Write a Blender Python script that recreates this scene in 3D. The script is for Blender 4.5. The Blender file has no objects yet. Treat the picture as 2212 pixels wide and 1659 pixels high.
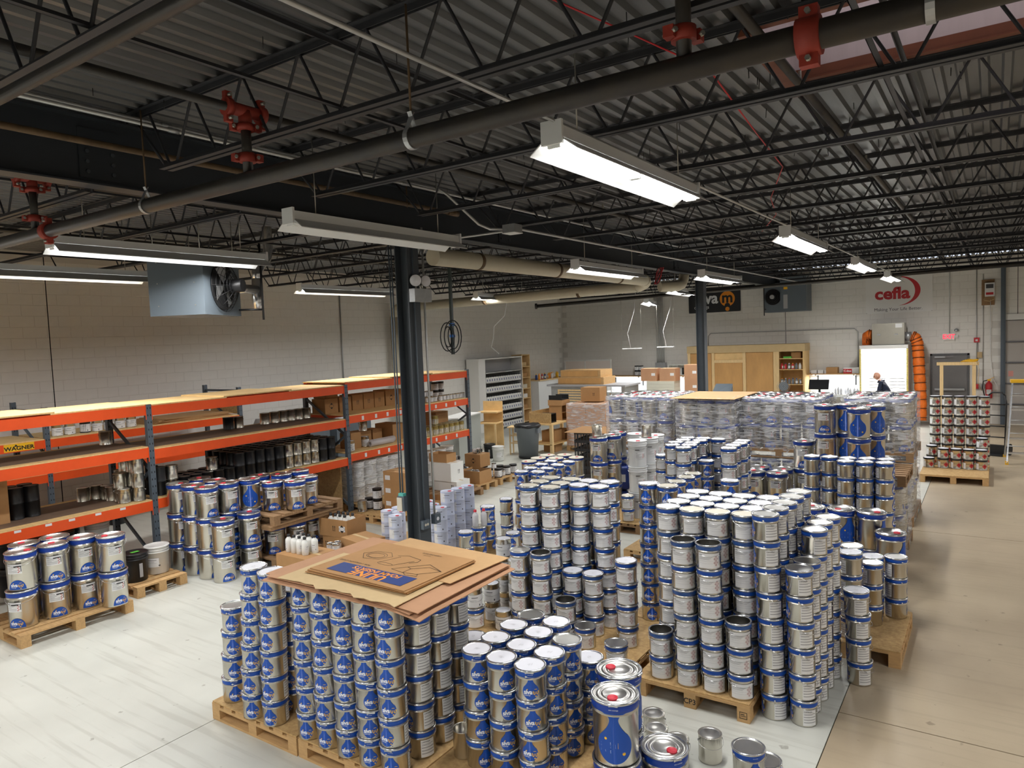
import bpy, bmesh, math, random
from mathutils import Vector, Matrix
random.seed(7)
C = bpy.context.scene.collection
SC = bpy.context.scene
PI = math.pi
H = 3.1          # eye height above the floor
# ------------------------------------------------------------------ camera
cam_d = bpy.data.cameras.new('camera')
cam = bpy.data.objects.new('camera', cam_d); C.objects.link(cam)
cam_d.sensor_fit = 'HORIZONTAL'; cam_d.sensor_width = 36.0
cam_d.lens = 1535.0 / 2212.0 * 36.0
cam_d.clip_start = 0.05; cam_d.clip_end = 200
RX = Vector((0.826996, 0.560835, -0.039259))     # camera right in the building's axes
RD = Vector((0.003479, -0.074935, -0.997182))    # camera down
RF = Vector((-0.562196, 0.82453, -0.063922))     # camera forward
m = Matrix((RX, -RD, -RF)).transposed().to_4x4()
m.translation = Vector((0, 0, H))
cam.matrix_world = m
SC.camera = cam
# ------------------------------------------------------------------ world and exposure
w = bpy.data.worlds.new('world'); SC.world = w; w.use_nodes = True
w.node_tree.nodes['Background'].inputs[0].default_value = (0.75, 0.82, 0.95, 1)
w.node_tree.nodes['Background'].inputs[1].default_value = 0.6
SC.view_settings.view_transform = 'Standard'
SC.view_settings.look = 'None'
SC.view_settings.exposure = 0.85
SC.view_settings.gamma = 1.0
SC.view_settings.use_curve_mapping = False
try:
    SC.cycles.max_bounces = 6; SC.cycles.diffuse_bounces = 4; SC.cycles.glossy_bounces = 3
    SC.cycles.transmission_bounces = 6; SC.cycles.transparent_max_bounces = 12
    SC.cycles.caustics_reflective = False; SC.cycles.caustics_refractive = False
    SC.cycles.sample_clamp_indirect = 6.0
    SC.cycles.use_denoising = True
except Exception:
    pass
LAMP_W = 46.0     # watts of light from one eight-foot strip
TUBE_E = 9.0      # glow of the tubes themselves
# ------------------------------------------------------------------ materials
MATS = {}
def mat(name, col, rough=0.6, metal=0.0, var=0.0, scale=8.0, bump=0.0, col2=None, spec=None, alpha=None, emit=None, stretch=None, wave=None, aniso=0.0):
    if name in MATS: return MATS[name]
    m = bpy.data.materials.new(name); m.use_nodes = True
    nt = m.node_tree; b = nt.nodes['Principled BSDF']; L = nt.links.new
    b.inputs['Base Color'].default_value = (*col, 1)
    b.inputs['Roughness'].default_value = rough
    b.inputs['Metallic'].default_value = metal
    if spec is not None: b.inputs['Specular IOR Level'].default_value = spec
    if aniso: b.inputs['Anisotropic'].default_value = aniso
    if alpha is not None: b.inputs['Alpha'].default_value = alpha
    if emit is not None:
        b.inputs['Emission Color'].default_value = (*emit[:3], 1); b.inputs['Emission Strength'].default_value = emit[3]
    if var or bump or col2:
        tc = nt.nodes.new('ShaderNodeTexCoord'); mp = nt.nodes.new('ShaderNodeMapping')
        L(tc.outputs['Object'], mp.inputs['Vector'])
        if stretch: mp.inputs['Scale'].default_value = stretch
        if wave:
            t = nt.nodes.new('ShaderNodeTexWave'); t.inputs['Scale'].default_value = wave[0]
            t.inputs['Distortion'].default_value = wave[1]; t.inputs['Detail'].default_value = 3
        else:
            t = nt.nodes.new('ShaderNodeTexNoise'); t.inputs['Scale'].default_value = scale
            t.inputs['Detail'].default_value = 6; t.inputs['Roughness'].default_value = 0.65
        L(mp.outputs['Vector'], t.inputs['Vector'])
        fac = t.outputs['Fac']
        if var or col2:
            r = nt.nodes.new('ShaderNodeValToRGB'); L(fac, r.inputs['Fac'])
            c2 = col2 or tuple(max(0, min(1, c * (1 + var))) for c in col)
            c1 = col if col2 else tuple(max(0, c * (1 - var)) for c in col)
            r.color_ramp.elements[0].position = 0.3; r.color_ramp.elements[1].position = 0.7
            r.color_ramp.elements[0].color = (*c1, 1); r.color_ramp.elements[1].color = (*c2, 1)
            L(r.outputs['Color'], b.inputs['Base Color'])
        if bump:
            bp = nt.nodes.new('ShaderNodeBump'); bp.inputs['Strength'].default_value = bump
            bp.inputs['Distance'].default_value = 0.01
            L(fac, bp.inputs['Height']); L(bp.outputs['Normal'], b.inputs['Normal'])
    MATS[name] = m
    return m
def M(n): return MATS[n]
def S(r, g, b):          # sRGB 0-255 to linear
    return tuple(((c / 255 + 0.055) / 1.055) ** 2.4 if c > 10 else c / 255 / 12.92 for c in (r, g, b))
mat('deck', S(118, 120, 122), 0.42, 0.75, 0.12, 3.0, stretch=(3, 0.25, 3))
mat('joist', S(52, 53, 57), 0.55, 0.2, 0.15, 4)
mat('beam', S(47, 52, 58), 0.5, 0.1, 0.08, 2)
mat('column', S(68, 74, 80), 0.5, 0.1, 0.08, 2)
mat('pipe_black', S(50, 49, 50), 0.42, 0.35, 0.2, 5, col2=S(66, 61, 54))
mat('pipe_rust', S(98, 78, 54), 0.7, 0.2, 0.3, 9)
mat('coupling_red', S(150, 52, 38), 0.6, 0.0, 0.2, 9)
mat('galv', S(178, 180, 182), 0.38, 0.7, 0.08, 12)
mat('galv_bright', S(205, 207, 210), 0.22, 0.95, 0.06, 9)
mat('conduit', S(190, 190, 188), 0.4, 0.6)
mat('bolt', S(170, 168, 160), 0.35, 0.8)
mat('pvc', S(200, 192, 170), 0.5, 0.0, 0.05, 3)
mat('rubber', S(28, 28, 30), 0.7)
mat('black', S(22, 22, 24), 0.45)
mat('white_enamel', S(226, 228, 228), 0.35)
mat('white_paint', S(225, 224, 220), 0.6)
mat('white_wire', S(235, 235, 235), 0.5)
mat('tube', (0.9, 0.9, 0.9), 0.3, emit=(1.0, 0.99, 0.96, TUBE_E))
mat('tube_off', S(222, 222, 220), 0.3)
mat('wall_block', S(232, 229, 223), 0.75, 0.0, 0.02, 6, bump=0.08)
mat('mortar', S(214, 210, 203), 0.85)
mat('orange_beam', S(232, 84, 30), 0.45, 0.0, 0.06, 3)
mat('upright', S(88, 98, 108), 0.5, 0.15, 0.06, 4)
mat('dark_hole', S(18, 18, 20), 0.9)
mat('ply', S(226, 190, 132), 0.7, 0.0, 0.12, 3.5, stretch=(1, 9, 1))
mat('ply_dark', S(112, 92, 76), 0.6, 0.0, 0.1, 4)
mat('osb', S(206, 172, 118), 0.75, 0.0, 0.25, 28, col2=S(168, 132, 84))
mat('wood', S(196, 158, 108), 0.75, 0.0, 0.18, 3, stretch=(2, 16, 16))
mat('wood_old', S(150, 118, 84), 0.8, 0.0, 0.25, 3, stretch=(2, 16, 16))
mat('wood_pine', S(226, 194, 142), 0.7, 0.0, 0.12, 3, stretch=(16, 16, 2))
mat('card', S(176, 134, 88), 0.85, 0.0, 0.06, 5)
mat('card_pale', S(196, 158, 112), 0.85, 0.0, 0.07, 4)
mat('card_pink', S(186, 142, 108), 0.85, 0.0, 0.06, 4)
mat('kraft', S(202, 176, 132), 0.85, 0.0, 0.06, 5)
mat('tin', S(208, 204, 194), 0.26, 1.0, 0.05, 2, aniso=0.4)
mat('tin_dull', S(186, 182, 170), 0.34, 1.0, 0.05, 3)
mat('tin_lid', S(205, 204, 200), 0.3, 1.0, 0.05, 6)
mat('tin_dark', S(120, 118, 112), 0.4, 1.0)
mat('blue', S(14, 76, 172), 0.38)
mat('blue_dark', S(18, 62, 158), 0.38)
mat('blue_film', S(48, 86, 150), 0.3, 0.0, 0.35, 40)
mat('white_print', S(240, 242, 245), 0.45)
mat('yellow', S(244, 190, 40), 0.45)
mat('label', S(226, 226, 226), 0.55)
mat('label_ink', S(70, 70, 74), 0.6)
mat('label_grey', S(168, 168, 170), 0.6)
mat('label_red', S(190, 92, 88), 0.6)
mat('lid_paper', S(226, 227, 234), 0.5)
mat('lid_beige', S(206, 200, 184), 0.55)
mat('cap_red', S(206, 44, 62), 0.4)
mat('white_plastic', S(232, 232, 228), 0.4)
mat('black_plastic', S(24, 25, 28), 0.38)
mat('grey_plastic', S(112, 118, 124), 0.55)
mat('jerry_blue', S(30, 56, 132), 0.42)
mat('ink_black', S(24, 24, 24), 0.6)
mat('ink_blue', S(40, 62, 124), 0.6)
mat('ink_orange', S(240, 150, 40), 0.5)
mat('ink_red', S(196, 44, 52), 0.5)
mat('sign_white', S(236, 234, 230), 0.55)
mat('sign_black', S(34, 36, 40), 0.55)
mat('heater_grey', S(98, 108, 116), 0.45, 0.2)
mat('door_grey', S(118, 116, 116), 0.5)
mat('door_panel', S(178, 172, 166), 0.6)
mat('orange_cloth', S(236, 116, 30), 0.6, 0.0, 0.15, 14)
mat('glow_panel', (0.95, 0.95, 0.98), 0.5, emit=(0.93, 0.95, 1.0, 3.0))
mat('skin', S(205, 152, 126), 0.55)
mat('navy_cloth', S(28, 36, 56), 0.85)
mat('green_dot', S(90, 190, 70), 0.5)
mat('silver_fiber', S(215, 216, 218), 0.35)
# ------------------------------------------------------------------ mesh building
class MB:
    def __init__(s): s.v = []; s.f = []; s.m = []; s.s = []
    def add(s, vs, fs, mi=0, sm=False):
        o = len(s.v); s.v += [tuple(v) for v in vs]
        for f in fs:
            s.f.append(tuple(i + o for i in f)); s.m.append(mi); s.s.append(sm)
        return s
    def box(s, x0, y0, z0, x1, y1, z1, mi=0):
        vs = [(x, y, z) for z in (z0, z1) for y in (y0, y1) for x in (x0, x1)]
        return s.add(vs, [(0, 2, 3, 1), (4, 5, 7, 6), (0, 1, 5, 4), (2, 6, 7, 3), (0, 4, 6, 2), (1, 3, 7, 5)], mi)
    def cbox(s, c, d, mi=0, rot=None):
        c = Vector(c); hx, hy, hz = d[0] / 2, d[1] / 2, d[2] / 2
        vs = []
        for z in (-hz, hz):
            for y in (-hy, hy):
                for x in (-hx, hx):
                    p = Vector((x, y, z))
                    if rot is not None: p = rot @ p
                    vs.append(c + p)
        return s.add(vs, [(0, 2, 3, 1), (4, 5, 7, 6), (0, 1, 5, 4), (2, 6, 7, 3), (0, 4, 6, 2), (1, 3, 7, 5)], mi)
    def beam(s, p, q, w, h, mi=0):
        p = Vector(p); q = Vector(q); d = q - p; L = d.length
        x = d.normalized(); up = Vector((0, 0, 1))
        if abs(x.z) > 0.95: up = Vector((0, 1, 0))
        y = up.cross(x).normalized(); z = x.cross(y)
        r = Matrix((x, y, z)).transposed()
        return s.cbox((p + q) / 2, (L, w, h), mi, r)
    def lathe(s, prof, n=20, c=(0, 0, 0), mi=0, sm=True, cap0=False, cap1=False):
        # prof: list of (r, z) or (r, z, material)
        o = len(s.v)
        for p in prof:
            for k in range(n):
                a = 2 * PI * k / n
                s.v.append((c[0] + p[0] * math.cos(a), c[1] + p[0] * math.sin(a), c[2] + p[1]))
        for i in range(len(prof) - 1):
            mm = prof[i + 1][2] if len(prof[i + 1]) > 2 else mi
            for k in range(n):
                k2 = (k + 1) % n
                s.f.append((o + i * n + k, o + i * n + k2, o + (i + 1) * n + k2, o + (i + 1) * n + k))
                s.m.append(mm); s.s.append(sm)
        if cap0: s.f.append(tuple(o + k for k in reversed(range(n)))); s.m.append(mi); s.s.append(False)
        if cap1: s.f.append(tuple(o + (len(prof) - 1) * n + k for k in range(n))); s.m.append(prof[-1][2] if len(prof[-1]) > 2 else mi); s.s.append(False)
        return s
    def tube(s, pts, r, n=8, mi=0, closed=False, caps=True):
        pts = [Vector(p) for p in pts]; o = len(s.v); N = len(pts)
        prev = None
        for i, p in enumerate(pts):
            if closed: t = pts[(i + 1) % N] - pts[i - 1]
            else: t = pts[min(i + 1, N - 1)] - pts[max(i - 1, 0)]
            t.normalize()
            if prev is None:
                a = Vector((0, 0, 1)) if abs(t.z) < 0.9 else Vector((1, 0, 0))
                u = t.cross(a).normalized()
            else:
                u = (prev - t * prev.dot(t)).normalized()
            prev = u; v = t.cross(u)
            rr = r[i] if isinstance(r, (list, tuple)) else r
            for k in range(n):
                a = 2 * PI * k / n
                s.v.append(tuple(p + (u * math.cos(a) + v * math.sin(a)) * rr))
        M_ = N if closed else N - 1
        for i in range(M_):
            j = (i + 1) % N
            for k in range(n):
                k2 = (k + 1) % n
                s.f.append((o + i * n + k, o + i * n + k2, o + j * n + k2, o + j * n + k)); s.m.append(mi); s.s.append(True)
        if caps and not closed:
            s.f.append(tuple(o + k for k in reversed(range(n)))); s.m.append(mi); s.s.append(False)
            s.f.append(tuple(o + (N - 1) * n + k for k in range(n))); s.m.append(mi); s.s.append(False)
        return s
    def cyl(s, p, q, r, n=12, mi=0, caps=True): return s.tube([p, q], r, n, mi, caps=caps)
    def poly(s, pts2, plane, t0, t1, mi=0):
        # extruded polygon; plane gives (origin, u axis, v axis, normal)
        o, u, v, nn = [Vector(a) for a in plane]; N = len(pts2)
        vs = [o + u * a + v * b + nn * t0 for a, b in pts2] + [o + u * a + v * b + nn * t1 for a, b in pts2]
        fs = [tuple(reversed(range(N))), tuple(range(N, 2 * N))] + [(i, (i + 1) % N, N + (i + 1) % N, N + i) for i in range(N)]
        return s.add(vs, fs, mi)
    def mesh(s, name, mats):
        me = bpy.data.meshes.new(name); me.from_pydata(s.v, [], s.f)
        for mm in mats: me.materials.append(M(mm) if isinstance(mm, str) else mm)
        me.polygons.foreach_set('material_index', s.m)
        me.polygons.foreach_set('use_smooth', s.s)
        me.update()
        return me
def obj(name, mesh, mats=None, parent=None, loc=None, rz=0.0, rot=None):
    if isinstance(mesh, MB): mesh = mesh.mesh(name, mats if isinstance(mats, (list, tuple)) else [mats])
    o = bpy.data.objects.new(name, mesh); C.objects.link(o)
    if parent is not None: o.parent = parent
    if loc is not None: o.location = loc
    if rot is not None: o.rotation_euler = rot
    elif rz: o.rotation_euler = (0, 0, rz)
    return o
def tag(o, label=None, cat=None, group=None, kind=None):
    if label: o['label'] = label
    if cat: o['category'] = cat
    if group: o['group'] = group
    if kind: o['kind'] = kind
    return o
def thing(name, label, cat, loc=(0, 0, 0), rz=0.0, group=None, rot=None):
    o = bpy.data.objects.new(name, None); C.objects.link(o); o.empty_display_size = 0.05
    o.location = loc; o.rotation_euler = rot if rot else (0, 0, rz)
    return tag(o, label, cat, group)
def struct(name, mb, mats, parent=None, loc=None):
    return tag(obj(name, mb, mats, parent, loc), kind='structure')
def tree(root, loc=None, rz=None, label=None, group=None, parent=None):
    r = root.copy(); C.objects.link(r)
    if parent is not None: r.parent = parent
    if loc is not None: r.location = loc
    if rz is not None: r.rotation_euler = (0, 0, rz)
    if label: r['label'] = label
    if group: r['group'] = group
    for ch in root.children: tree(ch, parent=r)
    return r
ORD = ['first', 'second', 'third', 'fourth', 'fifth', 'sixth', 'seventh', 'eighth', 'ninth', 'tenth', 'eleventh', 'twelfth', 'thirteenth', 'fourteenth', 'fifteenth', 'sixteenth', 'seventeenth', 'eighteenth']
# ------------------------------------------------------------------ flat lettering as mesh
_tx = {}
def text_mesh(txt, size, font=None, bold=0.0, align='CENTER', space=1.0):
    cu = bpy.data.curves.new('lettering', 'FONT'); cu.body = txt; cu.size = size; cu.align_x = align; cu.align_y = 'CENTER'
    cu.offset = bold; cu.space_character = space; cu.resolution_u = 3
    o = bpy.data.objects.new('lettering', cu); C.objects.link(o)
    dg = bpy.context.evaluated_depsgraph_get(); dg.update()
    me = bpy.data.meshes.new_from_object(o.evaluated_get(dg))
    bpy.data.objects.remove(o); bpy.data.curves.remove(cu)
    return me
def text_into(mb, txt, size, plane, mi=0, bold=0.0, sx=1.0, align='CENTER', space=1.0, rot=0.0):
    # lettering laid on a plane (origin, u, v)
    me = text_mesh(txt, size, bold=bold, align=align, space=space)
    o, u, v = [Vector(a) for a in plane]
    c, s_ = math.cos(rot), math.sin(rot)
    vs = [o + u * ((p.co.x * sx) * c - p.co.y * s_) + v * ((p.co.x * sx) * s_ + p.co.y * c) for p in me.vertices]
    mb.add(vs, [tuple(p.vertices) for p in me.polygons], mi)
    bpy.data.meshes.remove(me)
# ================================================================== the shell
XL, XR, YF, YB, ZD = -14.7, 5.6, 25.4, -5.0, 5.05     # left wall, right wall, far wall, wall behind, underside of the deck
XJ = -1.035                                            # joint between painted and bare floor
# floor: the painted bay and the bare concrete aisle, saw-cut joints as gaps
def floor_mat(name, col, col2, rough, scratch):
    m = bpy.data.materials.new(name); m.use_nodes = True; nt = m.node_tree; b = nt.nodes['Principled BSDF']; L = nt.links.new
    tc = nt.nodes.new('ShaderNodeTexCoord')
    def noise(scale, detail, stretch=(1, 1, 1), rot=0):
        mp = nt.nodes.new('ShaderNodeMapping'); mp.inputs['Scale'].default_value = stretch; mp.inputs['Rotation'].default_value = (0, 0, rot)
        L(tc.outputs['Object'], mp.inputs['Vector'])
        n = nt.nodes.new('ShaderNodeTexNoise'); n.inputs['Scale'].default_value = scale; n.inputs['Detail'].default_value = detail
        L(mp.outputs['Vector'], n.inputs['Vector']); return n.outputs['Fac']
    def ramp(f, a, c, p0=0.35, p1=0.65):
        r = nt.nodes.new('ShaderNodeValToRGB'); r.color_ramp.elements[0].position = p0; r.color_ramp.elements[1].position = p1
        r.color_ramp.elements[0].color = (*a, 1); r.color_ramp.elements[1].color = (*c, 1); L(f, r.inputs['Fac']); return r.outputs['Color']
    def mul(a, c, f=1.0):
        x = nt.nodes.new('ShaderNodeMix'); x.data_type = 'RGBA'; x.blend_type = 'MULTIPLY'; x.inputs['Factor'].default_value = f
        L(a, x.inputs['A']); L(c, x.inputs['B']); return x.outputs['Result']
    base = ramp(noise(0.9, 6), col, col2)
    marks = ramp(noise(2.2, 8, (0.35, 7, 1), 0.15), (0.78, 0.77, 0.75), (1, 1, 1), 0.36, 0.47)
    spots = ramp(noise(9, 3), (0.55, 0.53, 0.5), (1, 1, 1), 0.27, 0.31)
    c = mul(mul(base, marks, scratch), spots, 0.8)
    L(c, b.inputs['Base Color'])
    rr = nt.nodes.new('ShaderNodeMapRange'); L(noise(1.7, 5), rr.inputs['Value']); rr.inputs['To Min'].default_value = rough - 0.08; rr.inputs['To Max'].default_value = rough + 0.12
    L(rr.outputs['Result'], b.inputs['Roughness'])
    MATS[name] = m
floor_mat('floor_painted', S(206, 207, 198), S(194, 195, 186), 0.34, 0.55)
floor_mat('floor_bare', S(182, 166, 140), S(166, 150, 126), 0.4, 0.3)
mat('joint', S(70, 62, 52), 0.9)
mb = MB(); mb.box(XL - 0.3, YB - 0.3, -0.2, XR + 0.3, YF + 0.3, -0.012, 0); struct('floor', mb, ['joint'])
g = 0.006
slabs = MB()
ycuts = [YB, 0.0, 5.99, 11.98, 17.97, YF]
for i in range(len(ycuts) - 1):
    struct('floor', MB().box(XJ + g, ycuts[i] + g, -0.012, XR, ycuts[i + 1] - g, 0.0), ['floor_bare'])
xcuts = [XL, -9.9, -5.42, XJ]
for i in range(3):
    for j in range(len(ycuts) - 1):
        g2 = g if i < 2 else 0.002
        struct('floor', MB().box(xcuts[i] + g2, ycuts[j] + (g2 if i == 1 else 0.0), -0.012, xcuts[i + 1] - g2, ycuts[j + 1] - (g2 if i == 1 else 0.0), 0.0), ['floor_painted'])
# block walls: a mortar face with every block standing proud of it; nearest blocks are pieces of their own
BH, BL = 0.2032, 0.4064
def block_mesh():
    b = MB(); e = 0.006; d = 0.0025
    x0, x1, z0, z1 = 0.0035, BL - 0.0035, 0.0035, BH - 0.0035
    vs = [(x0, 0, z0), (x1, 0, z0), (x1, 0, z1), (x0, 0, z1), (x0 + e, -d, z0 + e), (x1 - e, -d, z0 + e), (x1 - e, -d, z1 - e), (x0 + e, -d, z1 - e)]
    b.add(vs, [(4, 5, 6, 7), (0, 1, 5, 4), (1, 2, 6, 5), (2, 3, 7, 6), (3, 0, 4, 7)])
    return b
BM = block_mesh(); BME = BM.mesh('block', ['wall_block'])
def block_wall(name, org, u, length, height, near, skip=lambda a, z: False, ndir=None):
    # org: corner; u: unit direction along the wall; blocks face the room on the right-hand normal
    org = Vector(org); u = Vector(u); n = Vector((u.y, -u.x, 0))
    w_ = struct(name, MB().add([org, org + u * length, org + u * length + Vector((0, 0, height)), org + Vector((0, 0, height)),
                               org - n * 0.2, org + u * length - n * 0.2, org + u * length - n * 0.2 + Vector((0, 0, height)), org - n * 0.2 + Vector((0, 0, height))],
                              [(0, 1, 2, 3), (4, 7, 6, 5), (0, 4, 5, 1), (3, 2, 6, 7), (0, 3, 7, 4), (1, 5, 6, 2)]), ['mortar'])
    cells = []
    for r in range(int(height / BH)):
        off = 0 if r % 2 == 0 else -BL / 2
        k = 0
        while off + k * BL < length - 0.1:
            a = off + k * BL; k += 1
            if a < -0.01 or a + BL > length + 0.01 or skip(a + BL / 2, r * BH + BH / 2): continue
            cells.append((near(a, r * BH), a, r * BH))
    cells.sort()
    rzv = math.atan2(u.y, u.x)
    rest = MB()
    for i, (_, a, z) in enumerate(cells):
        p = org + u * a + Vector((0, 0, z))
        if i < 290:
            obj('block', BME, None, w_, p, rzv)
        else:
            rest.add([p + u * v[0] + n * -v[1] + Vector((0, 0, v[2])) for v in BM.v], BM.f)
    if rest.v: tag(obj('block_field', rest, ['wall_block'], w_), kind='stuff')
    return w_
block_wall('wall_left', (XL, YB, 0), (0, 1, 0), YF - YB, ZD, lambda a, z: abs(a + YB - 7.0) + abs(z - 3.0) * 1.3 + (9 if z < 1.8 or a + YB < 3.4 else 0) + (30 if a + YB < 3 else 0),
           skip=lambda a, z: abs(a + YB - 6.2) < 0.0)
# far wall with the exit door and the overhead door cut in
DX0, DX1, DZ = -1.66, -0.64, 2.12
OX0, OX1, OZ = 0.22, 3.9, 3.07
def far_skip(a, z):
    x = XL + a
    return (DX0 - BL / 2 < x < DX1 + BL / 2 and z < DZ) or (OX0 - BL / 2 < x < OX1 + BL / 2 and z < OZ + 0.05)
block_wall('wall_far', (XL, YF, 0), (1, 0, 0), XR - XL, ZD, lambda a, z: abs(XL + a + 5.0) * 0.7 + abs(z - 3.4), skip=far_skip)
mat('wall_plain', S(226, 223, 216), 0.8)
struct('wall_right', MB().box(XR, YB, 0, XR + 0.2, YF, ZD), ['wall_plain'])
struct('wall_back', MB().box(XL, YB - 0.2, 0, XR, YB, ZD), ['wall_plain'])
# open control joint down the left wall
struct('trim_1', MB().box(XL + 0.0, 6.195, 0, XL + 0.004, 6.212, ZD), ['dark_hole'])
struct('trim_2', MB().box(-5.93, YF - 0.004, 2.2, -5.915, YF, ZD), ['dark_hole'])
struct('trim_3', MB().box(0.53, YF - 0.004, 3.2, 0.545, YF, ZD), ['dark_hole'])
# ------------------------------------------------------------------ roof deck, profile repeated across the building, flutes running away
SKX0, SKX1, SKY0, SKY1 = -1.32, 1.5, 4.86, 6.1
def deck_strip(x0, x1, y0, y1):
    b = MB(); pts = []; P = 0.1524; n = int(round((x1 - x0) / P))
    for i in range(n):
        xx = x0 + i * P
        pts += [(xx, 0.0), (xx + 0.045, 0.0), (xx + 0.062, 0.038), (xx + 0.135, 0.038)]
    pts.append((x0 + n * P, 0.0))
    vs = [(x, y0, ZD + z) for x, z in pts] + [(x, y1, ZD + z) for x, z in pts]
    N = len(pts)
    b.add(vs, [(i, N + i, N + i + 1, i + 1) for i in range(N - 1)])
    return b
ceil = struct('ceiling', deck_strip(XL, SKX0 - 0.005, YB, YF), ['deck'])
P = 0.1524; nsk = int((SKX1 - SKX0) / P) + 1
SKX1 = SKX0 + nsk * P
struct('ceiling', deck_strip(SKX0, SKX1, YB, SKY0), ['deck'])
struct('ceiling', deck_strip(SKX0, SKX1, SKY1, YF), ['deck'])
struct('ceiling', deck_strip(SKX1, XR, YB, YF), ['deck'])
struct('roof', MB().box(XL - 0.2, YB - 0.2, ZD + 0.06, SKX0 - 0.1, YF + 0.2, ZD + 0.12).box(SKX1 + 0.1, YB - 0.2, ZD + 0.06, XR + 0.2, YF + 0.2, ZD + 0.12)
       .box(SKX0 - 0.1, YB - 0.2, ZD + 0.06, SKX1 + 0.1, SKY0 - 0.1, ZD + 0.12).box(SKX0 - 0.1, SKY1 + 0.1, ZD + 0.06, SKX1 + 0.1, YF + 0.2, ZD + 0.12), ['beam'])
# roof opening with metal curb, red-lead angle frame and a closed opaque cover, its glow added in place of daylight
mat('curb', S(196, 184, 188), 0.45, 0.35, 0.05, 3, stretch=(4, 4, 0.3))
mat('red_lead', S(112, 62, 40), 0.6, 0.1, 0.15, 6)
mat('glow_dome', S(214, 206, 208), 0.4, emit=(0.9, 0.85, 0.88, 0.35))
sk = thing('roof_hatch', 'open roof curb of pale metal framed in rusty red angle iron', 'roof hatch', (0, 0, 0))
cz = ZD + 0.045
obj('curb', MB().box(SKX0 - 0.03, SKY1, cz, SKX1 + 0.03, SKY1 + 0.03, cz + 0.6).box(SKX0 - 0.03, SKY0 - 0.03, cz, SKX1 + 0.03, SKY0, cz + 0.6)
    .box(SKX0 - 0.03, SKY0, cz, SKX0, SKY1, cz + 0.6).box(SKX1, SKY0, cz, SKX1 + 0.03, SKY1, cz + 0.6), ['curb'], sk)
obj('glow_dome', MB().box(SKX0 - 0.03, SKY0 - 0.03, cz + 0.6, SKX1 + 0.03, SKY1 + 0.03, cz + 0.63), ['glow_dome'], sk)
for (a, b_) in (((SKX0, SKY1), (SKX1, SKY1)), ((SKX0, SKY0), (SKX1, SKY0))):
    obj('angle_frame', MB().box(a[0], a[1] - 0.03, ZD - 0.012, b_[0], a[1] + 0.03, ZD - 0.001).box(a[0], a[1] - 0.006, ZD - 0.001, b_[0], a[1] + 0.004, ZD + 0.08), ['red_lead'], sk)
for x in (SKX0, SKX1):
    obj('header', MB().box(x - 0.05, 4.72, ZD - 0.09, x + 0.05, 6.22, ZD - 0.013), ['red_lead'], sk)
# ================================================================== steel overhead
XB = -6.0; BZ0, BZ1 = 4.45, 4.985
bm_ = thing('main_beam', 'deep dark steel girder running the length of the hall over the columns', 'beam', (XB, 0, 0))
obj('web', MB().box(-0.006, YB, BZ0 + 0.013, 0.006, YF, BZ1 - 0.013), ['beam'], bm_)
obj('bottom_flange', MB().box(-0.09, YB, BZ0, 0.09, YF, BZ0 + 0.013), ['beam'], bm_)
obj('top_flange', MB().box(-0.09, YB, BZ1 - 0.013, 0.09, YF, BZ1), ['beam'], bm_)
for ys in (8.75, 15.6, 3.0):
    obj('splice_plate', MB().box(0.006, ys - 0.16, BZ0 + 0.06, 0.016, ys + 0.16, BZ1 - 0.08), ['beam'], bm_)
    for k in range(4):
        for dy in (-0.1, 0.1):
            obj('bolt_head', MB().cyl((0.016, ys + dy, 4.56 + k * 0.08), (0.03, ys + dy, 4.56 + k * 0.08), 0.016, 6), ['column'], bm_)
def column(y, label):
    c = thing('steel_column', label, 'column', (XB, y, 0))
    w, t = 0.205, 0.012
    obj('shaft', MB().box(-w / 2, -w / 2, 0.02, -w / 2 + t, w / 2, BZ0).box(w / 2 - t, -w / 2, 0.02, w / 2, w / 2, BZ0).box(-w / 2 + t, -0.005, 0.02, w / 2 - t, 0.005, BZ0), ['column'], c)
    obj('base_plate', MB().box(-0.17, -0.17, 0, 0.17, 0.17, 0.02), ['column'], c)
    obj('cap_plate', MB().box(-0.14, -0.16, BZ0 - 0.02, 0.14, 0.16, BZ0 - 0.0005), ['column'], c)
    return c
col1 = column(6.6, 'dark grey steel column with outlet boxes standing beside the white cans')
col2 = column(17.2, 'dark grey steel column standing behind the wrapped pallets near the plywood cabinet')
# ------------------------------------------------------------------ bar joists
JZ0, JZ1 = 4.53, ZD - 0.002
def chord(x0, x1, z0, z1):
    g_, t, leg = 0.012, 0.006, 0.045
    b = MB()
    for sgn in (-1, 1):
        ya, yb = (g_, g_ + t) if sgn > 0 else (-g_ - t, -g_)
        b.box(x0, ya, z0, x1, yb, z1)
        yc, yd = (g_ + t, g_ + leg) if sgn > 0 else (-g_ - leg, -g_ - t)
        if z0 < 4.7: b.box(x0, yc, z0, x1, yd, z0 + t)
        else: b.box(x0, yc, z1 - t, x1, yd, z1)
    return b
ROD = 0.305
def rod_mesh(s):
    return MB().cyl((0, 0, JZ0 + 0.025), (s * ROD * 0.86, 0, JZ1 - 0.025), 0.0105, 7, caps=False).mesh('web_rod', ['joist'])
ROD_R, ROD_L = rod_mesh(1), rod_mesh(-1)
chord_meshes = {}
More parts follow.
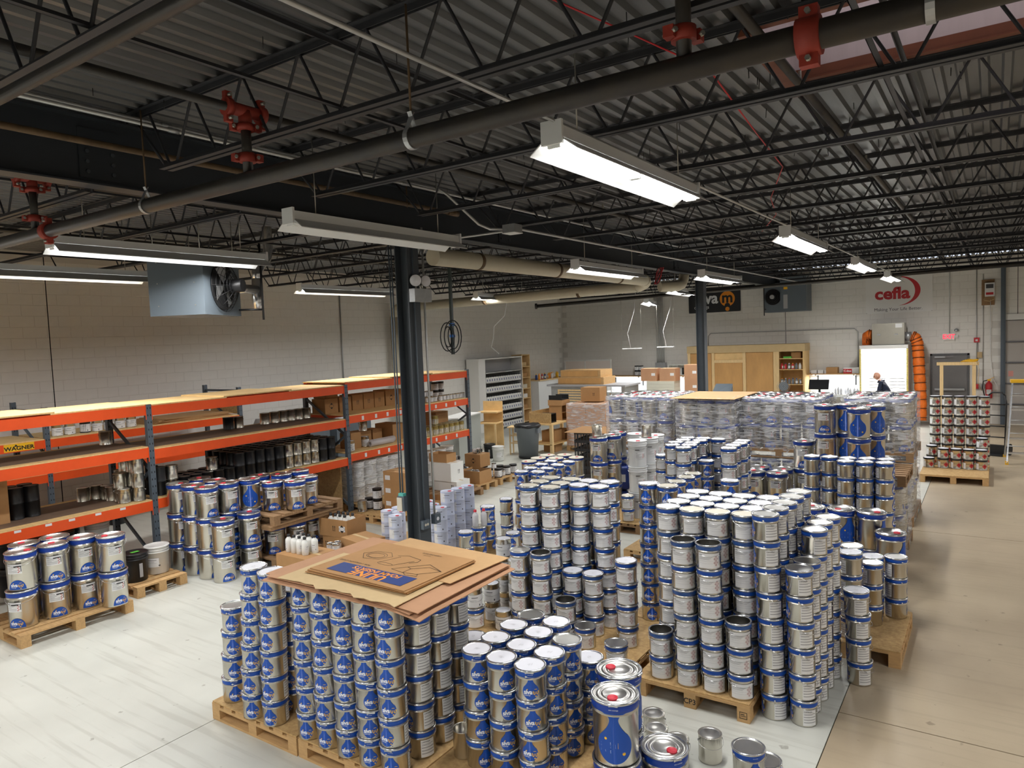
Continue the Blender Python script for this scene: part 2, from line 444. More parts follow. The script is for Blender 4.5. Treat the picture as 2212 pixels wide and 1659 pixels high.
def joist(y, bay, label, fine):
    j = thing('bar_joist', label, 'joist', (0, y, 0), group='steel bar joists')
    if bay == 'r': x0, x1, b0, b1, first = XB + 0.02, XR - 0.05, -5.42, 5.0, -5.31
    else: x0, x1, b0, b1, first = XL + 0.05, XB - 0.02, -14.1, -6.6, -13.85
    if bay not in chord_meshes:
        rest = MB(); x = first
        while x < b1 - 0.1:
            for s in (1, -1):
                rest.cyl((x + s * 0.04, 0, JZ0 + 0.025), (x + s * ROD * 0.9, 0, JZ1 - 0.025), 0.0105, 5, caps=False)
            x += 0.61
        ends = MB().cyl((b0 + 0.02, 0, JZ0 + 0.02), (x0 + 0.15, 0, JZ1 - 0.03), 0.012, 6).cyl((b1 - 0.02, 0, JZ0 + 0.02), (x1 - 0.15, 0, JZ1 - 0.03), 0.012, 6)
        chord_meshes[bay] = (chord(x0, x1, JZ1 - 0.045, JZ1).mesh('top_chord', ['joist']), chord(b0, b1, JZ0, JZ0 + 0.045).mesh('bottom_chord', ['joist']),
                             rest.mesh('web', ['joist']), ends.mesh('end_rod', ['joist']))
    tc, bc, wb, en = chord_meshes[bay]
    obj('top_chord', tc, None, j); obj('bottom_chord', bc, None, j); obj('end_rod', en, None, j)
    if fine:
        x = first
        while x < b1 - 0.1:
            if fine[0] < x < fine[1]:
                obj('web_rod', ROD_R, None, j, (x + 0.04, 0, 0)); obj('web_rod', ROD_L, None, j, (x - 0.04, 0, 0))
            x += 0.61
    else:
        tag(obj('web', wb, None, j), kind='stuff')
    return j
NJ = 16
for k in range(NJ):
    y = 1.72 + 1.5 * k
    fine = {0: (-5.5, 1.0), 1: (-5.5, 1.2), 2: (-5.5, 1.3), 3: (-5.5, 1.5), 4: (-5.5, 1.7), 5: (-5.5, 2), 6: (-5.5, 2)}.get(k)
    joist(y, 'r', 'dark steel bar joist over the pails, %s row counting away from the camera' % ORD[k], fine)
    fine = {1: (-9.5, -6), 2: (-11, -6), 3: (-12.5, -6), 4: (-14, -6)}.get(k)
    if k >= 1:
        joist(y, 'l', 'dark steel bar joist over the orange racking, %s row counting away from the camera' % ORD[k], fine)
# horizontal bridging angles
for x, nm in ((-3.4, 'pails near the girder'), (-0.55, 'aisle beside the pails'), (-8.6, 'front of the orange racking'), (-11.6, 'wall side of the orange racking')):
    t = thing('bridging_angle', 'long thin steel bridging angle across the joists over the %s' % nm, 'bracing', (x, 0, 0))
    obj('angle', MB().box(-0.016, 1.0, JZ0 + 0.05, 0.016, 24.6, JZ0 + 0.054).box(-0.016, 1.0, JZ0 + 0.05, -0.012, 24.6, JZ0 + 0.08), ['joist'], t)
    obj('angle', MB().box(-0.016, 1.0, JZ1 - 0.054, 0.016, 24.6, JZ1 - 0.05).box(-0.016, 1.0, JZ1 - 0.08, -0.012, 24.6, JZ1 - 0.05), ['joist'], t)
# screw points sticking out of the deck
sp = MB(); rs = random.Random(3)
for k in range(150):
    x = rs.uniform(-7.5, 1.5); y = rs.uniform(1.8, 9.5)
    if SKX0 < x < SKX1 and SKY0 < y < SKY1: continue
    sp.cyl((x, y, ZD - 0.001), (x + rs.uniform(-.01, .01), y, ZD - rs.uniform(.05, .085)), 0.0035, 4)
tag(obj('roofing_screws', sp, ['black']), 'thin dark roofing screw points poking down through the deck', 'screws', kind='stuff')
# ------------------------------------------------------------------ sprinkler piping
PY, PZ, PR = 3.12, 4.258, 0.057
mp_ = thing('sprinkler_main', 'thick black sprinkler main crossing low under the joists with red couplings', 'pipe', (0, PY, PZ))
obj('pipe', MB().cyl((-14.5, 0, 0), (5.4, 0, 0), PR, 24), ['pipe_black'], mp_)
def clamp(parent, c, axis, R_, w=0.045, name='coupling'):
    c = Vector(c); a = Vector(axis).normalized()
    b = MB().cyl(c - a * w, c + a * w, R_ + 0.02, 18)
    o = obj(name, b, ['coupling_red'], parent)
    up = Vector((0, 0, 1)) if abs(a.z) < 0.5 else Vector((0, 1, 0)).lerp(Vector((1, 0, 0)), 0.4).normalized()
    ears = MB(); bl = MB()
    for s in (-1, 1):
        e = c + up * s * (R_ + 0.035)
        ears.cbox(e, (w * 1.6, 0.05, 0.05)); side = a.cross(up)
        bl.cyl(e - side * 0.045, e + side * 0.045, 0.012, 6)
    obj('ear', ears, ['coupling_red'], o); obj('clamp_bolt', bl, ['bolt'], o)
    return o
for x in (-7.25, -0.62): clamp(mp_, (x, 0, 0), (1, 0, 0), PR)
def clevis(parent, x, y0, z0, R_, ztop, matn='galv', rod='pipe_rust'):
    b = MB()
    pts = []
    for k in range(15):
        a = -PI * 0.5 + (k - 7) / 7 * PI * 0.80
        pts.append((x, y0 + math.cos(a) * (R_ + 0.004) * (1 if k else 1), z0 + math.sin(a) * (R_ + 0.004)))
    pts = [(x, y0 - 0.012, z0 + R_ + 0.09)] + list(reversed(pts)) + [(x, y0 + 0.012, z0 + R_ + 0.09)]
    for i in range(len(pts) - 1):
        p, q = Vector(pts[i]), Vector(pts[i + 1]); d = (q - p)
        b.cbox((p + q) / 2, (0.032, d.length + 0.002, 0.005), 0, Matrix.Rotation(math.atan2(d.z, d.y), 3, 'X'))
    h = obj('clevis_hanger', b, [matn], parent)
    obj('hanger_rod', MB().cyl((x, y0, z0 + R_ + 0.07), (x, y0, ztop), 0.007, 6), [rod], h)
for x in (-8.6, -5.55, -2.75, -0.2): clevis(mp_, x, 0, 0, PR, JZ1 - PZ - 0.05)
def branch(x, y0, y1, zb, lbl, tee=True):
    t = thing('sprinkler_branch', lbl, 'pipe', (x, 0, zb))
    obj('pipe', MB().cyl((0, y0, 0), (0, y1, 0), 0.03, 14), ['pipe_black'], t)
    obj('riser', MB().cyl((0, PY, PZ - zb + PR * 0.8), (0, PY, -0.02), 0.034, 14), ['pipe_black'], t)
    if tee:
        obj('tee', MB().cyl((0, PY - 0.13, 0), (0, PY + 0.13, 0), 0.043, 14).cyl((0, PY, 0), (0, PY, -0.12), 0.045, 14), ['coupling_red'], t)
        for dy in (-0.13, 0.13): clamp(t, (0, PY + dy, 0), (0, 1, 0), 0.04, 0.022)
        clamp(t, (0, PY, -0.11), (0, 0, 1), 0.04, 0.022)
    clamp(t, (0, PY, PZ - zb + PR + 0.09), (0, 0, 1), 0.036, 0.03)
    for yy in (5.4, 8.5, 11.6, 14.7):
        if yy < y1:
            h = obj('sprinkler_head', MB().lathe([(0.012, 0.06), (0.014, 0.0), (0.006, -0.03), (0.02, -0.035), (0.02, -0.038), (0.001, -0.038)], 10, (0, yy, 0.03)), ['bolt'], t)
    return t
branch(-4.25, 0.2, 23, 4.72, 'black sprinkler branch pipe rising from the main on the orange tee near the girder')
branch(-7.5, 0.2, 23, 4.78, 'black sprinkler branch pipe with dark red tee beyond the girder')
branch(-1.14, 0.2, 23, 4.8, 'black sprinkler branch pipe over the aisle with single red coupling')
branch(-10.9, 0.2, 23, 4.8, 'black sprinkler branch pipe over the orange racking', True)
# second, smaller pipe crossing near the top corner, and its clevis
t = thing('water_pipe', 'dark round pipe crossing the upper corner of the roof nearest the camera', 'pipe', (0, 1.55, 4.36))
obj('pipe', MB().cyl((-5.2, 0, 0), (2.0, 0, 0), 0.03, 18), ['pipe_black'], t)
obj('end_fitting', MB().cyl((-5.35, 0, 0), (-5.18, 0, 0), 0.038, 16), ['coupling_red'], t)
clevis(t, -4.6, 0, 0, 0.03, JZ0 + 0.0 - 4.36, 'pipe_rust')
# gas pipe and conduits along the girder
t = thing('gas_pipe', 'rusty brown gas pipe running along the girder with capped end', 'pipe', (-5.72, 0, 4.72))
obj('pipe', MB().cyl((0, -4, 0), (0, 7.15, 0), 0.026, 14), ['pipe_rust'], t)
obj('end_cap', MB().cyl((0, 7.1, 0), (0, 7.3, 0), 0.036, 14), ['pipe_rust'], t)
obj('hanger_strap', MB().tube([(0, 6.35 + 0, 0.033 * 1), (-0.033, 6.35, 0), (0, 6.35, -0.033), (0.033, 6.35, 0)], 0.006, 6, closed=True).cyl((0, 6.35, 0.033), (0, 6.35, 0.25), 0.008, 6), ['pipe_rust'], t)
for dx, zz, nm in ((0.0, 4.99, 'upper'), (0.1, 4.93, 'lower')):
    t = thing('girder_conduit', '%s pale steel conduit of the pair running beside the girder' % nm, 'conduit', (-5.75 + dx, 0, zz))
    ye = 7.0 if nm == 'upper' else 24
    obj('conduit', MB().cyl((0, -4, 0), (0, ye, 0), 0.017, 10), ['conduit'], t)
    for yy in (3.4, 6.2):
        obj('conduit_coupling', MB().cyl((0, yy, 0), (0, yy + 0.09, 0), 0.022, 10), ['galv'], t)
jb = thing('junction_box', 'grey steel junction box hung under the joists where the conduits meet', 'junction box', (-5.05, 7.55, 4.48))
obj('box', MB().box(-0.09, -0.09, -0.05, 0.09, 0.09, 0.05), ['galv'], jb)
obj('conduit', MB().tube([(-0.6, -0.75, 0.5), (-0.55, -0.6, 0.42), (-0.3, -0.3, 0.06), (-0.2, -0.2, 0.0), (-0.08, -0.06, 0)], 0.017, 8), ['conduit'], jb)
obj('conduit', MB().tube([(-0.09, 0.03, -0.01), (-0.5, 0.03, -0.01), (-0.75, -0.2, -0.05), (-0.87, -0.6, -0.1), (-0.87, -0.75, -0.3)], 0.016, 8), ['conduit'], jb)
obj('conduit', MB().cyl((0.05, 0.09, 0.0), (0.05, 15.5, 0.0), 0.017, 8), ['conduit'], jb)
obj('lid', MB().box(-0.095, -0.095, -0.06, 0.095, 0.095, -0.05), ['white_enamel'], jb)
# pale vent piping
t = thing('vent_pipe', 'fat cream vent pipe slung below the girder and turning back to the white wall', 'pipe', (0, 0, 0))
dz = 4.27
obj('run_along_girder', MB().cyl((-6.42, 7.6, dz), (-6.42, 14.75, dz), 0.125, 20), ['pvc'], t)
el = [(-6.42 - 0.3 * (1 - math.cos(a)), 14.75 + 0.3 * math.sin(a), dz - 0.11 * a / (PI / 2)) for a in [i * PI / 16 for i in range(9)]]
obj('elbow', MB().tube(el, 0.13, 20), ['pvc'], t)
obj('run_to_wall', MB().cyl((-6.72, 15.05, dz - 0.11), (-14.2, 15.25, dz - 0.16), 0.125, 20), ['pvc'], t)
el = [(-14.2 - 0.25 * math.sin(a), 15.25, dz - 0.16 - 0.25 * (1 - math.cos(a))) for a in [i * PI / 16 for i in range(9)]]
obj('elbow', MB().tube(el, 0.13, 20), ['pvc'], t)
obj('drop', MB().cyl((-14.45, 15.25, dz - 0.4), (-14.45, 15.25, 0), 0.125, 20), ['pvc'], t)
for y in (8.6, 10.9, 13.4): obj('collar', MB().cyl((-6.42, y, dz), (-6.42, y + 0.07, dz), 0.131, 20), ['pipe_rust'], t)
for x in (-8.2, -11.0): obj('collar', MB().cyl((x, 15.1, dz - 0.13), (x - 0.07, 15.1, dz - 0.13), 0.131, 20), ['pipe_rust'], t)
t = thing('vent_elbow', 'fat cream elbow pipe dropping under the girder end near the far column', 'pipe', (-6.15, 15.6, 4.3))
obj('bend', MB().tube([(0, 0.9, 0.2), (0, 0.85, 0.05), (0, 0.7, -0.08), (0, 0.45, -0.13), (-0.3, 0.1, -0.14)], 0.12, 18), ['pvc'], t)
t = thing('drain_pipe', 'black pipe with flanged end running to the far wall under the roof', 'pipe', (0, 0, 0))
obj('pipe', MB().cyl((-11.2, 17.9, 4.02), (5.0, 23.4, 4.62), 0.05, 14), ['pipe_black'], t)
obj('flange', MB().cyl((-11.25, 17.88, 4.02), (-11.2, 17.9, 4.02), 0.085, 14), ['pipe_black'], t)
# red signal wire
t = tag(obj('signal_wire', MB().tube([(-2.2, 3.0, 5.0), (-1.9, 4.2, 4.97), (-1.55, 4.7, 4.8), (-1.65, 6.2, 4.72), (-1.8, 7.7, 4.74), (-2.3, 9.2, 4.7), (-2.6, 10.7, 4.72), (-3.2, 12.2, 4.7)], 0.006, 5), ['ink_red']),
        'thin red signal wire draped through the joists', 'wire')
t = thing('wire_coil', 'coil of red and black wire hanging from the girder near the far column', 'wire', (-5.9, 14.3, 4.46))
for k in range(5):
    obj('loop', MB().tube([(math.cos(a) * 0.06 * (1 + 0.2 * k), math.sin(a) * 0.03 + 0.01 * k, -0.16 + math.sin(a + 0.4 * k) * 0.17) for a in [i * PI / 8 for i in range(16)]], 0.007, 5, closed=True), ['ink_red' if k % 3 else 'black'], t)
# ------------------------------------------------------------------ strip lights
def strip_mesh():
    d = {}
    L_ = 1.22
    hb = MB().box(-0.055, -L_, 0.0, 0.055, L_, 0.075)
    d['housing'] = hb
    wg = MB()
    for s in (-1, 1):
        pr = [(0.056, 0.0), (0.075, -0.012), (0.17, -0.085), (0.17, -0.092), (0.07, -0.018), (0.056, -0.006)]
        pts = [(s * a, b) for a, b in pr]
        if s < 0: pts = pts[::-1]
        wg.poly(pts, ((0, 0, 0), (1, 0, 0), (0, 0, 1), (0, 1, 0)), -L_, L_)
    d['reflector'] = wg
    return d
_sd = strip_mesh()
S_H = _sd['housing'].mesh('housing', ['white_enamel']); S_W = _sd['reflector'].mesh('reflector', ['white_enamel'])
S_E = MB().box(-0.075, -0.012, -0.045, 0.075, 0.012, 0.1).mesh('end_plate', ['white_enamel'])
S_T = MB().cyl((0, -0.59, 0), (0, 0.59, 0), 0.0165, 10).mesh('lamp_tube', ['tube'])
S_TO = MB().cyl((0, -0.59, 0), (0, 0.59, 0), 0.0165, 10).mesh('lamp_tube', ['tube_off'])
S_S = MB().box(-0.045, -0.01, -0.06, 0.045, 0.01, 0.0).mesh('lamp_holder', ['white_enamel'])
def strip_light(x, y, z, label, lit=True, rz=0.0, ceiling=None, light=True):
    t = thing('strip_light', label, 'light', (x, y, z), rz, 'fluorescent strip lights')
    obj('housing', S_H, None, t); obj('reflector', S_W, None, t)
    for s in (-1, 1): obj('end_plate', S_E, None, t, (0, s * 1.225, 0))
    for yy in (-1.2, -0.02, 0.02, 1.2): obj('lamp_holder', S_S, None, t, (0, yy, 0))
    for yy in (-0.61, 0.61):
        for xx in (-0.035, 0.035): obj('lamp_tube', S_T if lit else S_TO, None, t, (xx, yy, -0.038))
    zt = (ZD if ceiling is None else ceiling) - z
    for s in (-0.9, 0.9):
        obj('hanger_rod', MB().cyl((0, s, 0.075), (0, s, zt), 0.005, 5), ['bolt'], t)
    if lit and light:
        ld = bpy.data.lights.new('strip_lamp', 'AREA'); ld.shape = 'RECTANGLE'; ld.size = 0.16; ld.size_y = 2.3
        ld.energy = LAMP_W; ld.color = (1.0, 0.985, 0.97); ld.spread = math.radians(165)
        lo = bpy.data.objects.new('strip_lamp', ld); C.objects.link(lo); lo.parent = t; lo.location = (0, 0, -0.06)
    return t
RL = -2.27
for i, y in enumerate((5.1, 11.0, 16.6, 21.6)):
    strip_light(RL, y, 4.33, ['lit strip light nearest the camera over the stacked pails', 'lit strip light second along the aisle row', 'lit strip light third along the aisle row', 'lit strip light last along the aisle row by the white banner'][i])
for y in (-0.8,): strip_light(RL, y, 4.33, 'lit strip light above and behind the camera in the aisle row')
strip_light(-5.35, 5.55, 4.27, 'unlit strip light hanging across the near column top', lit=False)
strip_light(-5.45, 11.1, 4.2, 'lit strip light beside the cream vent pipe')
strip_light(-4.75, 14.9, 4.2, 'lit strip light at the top of the far column')
strip_light(-7.6, 4.5, 4.2, 'lit strip light just above the grey unit heater')
strip_light(-10.2, 4.45, 4.2, 'lit strip light nearest the racking at the picture edge')
strip_light(-10.85, 10.15, 4.2, 'lit strip light over the racking beyond the unit heater')
strip_light(-10.8, 15.6, 4.2, 'lit strip light over the corner workbenches near the cream pipe')
strip_light(-8.9, 20.9, 4.05, 'lit strip light low over the corner benches', rz=0.3)
strip_light(-7.1, 19.0, 4.2, 'lit strip light beside the black banner behind the far column', rz=0.1)
strip_light(-5.0, 0.0, 4.3, 'lit strip light behind the camera beside the girder')
strip_light(-8.6, -1.2, 4.3, 'lit strip light behind the camera over the painted floor')
strip_light(-12.5, -1.2, 4.3, 'lit strip light behind the camera by the left racking')
strip_light(2.6, 5.1, 4.33, 'lit strip light over the aisle outside the frame')
strip_light(2.6, 12.0, 4.33, 'lit strip light over the far aisle outside the frame')
strip_light(2.6, 19.0, 4.33, 'lit strip light by the overhead door outside the frame')
strip_light(2.6, -1.5, 4.33, 'lit strip light over the aisle behind the camera')
for x, nm in ((RL, 'aisle row of strip lights'),):
    t = tag(obj('light_conduit', MB().cyl((x + 0.02, -4, 4.425), (x + 0.02, 6.4, 4.425), 0.012, 8).cyl((x + 0.02, 6.4, 4.425), (x + 0.02, 23.6, 4.425), 0.012, 8), ['conduit']), 'thin pale conduit linking the aisle row of strip lights', 'conduit')
# ------------------------------------------------------------------ where every stack stands: kind, count, foot x y, top x y, base height, turn, lid, which stack, hidden inside
STACKS = [
 ('d',4,-2.962,3.782,-2.962,3.782,0.155,10,'P','front row first stack of front middle pallet',0),
 ('d',4,-2.736,3.763,-2.736,3.763,0.155,12,'P','front row second stack of front middle pallet',0),
 ('d',4,-2.505,3.762,-2.505,3.762,0.155,-8,'P','front row corner stack of front middle pallet',0),
 ('d',4,-2.955,4.003,-2.955,4.003,0.155,5,'P','second row first stack of front middle pallet',0),
 ('d',4,-2.722,3.982,-2.722,3.982,0.155,5,'P','second row middle stack of front middle pallet',0),
 ('d',4,-2.49,3.981,-2.49,3.981,0.155,20,'P','second row aisle-side stack of front middle pallet',0),
 ('d',4,-2.966,4.244,-2.966,4.244,0.155,5,'P','third row first stack of front middle pallet',0),
 ('d',4,-2.737,4.222,-2.737,4.222,0.155,5,'P','third row middle stack of front middle pallet',0),
 ('d',4,-2.493,4.215,-2.493,4.215,0.155,25,'M','third row aisle-side stack of front middle pallet',0),
 ('d',4,-2.956,4.475,-2.956,4.475,0.155,0,'M','back row first stack of front middle pallet',0),
 ('d',4,-2.718,4.45,-2.718,4.45,0.155,10,'P','back row second stack of front middle pallet',0),
 ('d',3,-2.441,4.435,-2.441,4.435,0.155,15,'P','lower stack behind tall red-cap pail',0),
 ('d',3,-3.412,4.318,-3.412,4.318,0.155,10,'P','lower stack against the cardboard-topped pallet',0),
 ('d',4,-5.31,3.455,-5.263,3.46,0.155,-12,'M','short end stack of front pallet corner',0),
 ('d',6,-4.936,3.381,-4.865,3.391,0.155,-25,'P','second stack of front pallet corner',0),
 ('d',6,-4.7,3.398,-4.629,3.383,0.155,-30,'P','third stack under the cardboard edge',0),
 ('d',5,-4.735,3.621,-4.685,3.595,0.155,-40,'P','stack behind under the cardboard edge',0),
 ('d',6,-4.299,3.417,-4.299,3.417,0.155,-30,'P','front row first stack under the cardboard sheets',0),
 ('d',6,-3.858,3.405,-3.858,3.405,0.155,-18,'P','front row third stack under the cardboard sheets',0),
 ('d',6,-3.639,3.407,-3.639,3.407,0.155,-8,'P','front row fourth stack under the cardboard sheets',0),
 ('d',6,-3.403,3.661,-3.403,3.661,0.155,-75,'P','aisle side second stack under the cardboard sheets',0),
 ('d',6,-3.405,3.88,-3.405,3.88,0.155,-70,'P','aisle side third stack under the cardboard sheets',0),
 ('d',6,-4.078,3.411,-4.078,3.411,0.155,-25,'P','front row second stack under the cardboard sheets',0),
 ('d',6,-3.42,3.408,-3.42,3.408,0.155,-25,'P','front row corner stack under the cardboard sheets',0),
 ('d',6,-3.406,4.099,-3.406,4.099,0.155,-70,'P','aisle side back stack under the cardboard sheets',0),
 ('w',7,-3.968,6.061,-3.968,6.061,0.155,-12,'B','front row first stack of tall middle pallet',0),
 ('w',7,-3.725,6.078,-3.725,6.078,0.155,-12,'B','front row second stack of tall middle pallet',0),
 ('w',7,-3.513,6.291,-3.513,6.291,0.155,6,'P','front row third stack of tall middle pallet',0),
 ('w',7,-3.22,6.342,-3.292,6.3,0.155,6,'P','front row fourth stack of tall middle pallet',0),
 ('w',7,-3.978,6.28,-3.978,6.28,0.155,0,'B','second row first stack of tall middle pallet',0),
 ('w',7,-3.732,6.296,-3.732,6.296,0.155,-5,'B','second row second stack of tall middle pallet',0),
 ('w',7,-3.298,6.546,-3.298,6.546,0.155,-20,'P','second row end stack of tall middle pallet',0),
 ('w',7,-3.973,6.499,-3.973,6.499,0.155,0,'B','back row first stack of tall middle pallet',1),
 ('w',7,-3.733,6.515,-3.733,6.515,0.155,0,'B','back row second stack of tall middle pallet',1),
 ('w',7,-3.514,6.51,-3.514,6.51,0.155,0,'P','back row third stack of tall middle pallet',1),
 ('w',4,-3.97,5.842,-3.97,5.842,0.155,-30,'M','short stack in front of the tall middle pallet, first',0),
 ('w',4,-3.729,5.859,-3.729,5.859,0.155,-8,'O','short stack in front of the tall middle pallet, second',0),
 ('w',3,-3.491,6.073,-3.491,6.073,0.155,0,'P','short stack in front of the tall middle pallet, third',0),
 ('w',3,-3.272,6.082,-3.272,6.082,0.155,0,'P','short stack in front of the tall middle pallet, fourth',0),
 ('w',4,-2.875,6.006,-2.875,6.006,0.155,-3,'P','short stack standing apart beside the tall middle pallet',0),
 ('w',2,-3.433,5.811,-3.433,5.811,0.155,0,'O','pair behind the white lids of front pallet',0),
 ('w',1,-3.215,5.785,-3.215,5.785,0.155,0,'M','single behind the white lids of front pallet',0),
 ('w',1,-2.79,5.58,-2.79,5.58,0.155,0,'M','single on bare board before the tall stacks',0),
 ('d',5,-5.68,8.483,-5.68,8.483,0.155,0,'P','front row first stack of pallet by the painted aisle',0),
 ('d',5,-5.441,8.555,-5.441,8.555,0.155,0,'P','front row second stack of pallet by the painted aisle',0),
 ('d',5,-5.709,8.763,-5.709,8.763,0.155,0,'P','second row first stack of pallet by the painted aisle',1),
 ('d',5,-5.463,8.835,-5.463,8.835,0.155,10,'P','second row second stack of pallet by the painted aisle',1),
 ('d',5,-5.717,9.095,-5.717,9.095,0.155,0,'P','third row first stack of pallet by the painted aisle',1),
 ('d',5,-5.46,9.14,-5.46,9.14,0.155,15,'P','third row second stack of pallet by the painted aisle',0),
 ('d',5,-5.724,9.385,-5.724,9.385,0.155,0,'P','back row first stack of pallet by the painted aisle',1),
 ('d',5,-5.439,9.437,-5.439,9.437,0.155,-10,'P','back row end stack of pallet by the painted aisle',0),
 ('p',3,-6.427,9.834,-6.427,9.834,0.155,0,'C','first red-cap stack beyond the painted-aisle pallet',0),
 ('p',3,-6.442,10.155,-6.442,10.155,0.155,0,'C','second red-cap stack beyond the painted-aisle pallet',0),
 ('p',3,-6.158,10.264,-6.158,10.264,0.155,0,'C','third red-cap stack beyond the painted-aisle pallet',0),
 ('p',3,-6.446,10.461,-6.446,10.461,0.155,0,'C','fourth red-cap stack beyond the painted-aisle pallet',0),
 ('p',3,-6.183,10.595,-6.183,10.595,0.155,0,'C','fifth red-cap stack beyond the painted-aisle pallet',0),
 ('p',3,-5.864,10.444,-5.864,10.444,0.155,0,'C','sixth red-cap stack beyond the painted-aisle pallet',0),
 ('d',3,-6.316,8.972,-6.316,8.972,0,60,'P','stack on floor left of the tall middle pallet',0),
 ('d',2,-5.552,8.021,-5.552,8.021,0,0,'P','first low stack beside the silver gallon cans',0),
 ('d',3,-5.891,7.909,-5.891,7.909,0.155,50,'P','back stack beside the two red-cap bottles',0),
 ('d',2,-5.826,7.602,-5.826,7.602,0.155,50,'B','stack carrying the two red-cap bottles',0),
 ('d',2,-5.829,7.317,-5.829,7.317,0.155,60,'P','end stack beside the two red-cap bottles',0),
 ('w',1,-4.438,5.662,-4.438,5.662,0.155,0,'M','alone on board beside the cardboard-topped pallet',0),
 ('d',7,-2.934,6.713,-2.901,6.636,0.155,-10,'P','first stack of blue logo pallet behind white-lid block',0),
 ('d',7,-2.684,6.604,-2.684,6.604,0.155,-10,'B','second stack of blue logo pallet behind white-lid block',0),
 ('d',6,-3.042,7.761,-3.042,7.761,0.155,20,'B','third stack of blue logo pallet behind white-lid block',0),
 ('d',6,-3.034,8.044,-3.034,8.044,0.155,20,'B','fourth stack of blue logo pallet behind white-lid block',0),
 ('d',6,-3.039,8.271,-3.039,8.271,0.155,20,'B','fifth stack of blue logo pallet behind white-lid block',0),
 ('d',6,-3.179,9.17,-3.179,9.17,0.155,0,'P','tall back stack of blue logo pallet behind white-lid block',0),
 ('d',6,-2.511,8.045,-2.511,8.045,0.155,0,'P','end stack of blue logo pallet behind white-lid block',0),
 ('w',7,-2.361,5.812,-2.361,5.812,0.155,4,'P','front row first stack of white-lid block',0),
 ('w',7,-2.143,5.8,-2.143,5.8,0.155,4,'B','front row second stack of white-lid block',0),
 ('w',7,-1.924,5.803,-1.924,5.803,0.155,4,'B','front row third stack of white-lid block',0),
 ('w',7,-1.705,5.819,-1.705,5.819,0.155,4,'B','front row fourth stack of white-lid block',0),
 ('w',7,-2.349,6.031,-2.349,6.031,0.155,4,'P','second row first stack of white-lid block',0),
 ('w',7,-2.13,6.019,-2.13,6.019,0.155,4,'P','second row second stack of white-lid block',1),
 ('w',7,-1.911,6.022,-1.911,6.022,0.155,4,'P','second row third stack of white-lid block',1),
 ('w',7,-1.693,6.038,-1.693,6.038,0.155,4,'P','second row fourth stack of white-lid block',1),
 ('w',7,-2.342,6.249,-2.342,6.249,0.155,4,'P','third row first stack of white-lid block',0),
 ('w',7,-2.124,6.237,-2.124,6.237,0.155,4,'P','third row second stack of white-lid block',1),
 ('w',7,-1.905,6.24,-1.905,6.24,0.155,4,'P','third row third stack of white-lid block',1),
 ('w',7,-1.686,6.257,-1.686,6.257,0.155,4,'P','third row fourth stack of white-lid block',1),
 ('w',7,-2.329,6.468,-2.329,6.468,0.155,4,'P','back row first stack of white-lid block',0),
 ('w',7,-2.111,6.456,-2.111,6.456,0.155,4,'P','back row second stack of white-lid block',1),
 ('w',7,-1.892,6.459,-1.892,6.459,0.155,4,'P','back row third stack of white-lid block',1),
 ('w',7,-1.673,6.475,-1.673,6.475,0.155,4,'P','back row fourth stack of white-lid block',1),
 ('w',2,-2.367,5.592,-2.367,5.593,0.155,0,'O','short front stack of white-lid block',0),
 ('w',6,-2.125,5.579,-2.148,5.581,0.155,0,'O','open-topped front stack of white-lid block',0),
 ('w',6,-1.905,5.584,-1.93,5.571,0.155,0,'O','second open-topped front stack of white-lid block',0),
 ('w',3,-1.686,5.584,-1.702,5.6,0.155,0,'O','corner front stack of white-lid block',0),
 ('l',8,-1.457,5.701,-1.505,5.698,0,28,'M','aisle row first stack beside white-lid block',0),
 ('l',8,-1.485,5.936,-1.485,5.936,0,25,'M','aisle row second stack beside white-lid block',0),
 ('l',8,-1.464,6.156,-1.464,6.156,0,25,'M','aisle row third stack beside white-lid block',0),
 ('l',8,-1.462,6.397,-1.462,6.397,0,25,'M','aisle row fourth stack beside white-lid block',0),
 ('l',8,-1.45,6.616,-1.45,6.616,0,25,'M','aisle row fifth stack beside white-lid block',0),
 ('l',7,-1.237,6.167,-1.237,6.167,0,30,'M','outer row third stack beside white-lid block',0),
 ('l',7,-1.236,6.403,-1.236,6.403,0,30,'M','outer row fourth stack beside white-lid block',0),
 ('l',7,-1.212,6.62,-1.212,6.62,0,30,'M','outer row fifth stack beside white-lid block',0),
 ('l',6,-1.239,5.718,-1.262,5.724,0,30,'M','outer row front stack beside white-lid block',0),
 ('l',6,-1.25,5.943,-1.25,5.943,0,30,'M','outer row second stack beside white-lid block',0),
 ('l',4,-0.967,6.615,-0.986,6.607,0,25,'P','loose floor stack on the aisle line beside white-lid block',0),
 ('q',6,-1.57,9.774,-1.57,9.774,0.155,0,'P','front row first stack of silver block by the aisle',0),
 ('q',6,-1.352,9.793,-1.352,9.793,0.155,0,'P','front row second stack of silver block by the aisle',0),
 ('q',6,-1.134,9.815,-1.134,9.815,0.155,0,'P','front row third stack of silver block by the aisle',0),
 ('q',6,-2.022,10.01,-2.022,10.01,0.155,0,'P','back row first stack of silver block by the aisle',0),
 ('q',6,-1.802,10.024,-1.802,10.024,0.155,0,'P','back row second stack of silver block by the aisle',0),
 ('q',6,-1.581,10.005,-1.581,10.005,0.155,0,'P','back row third stack of silver block by the aisle',1),
 ('q',6,-1.363,10.052,-1.363,10.052,0.155,0,'P','back row fourth stack of silver block by the aisle',1),
 ('q',6,-1.145,10.072,-1.145,10.072,0.155,0,'P','back row fifth stack of silver block by the aisle',0),
 ('D',2,-1.477,8.871,-1.477,8.871,0.155,40,'C','beside the aisle pair with red cap',0),
 ('D',2,-1.159,8.853,-1.159,8.853,0.155,60,'C','aisle pair with drop logo turned away',0),
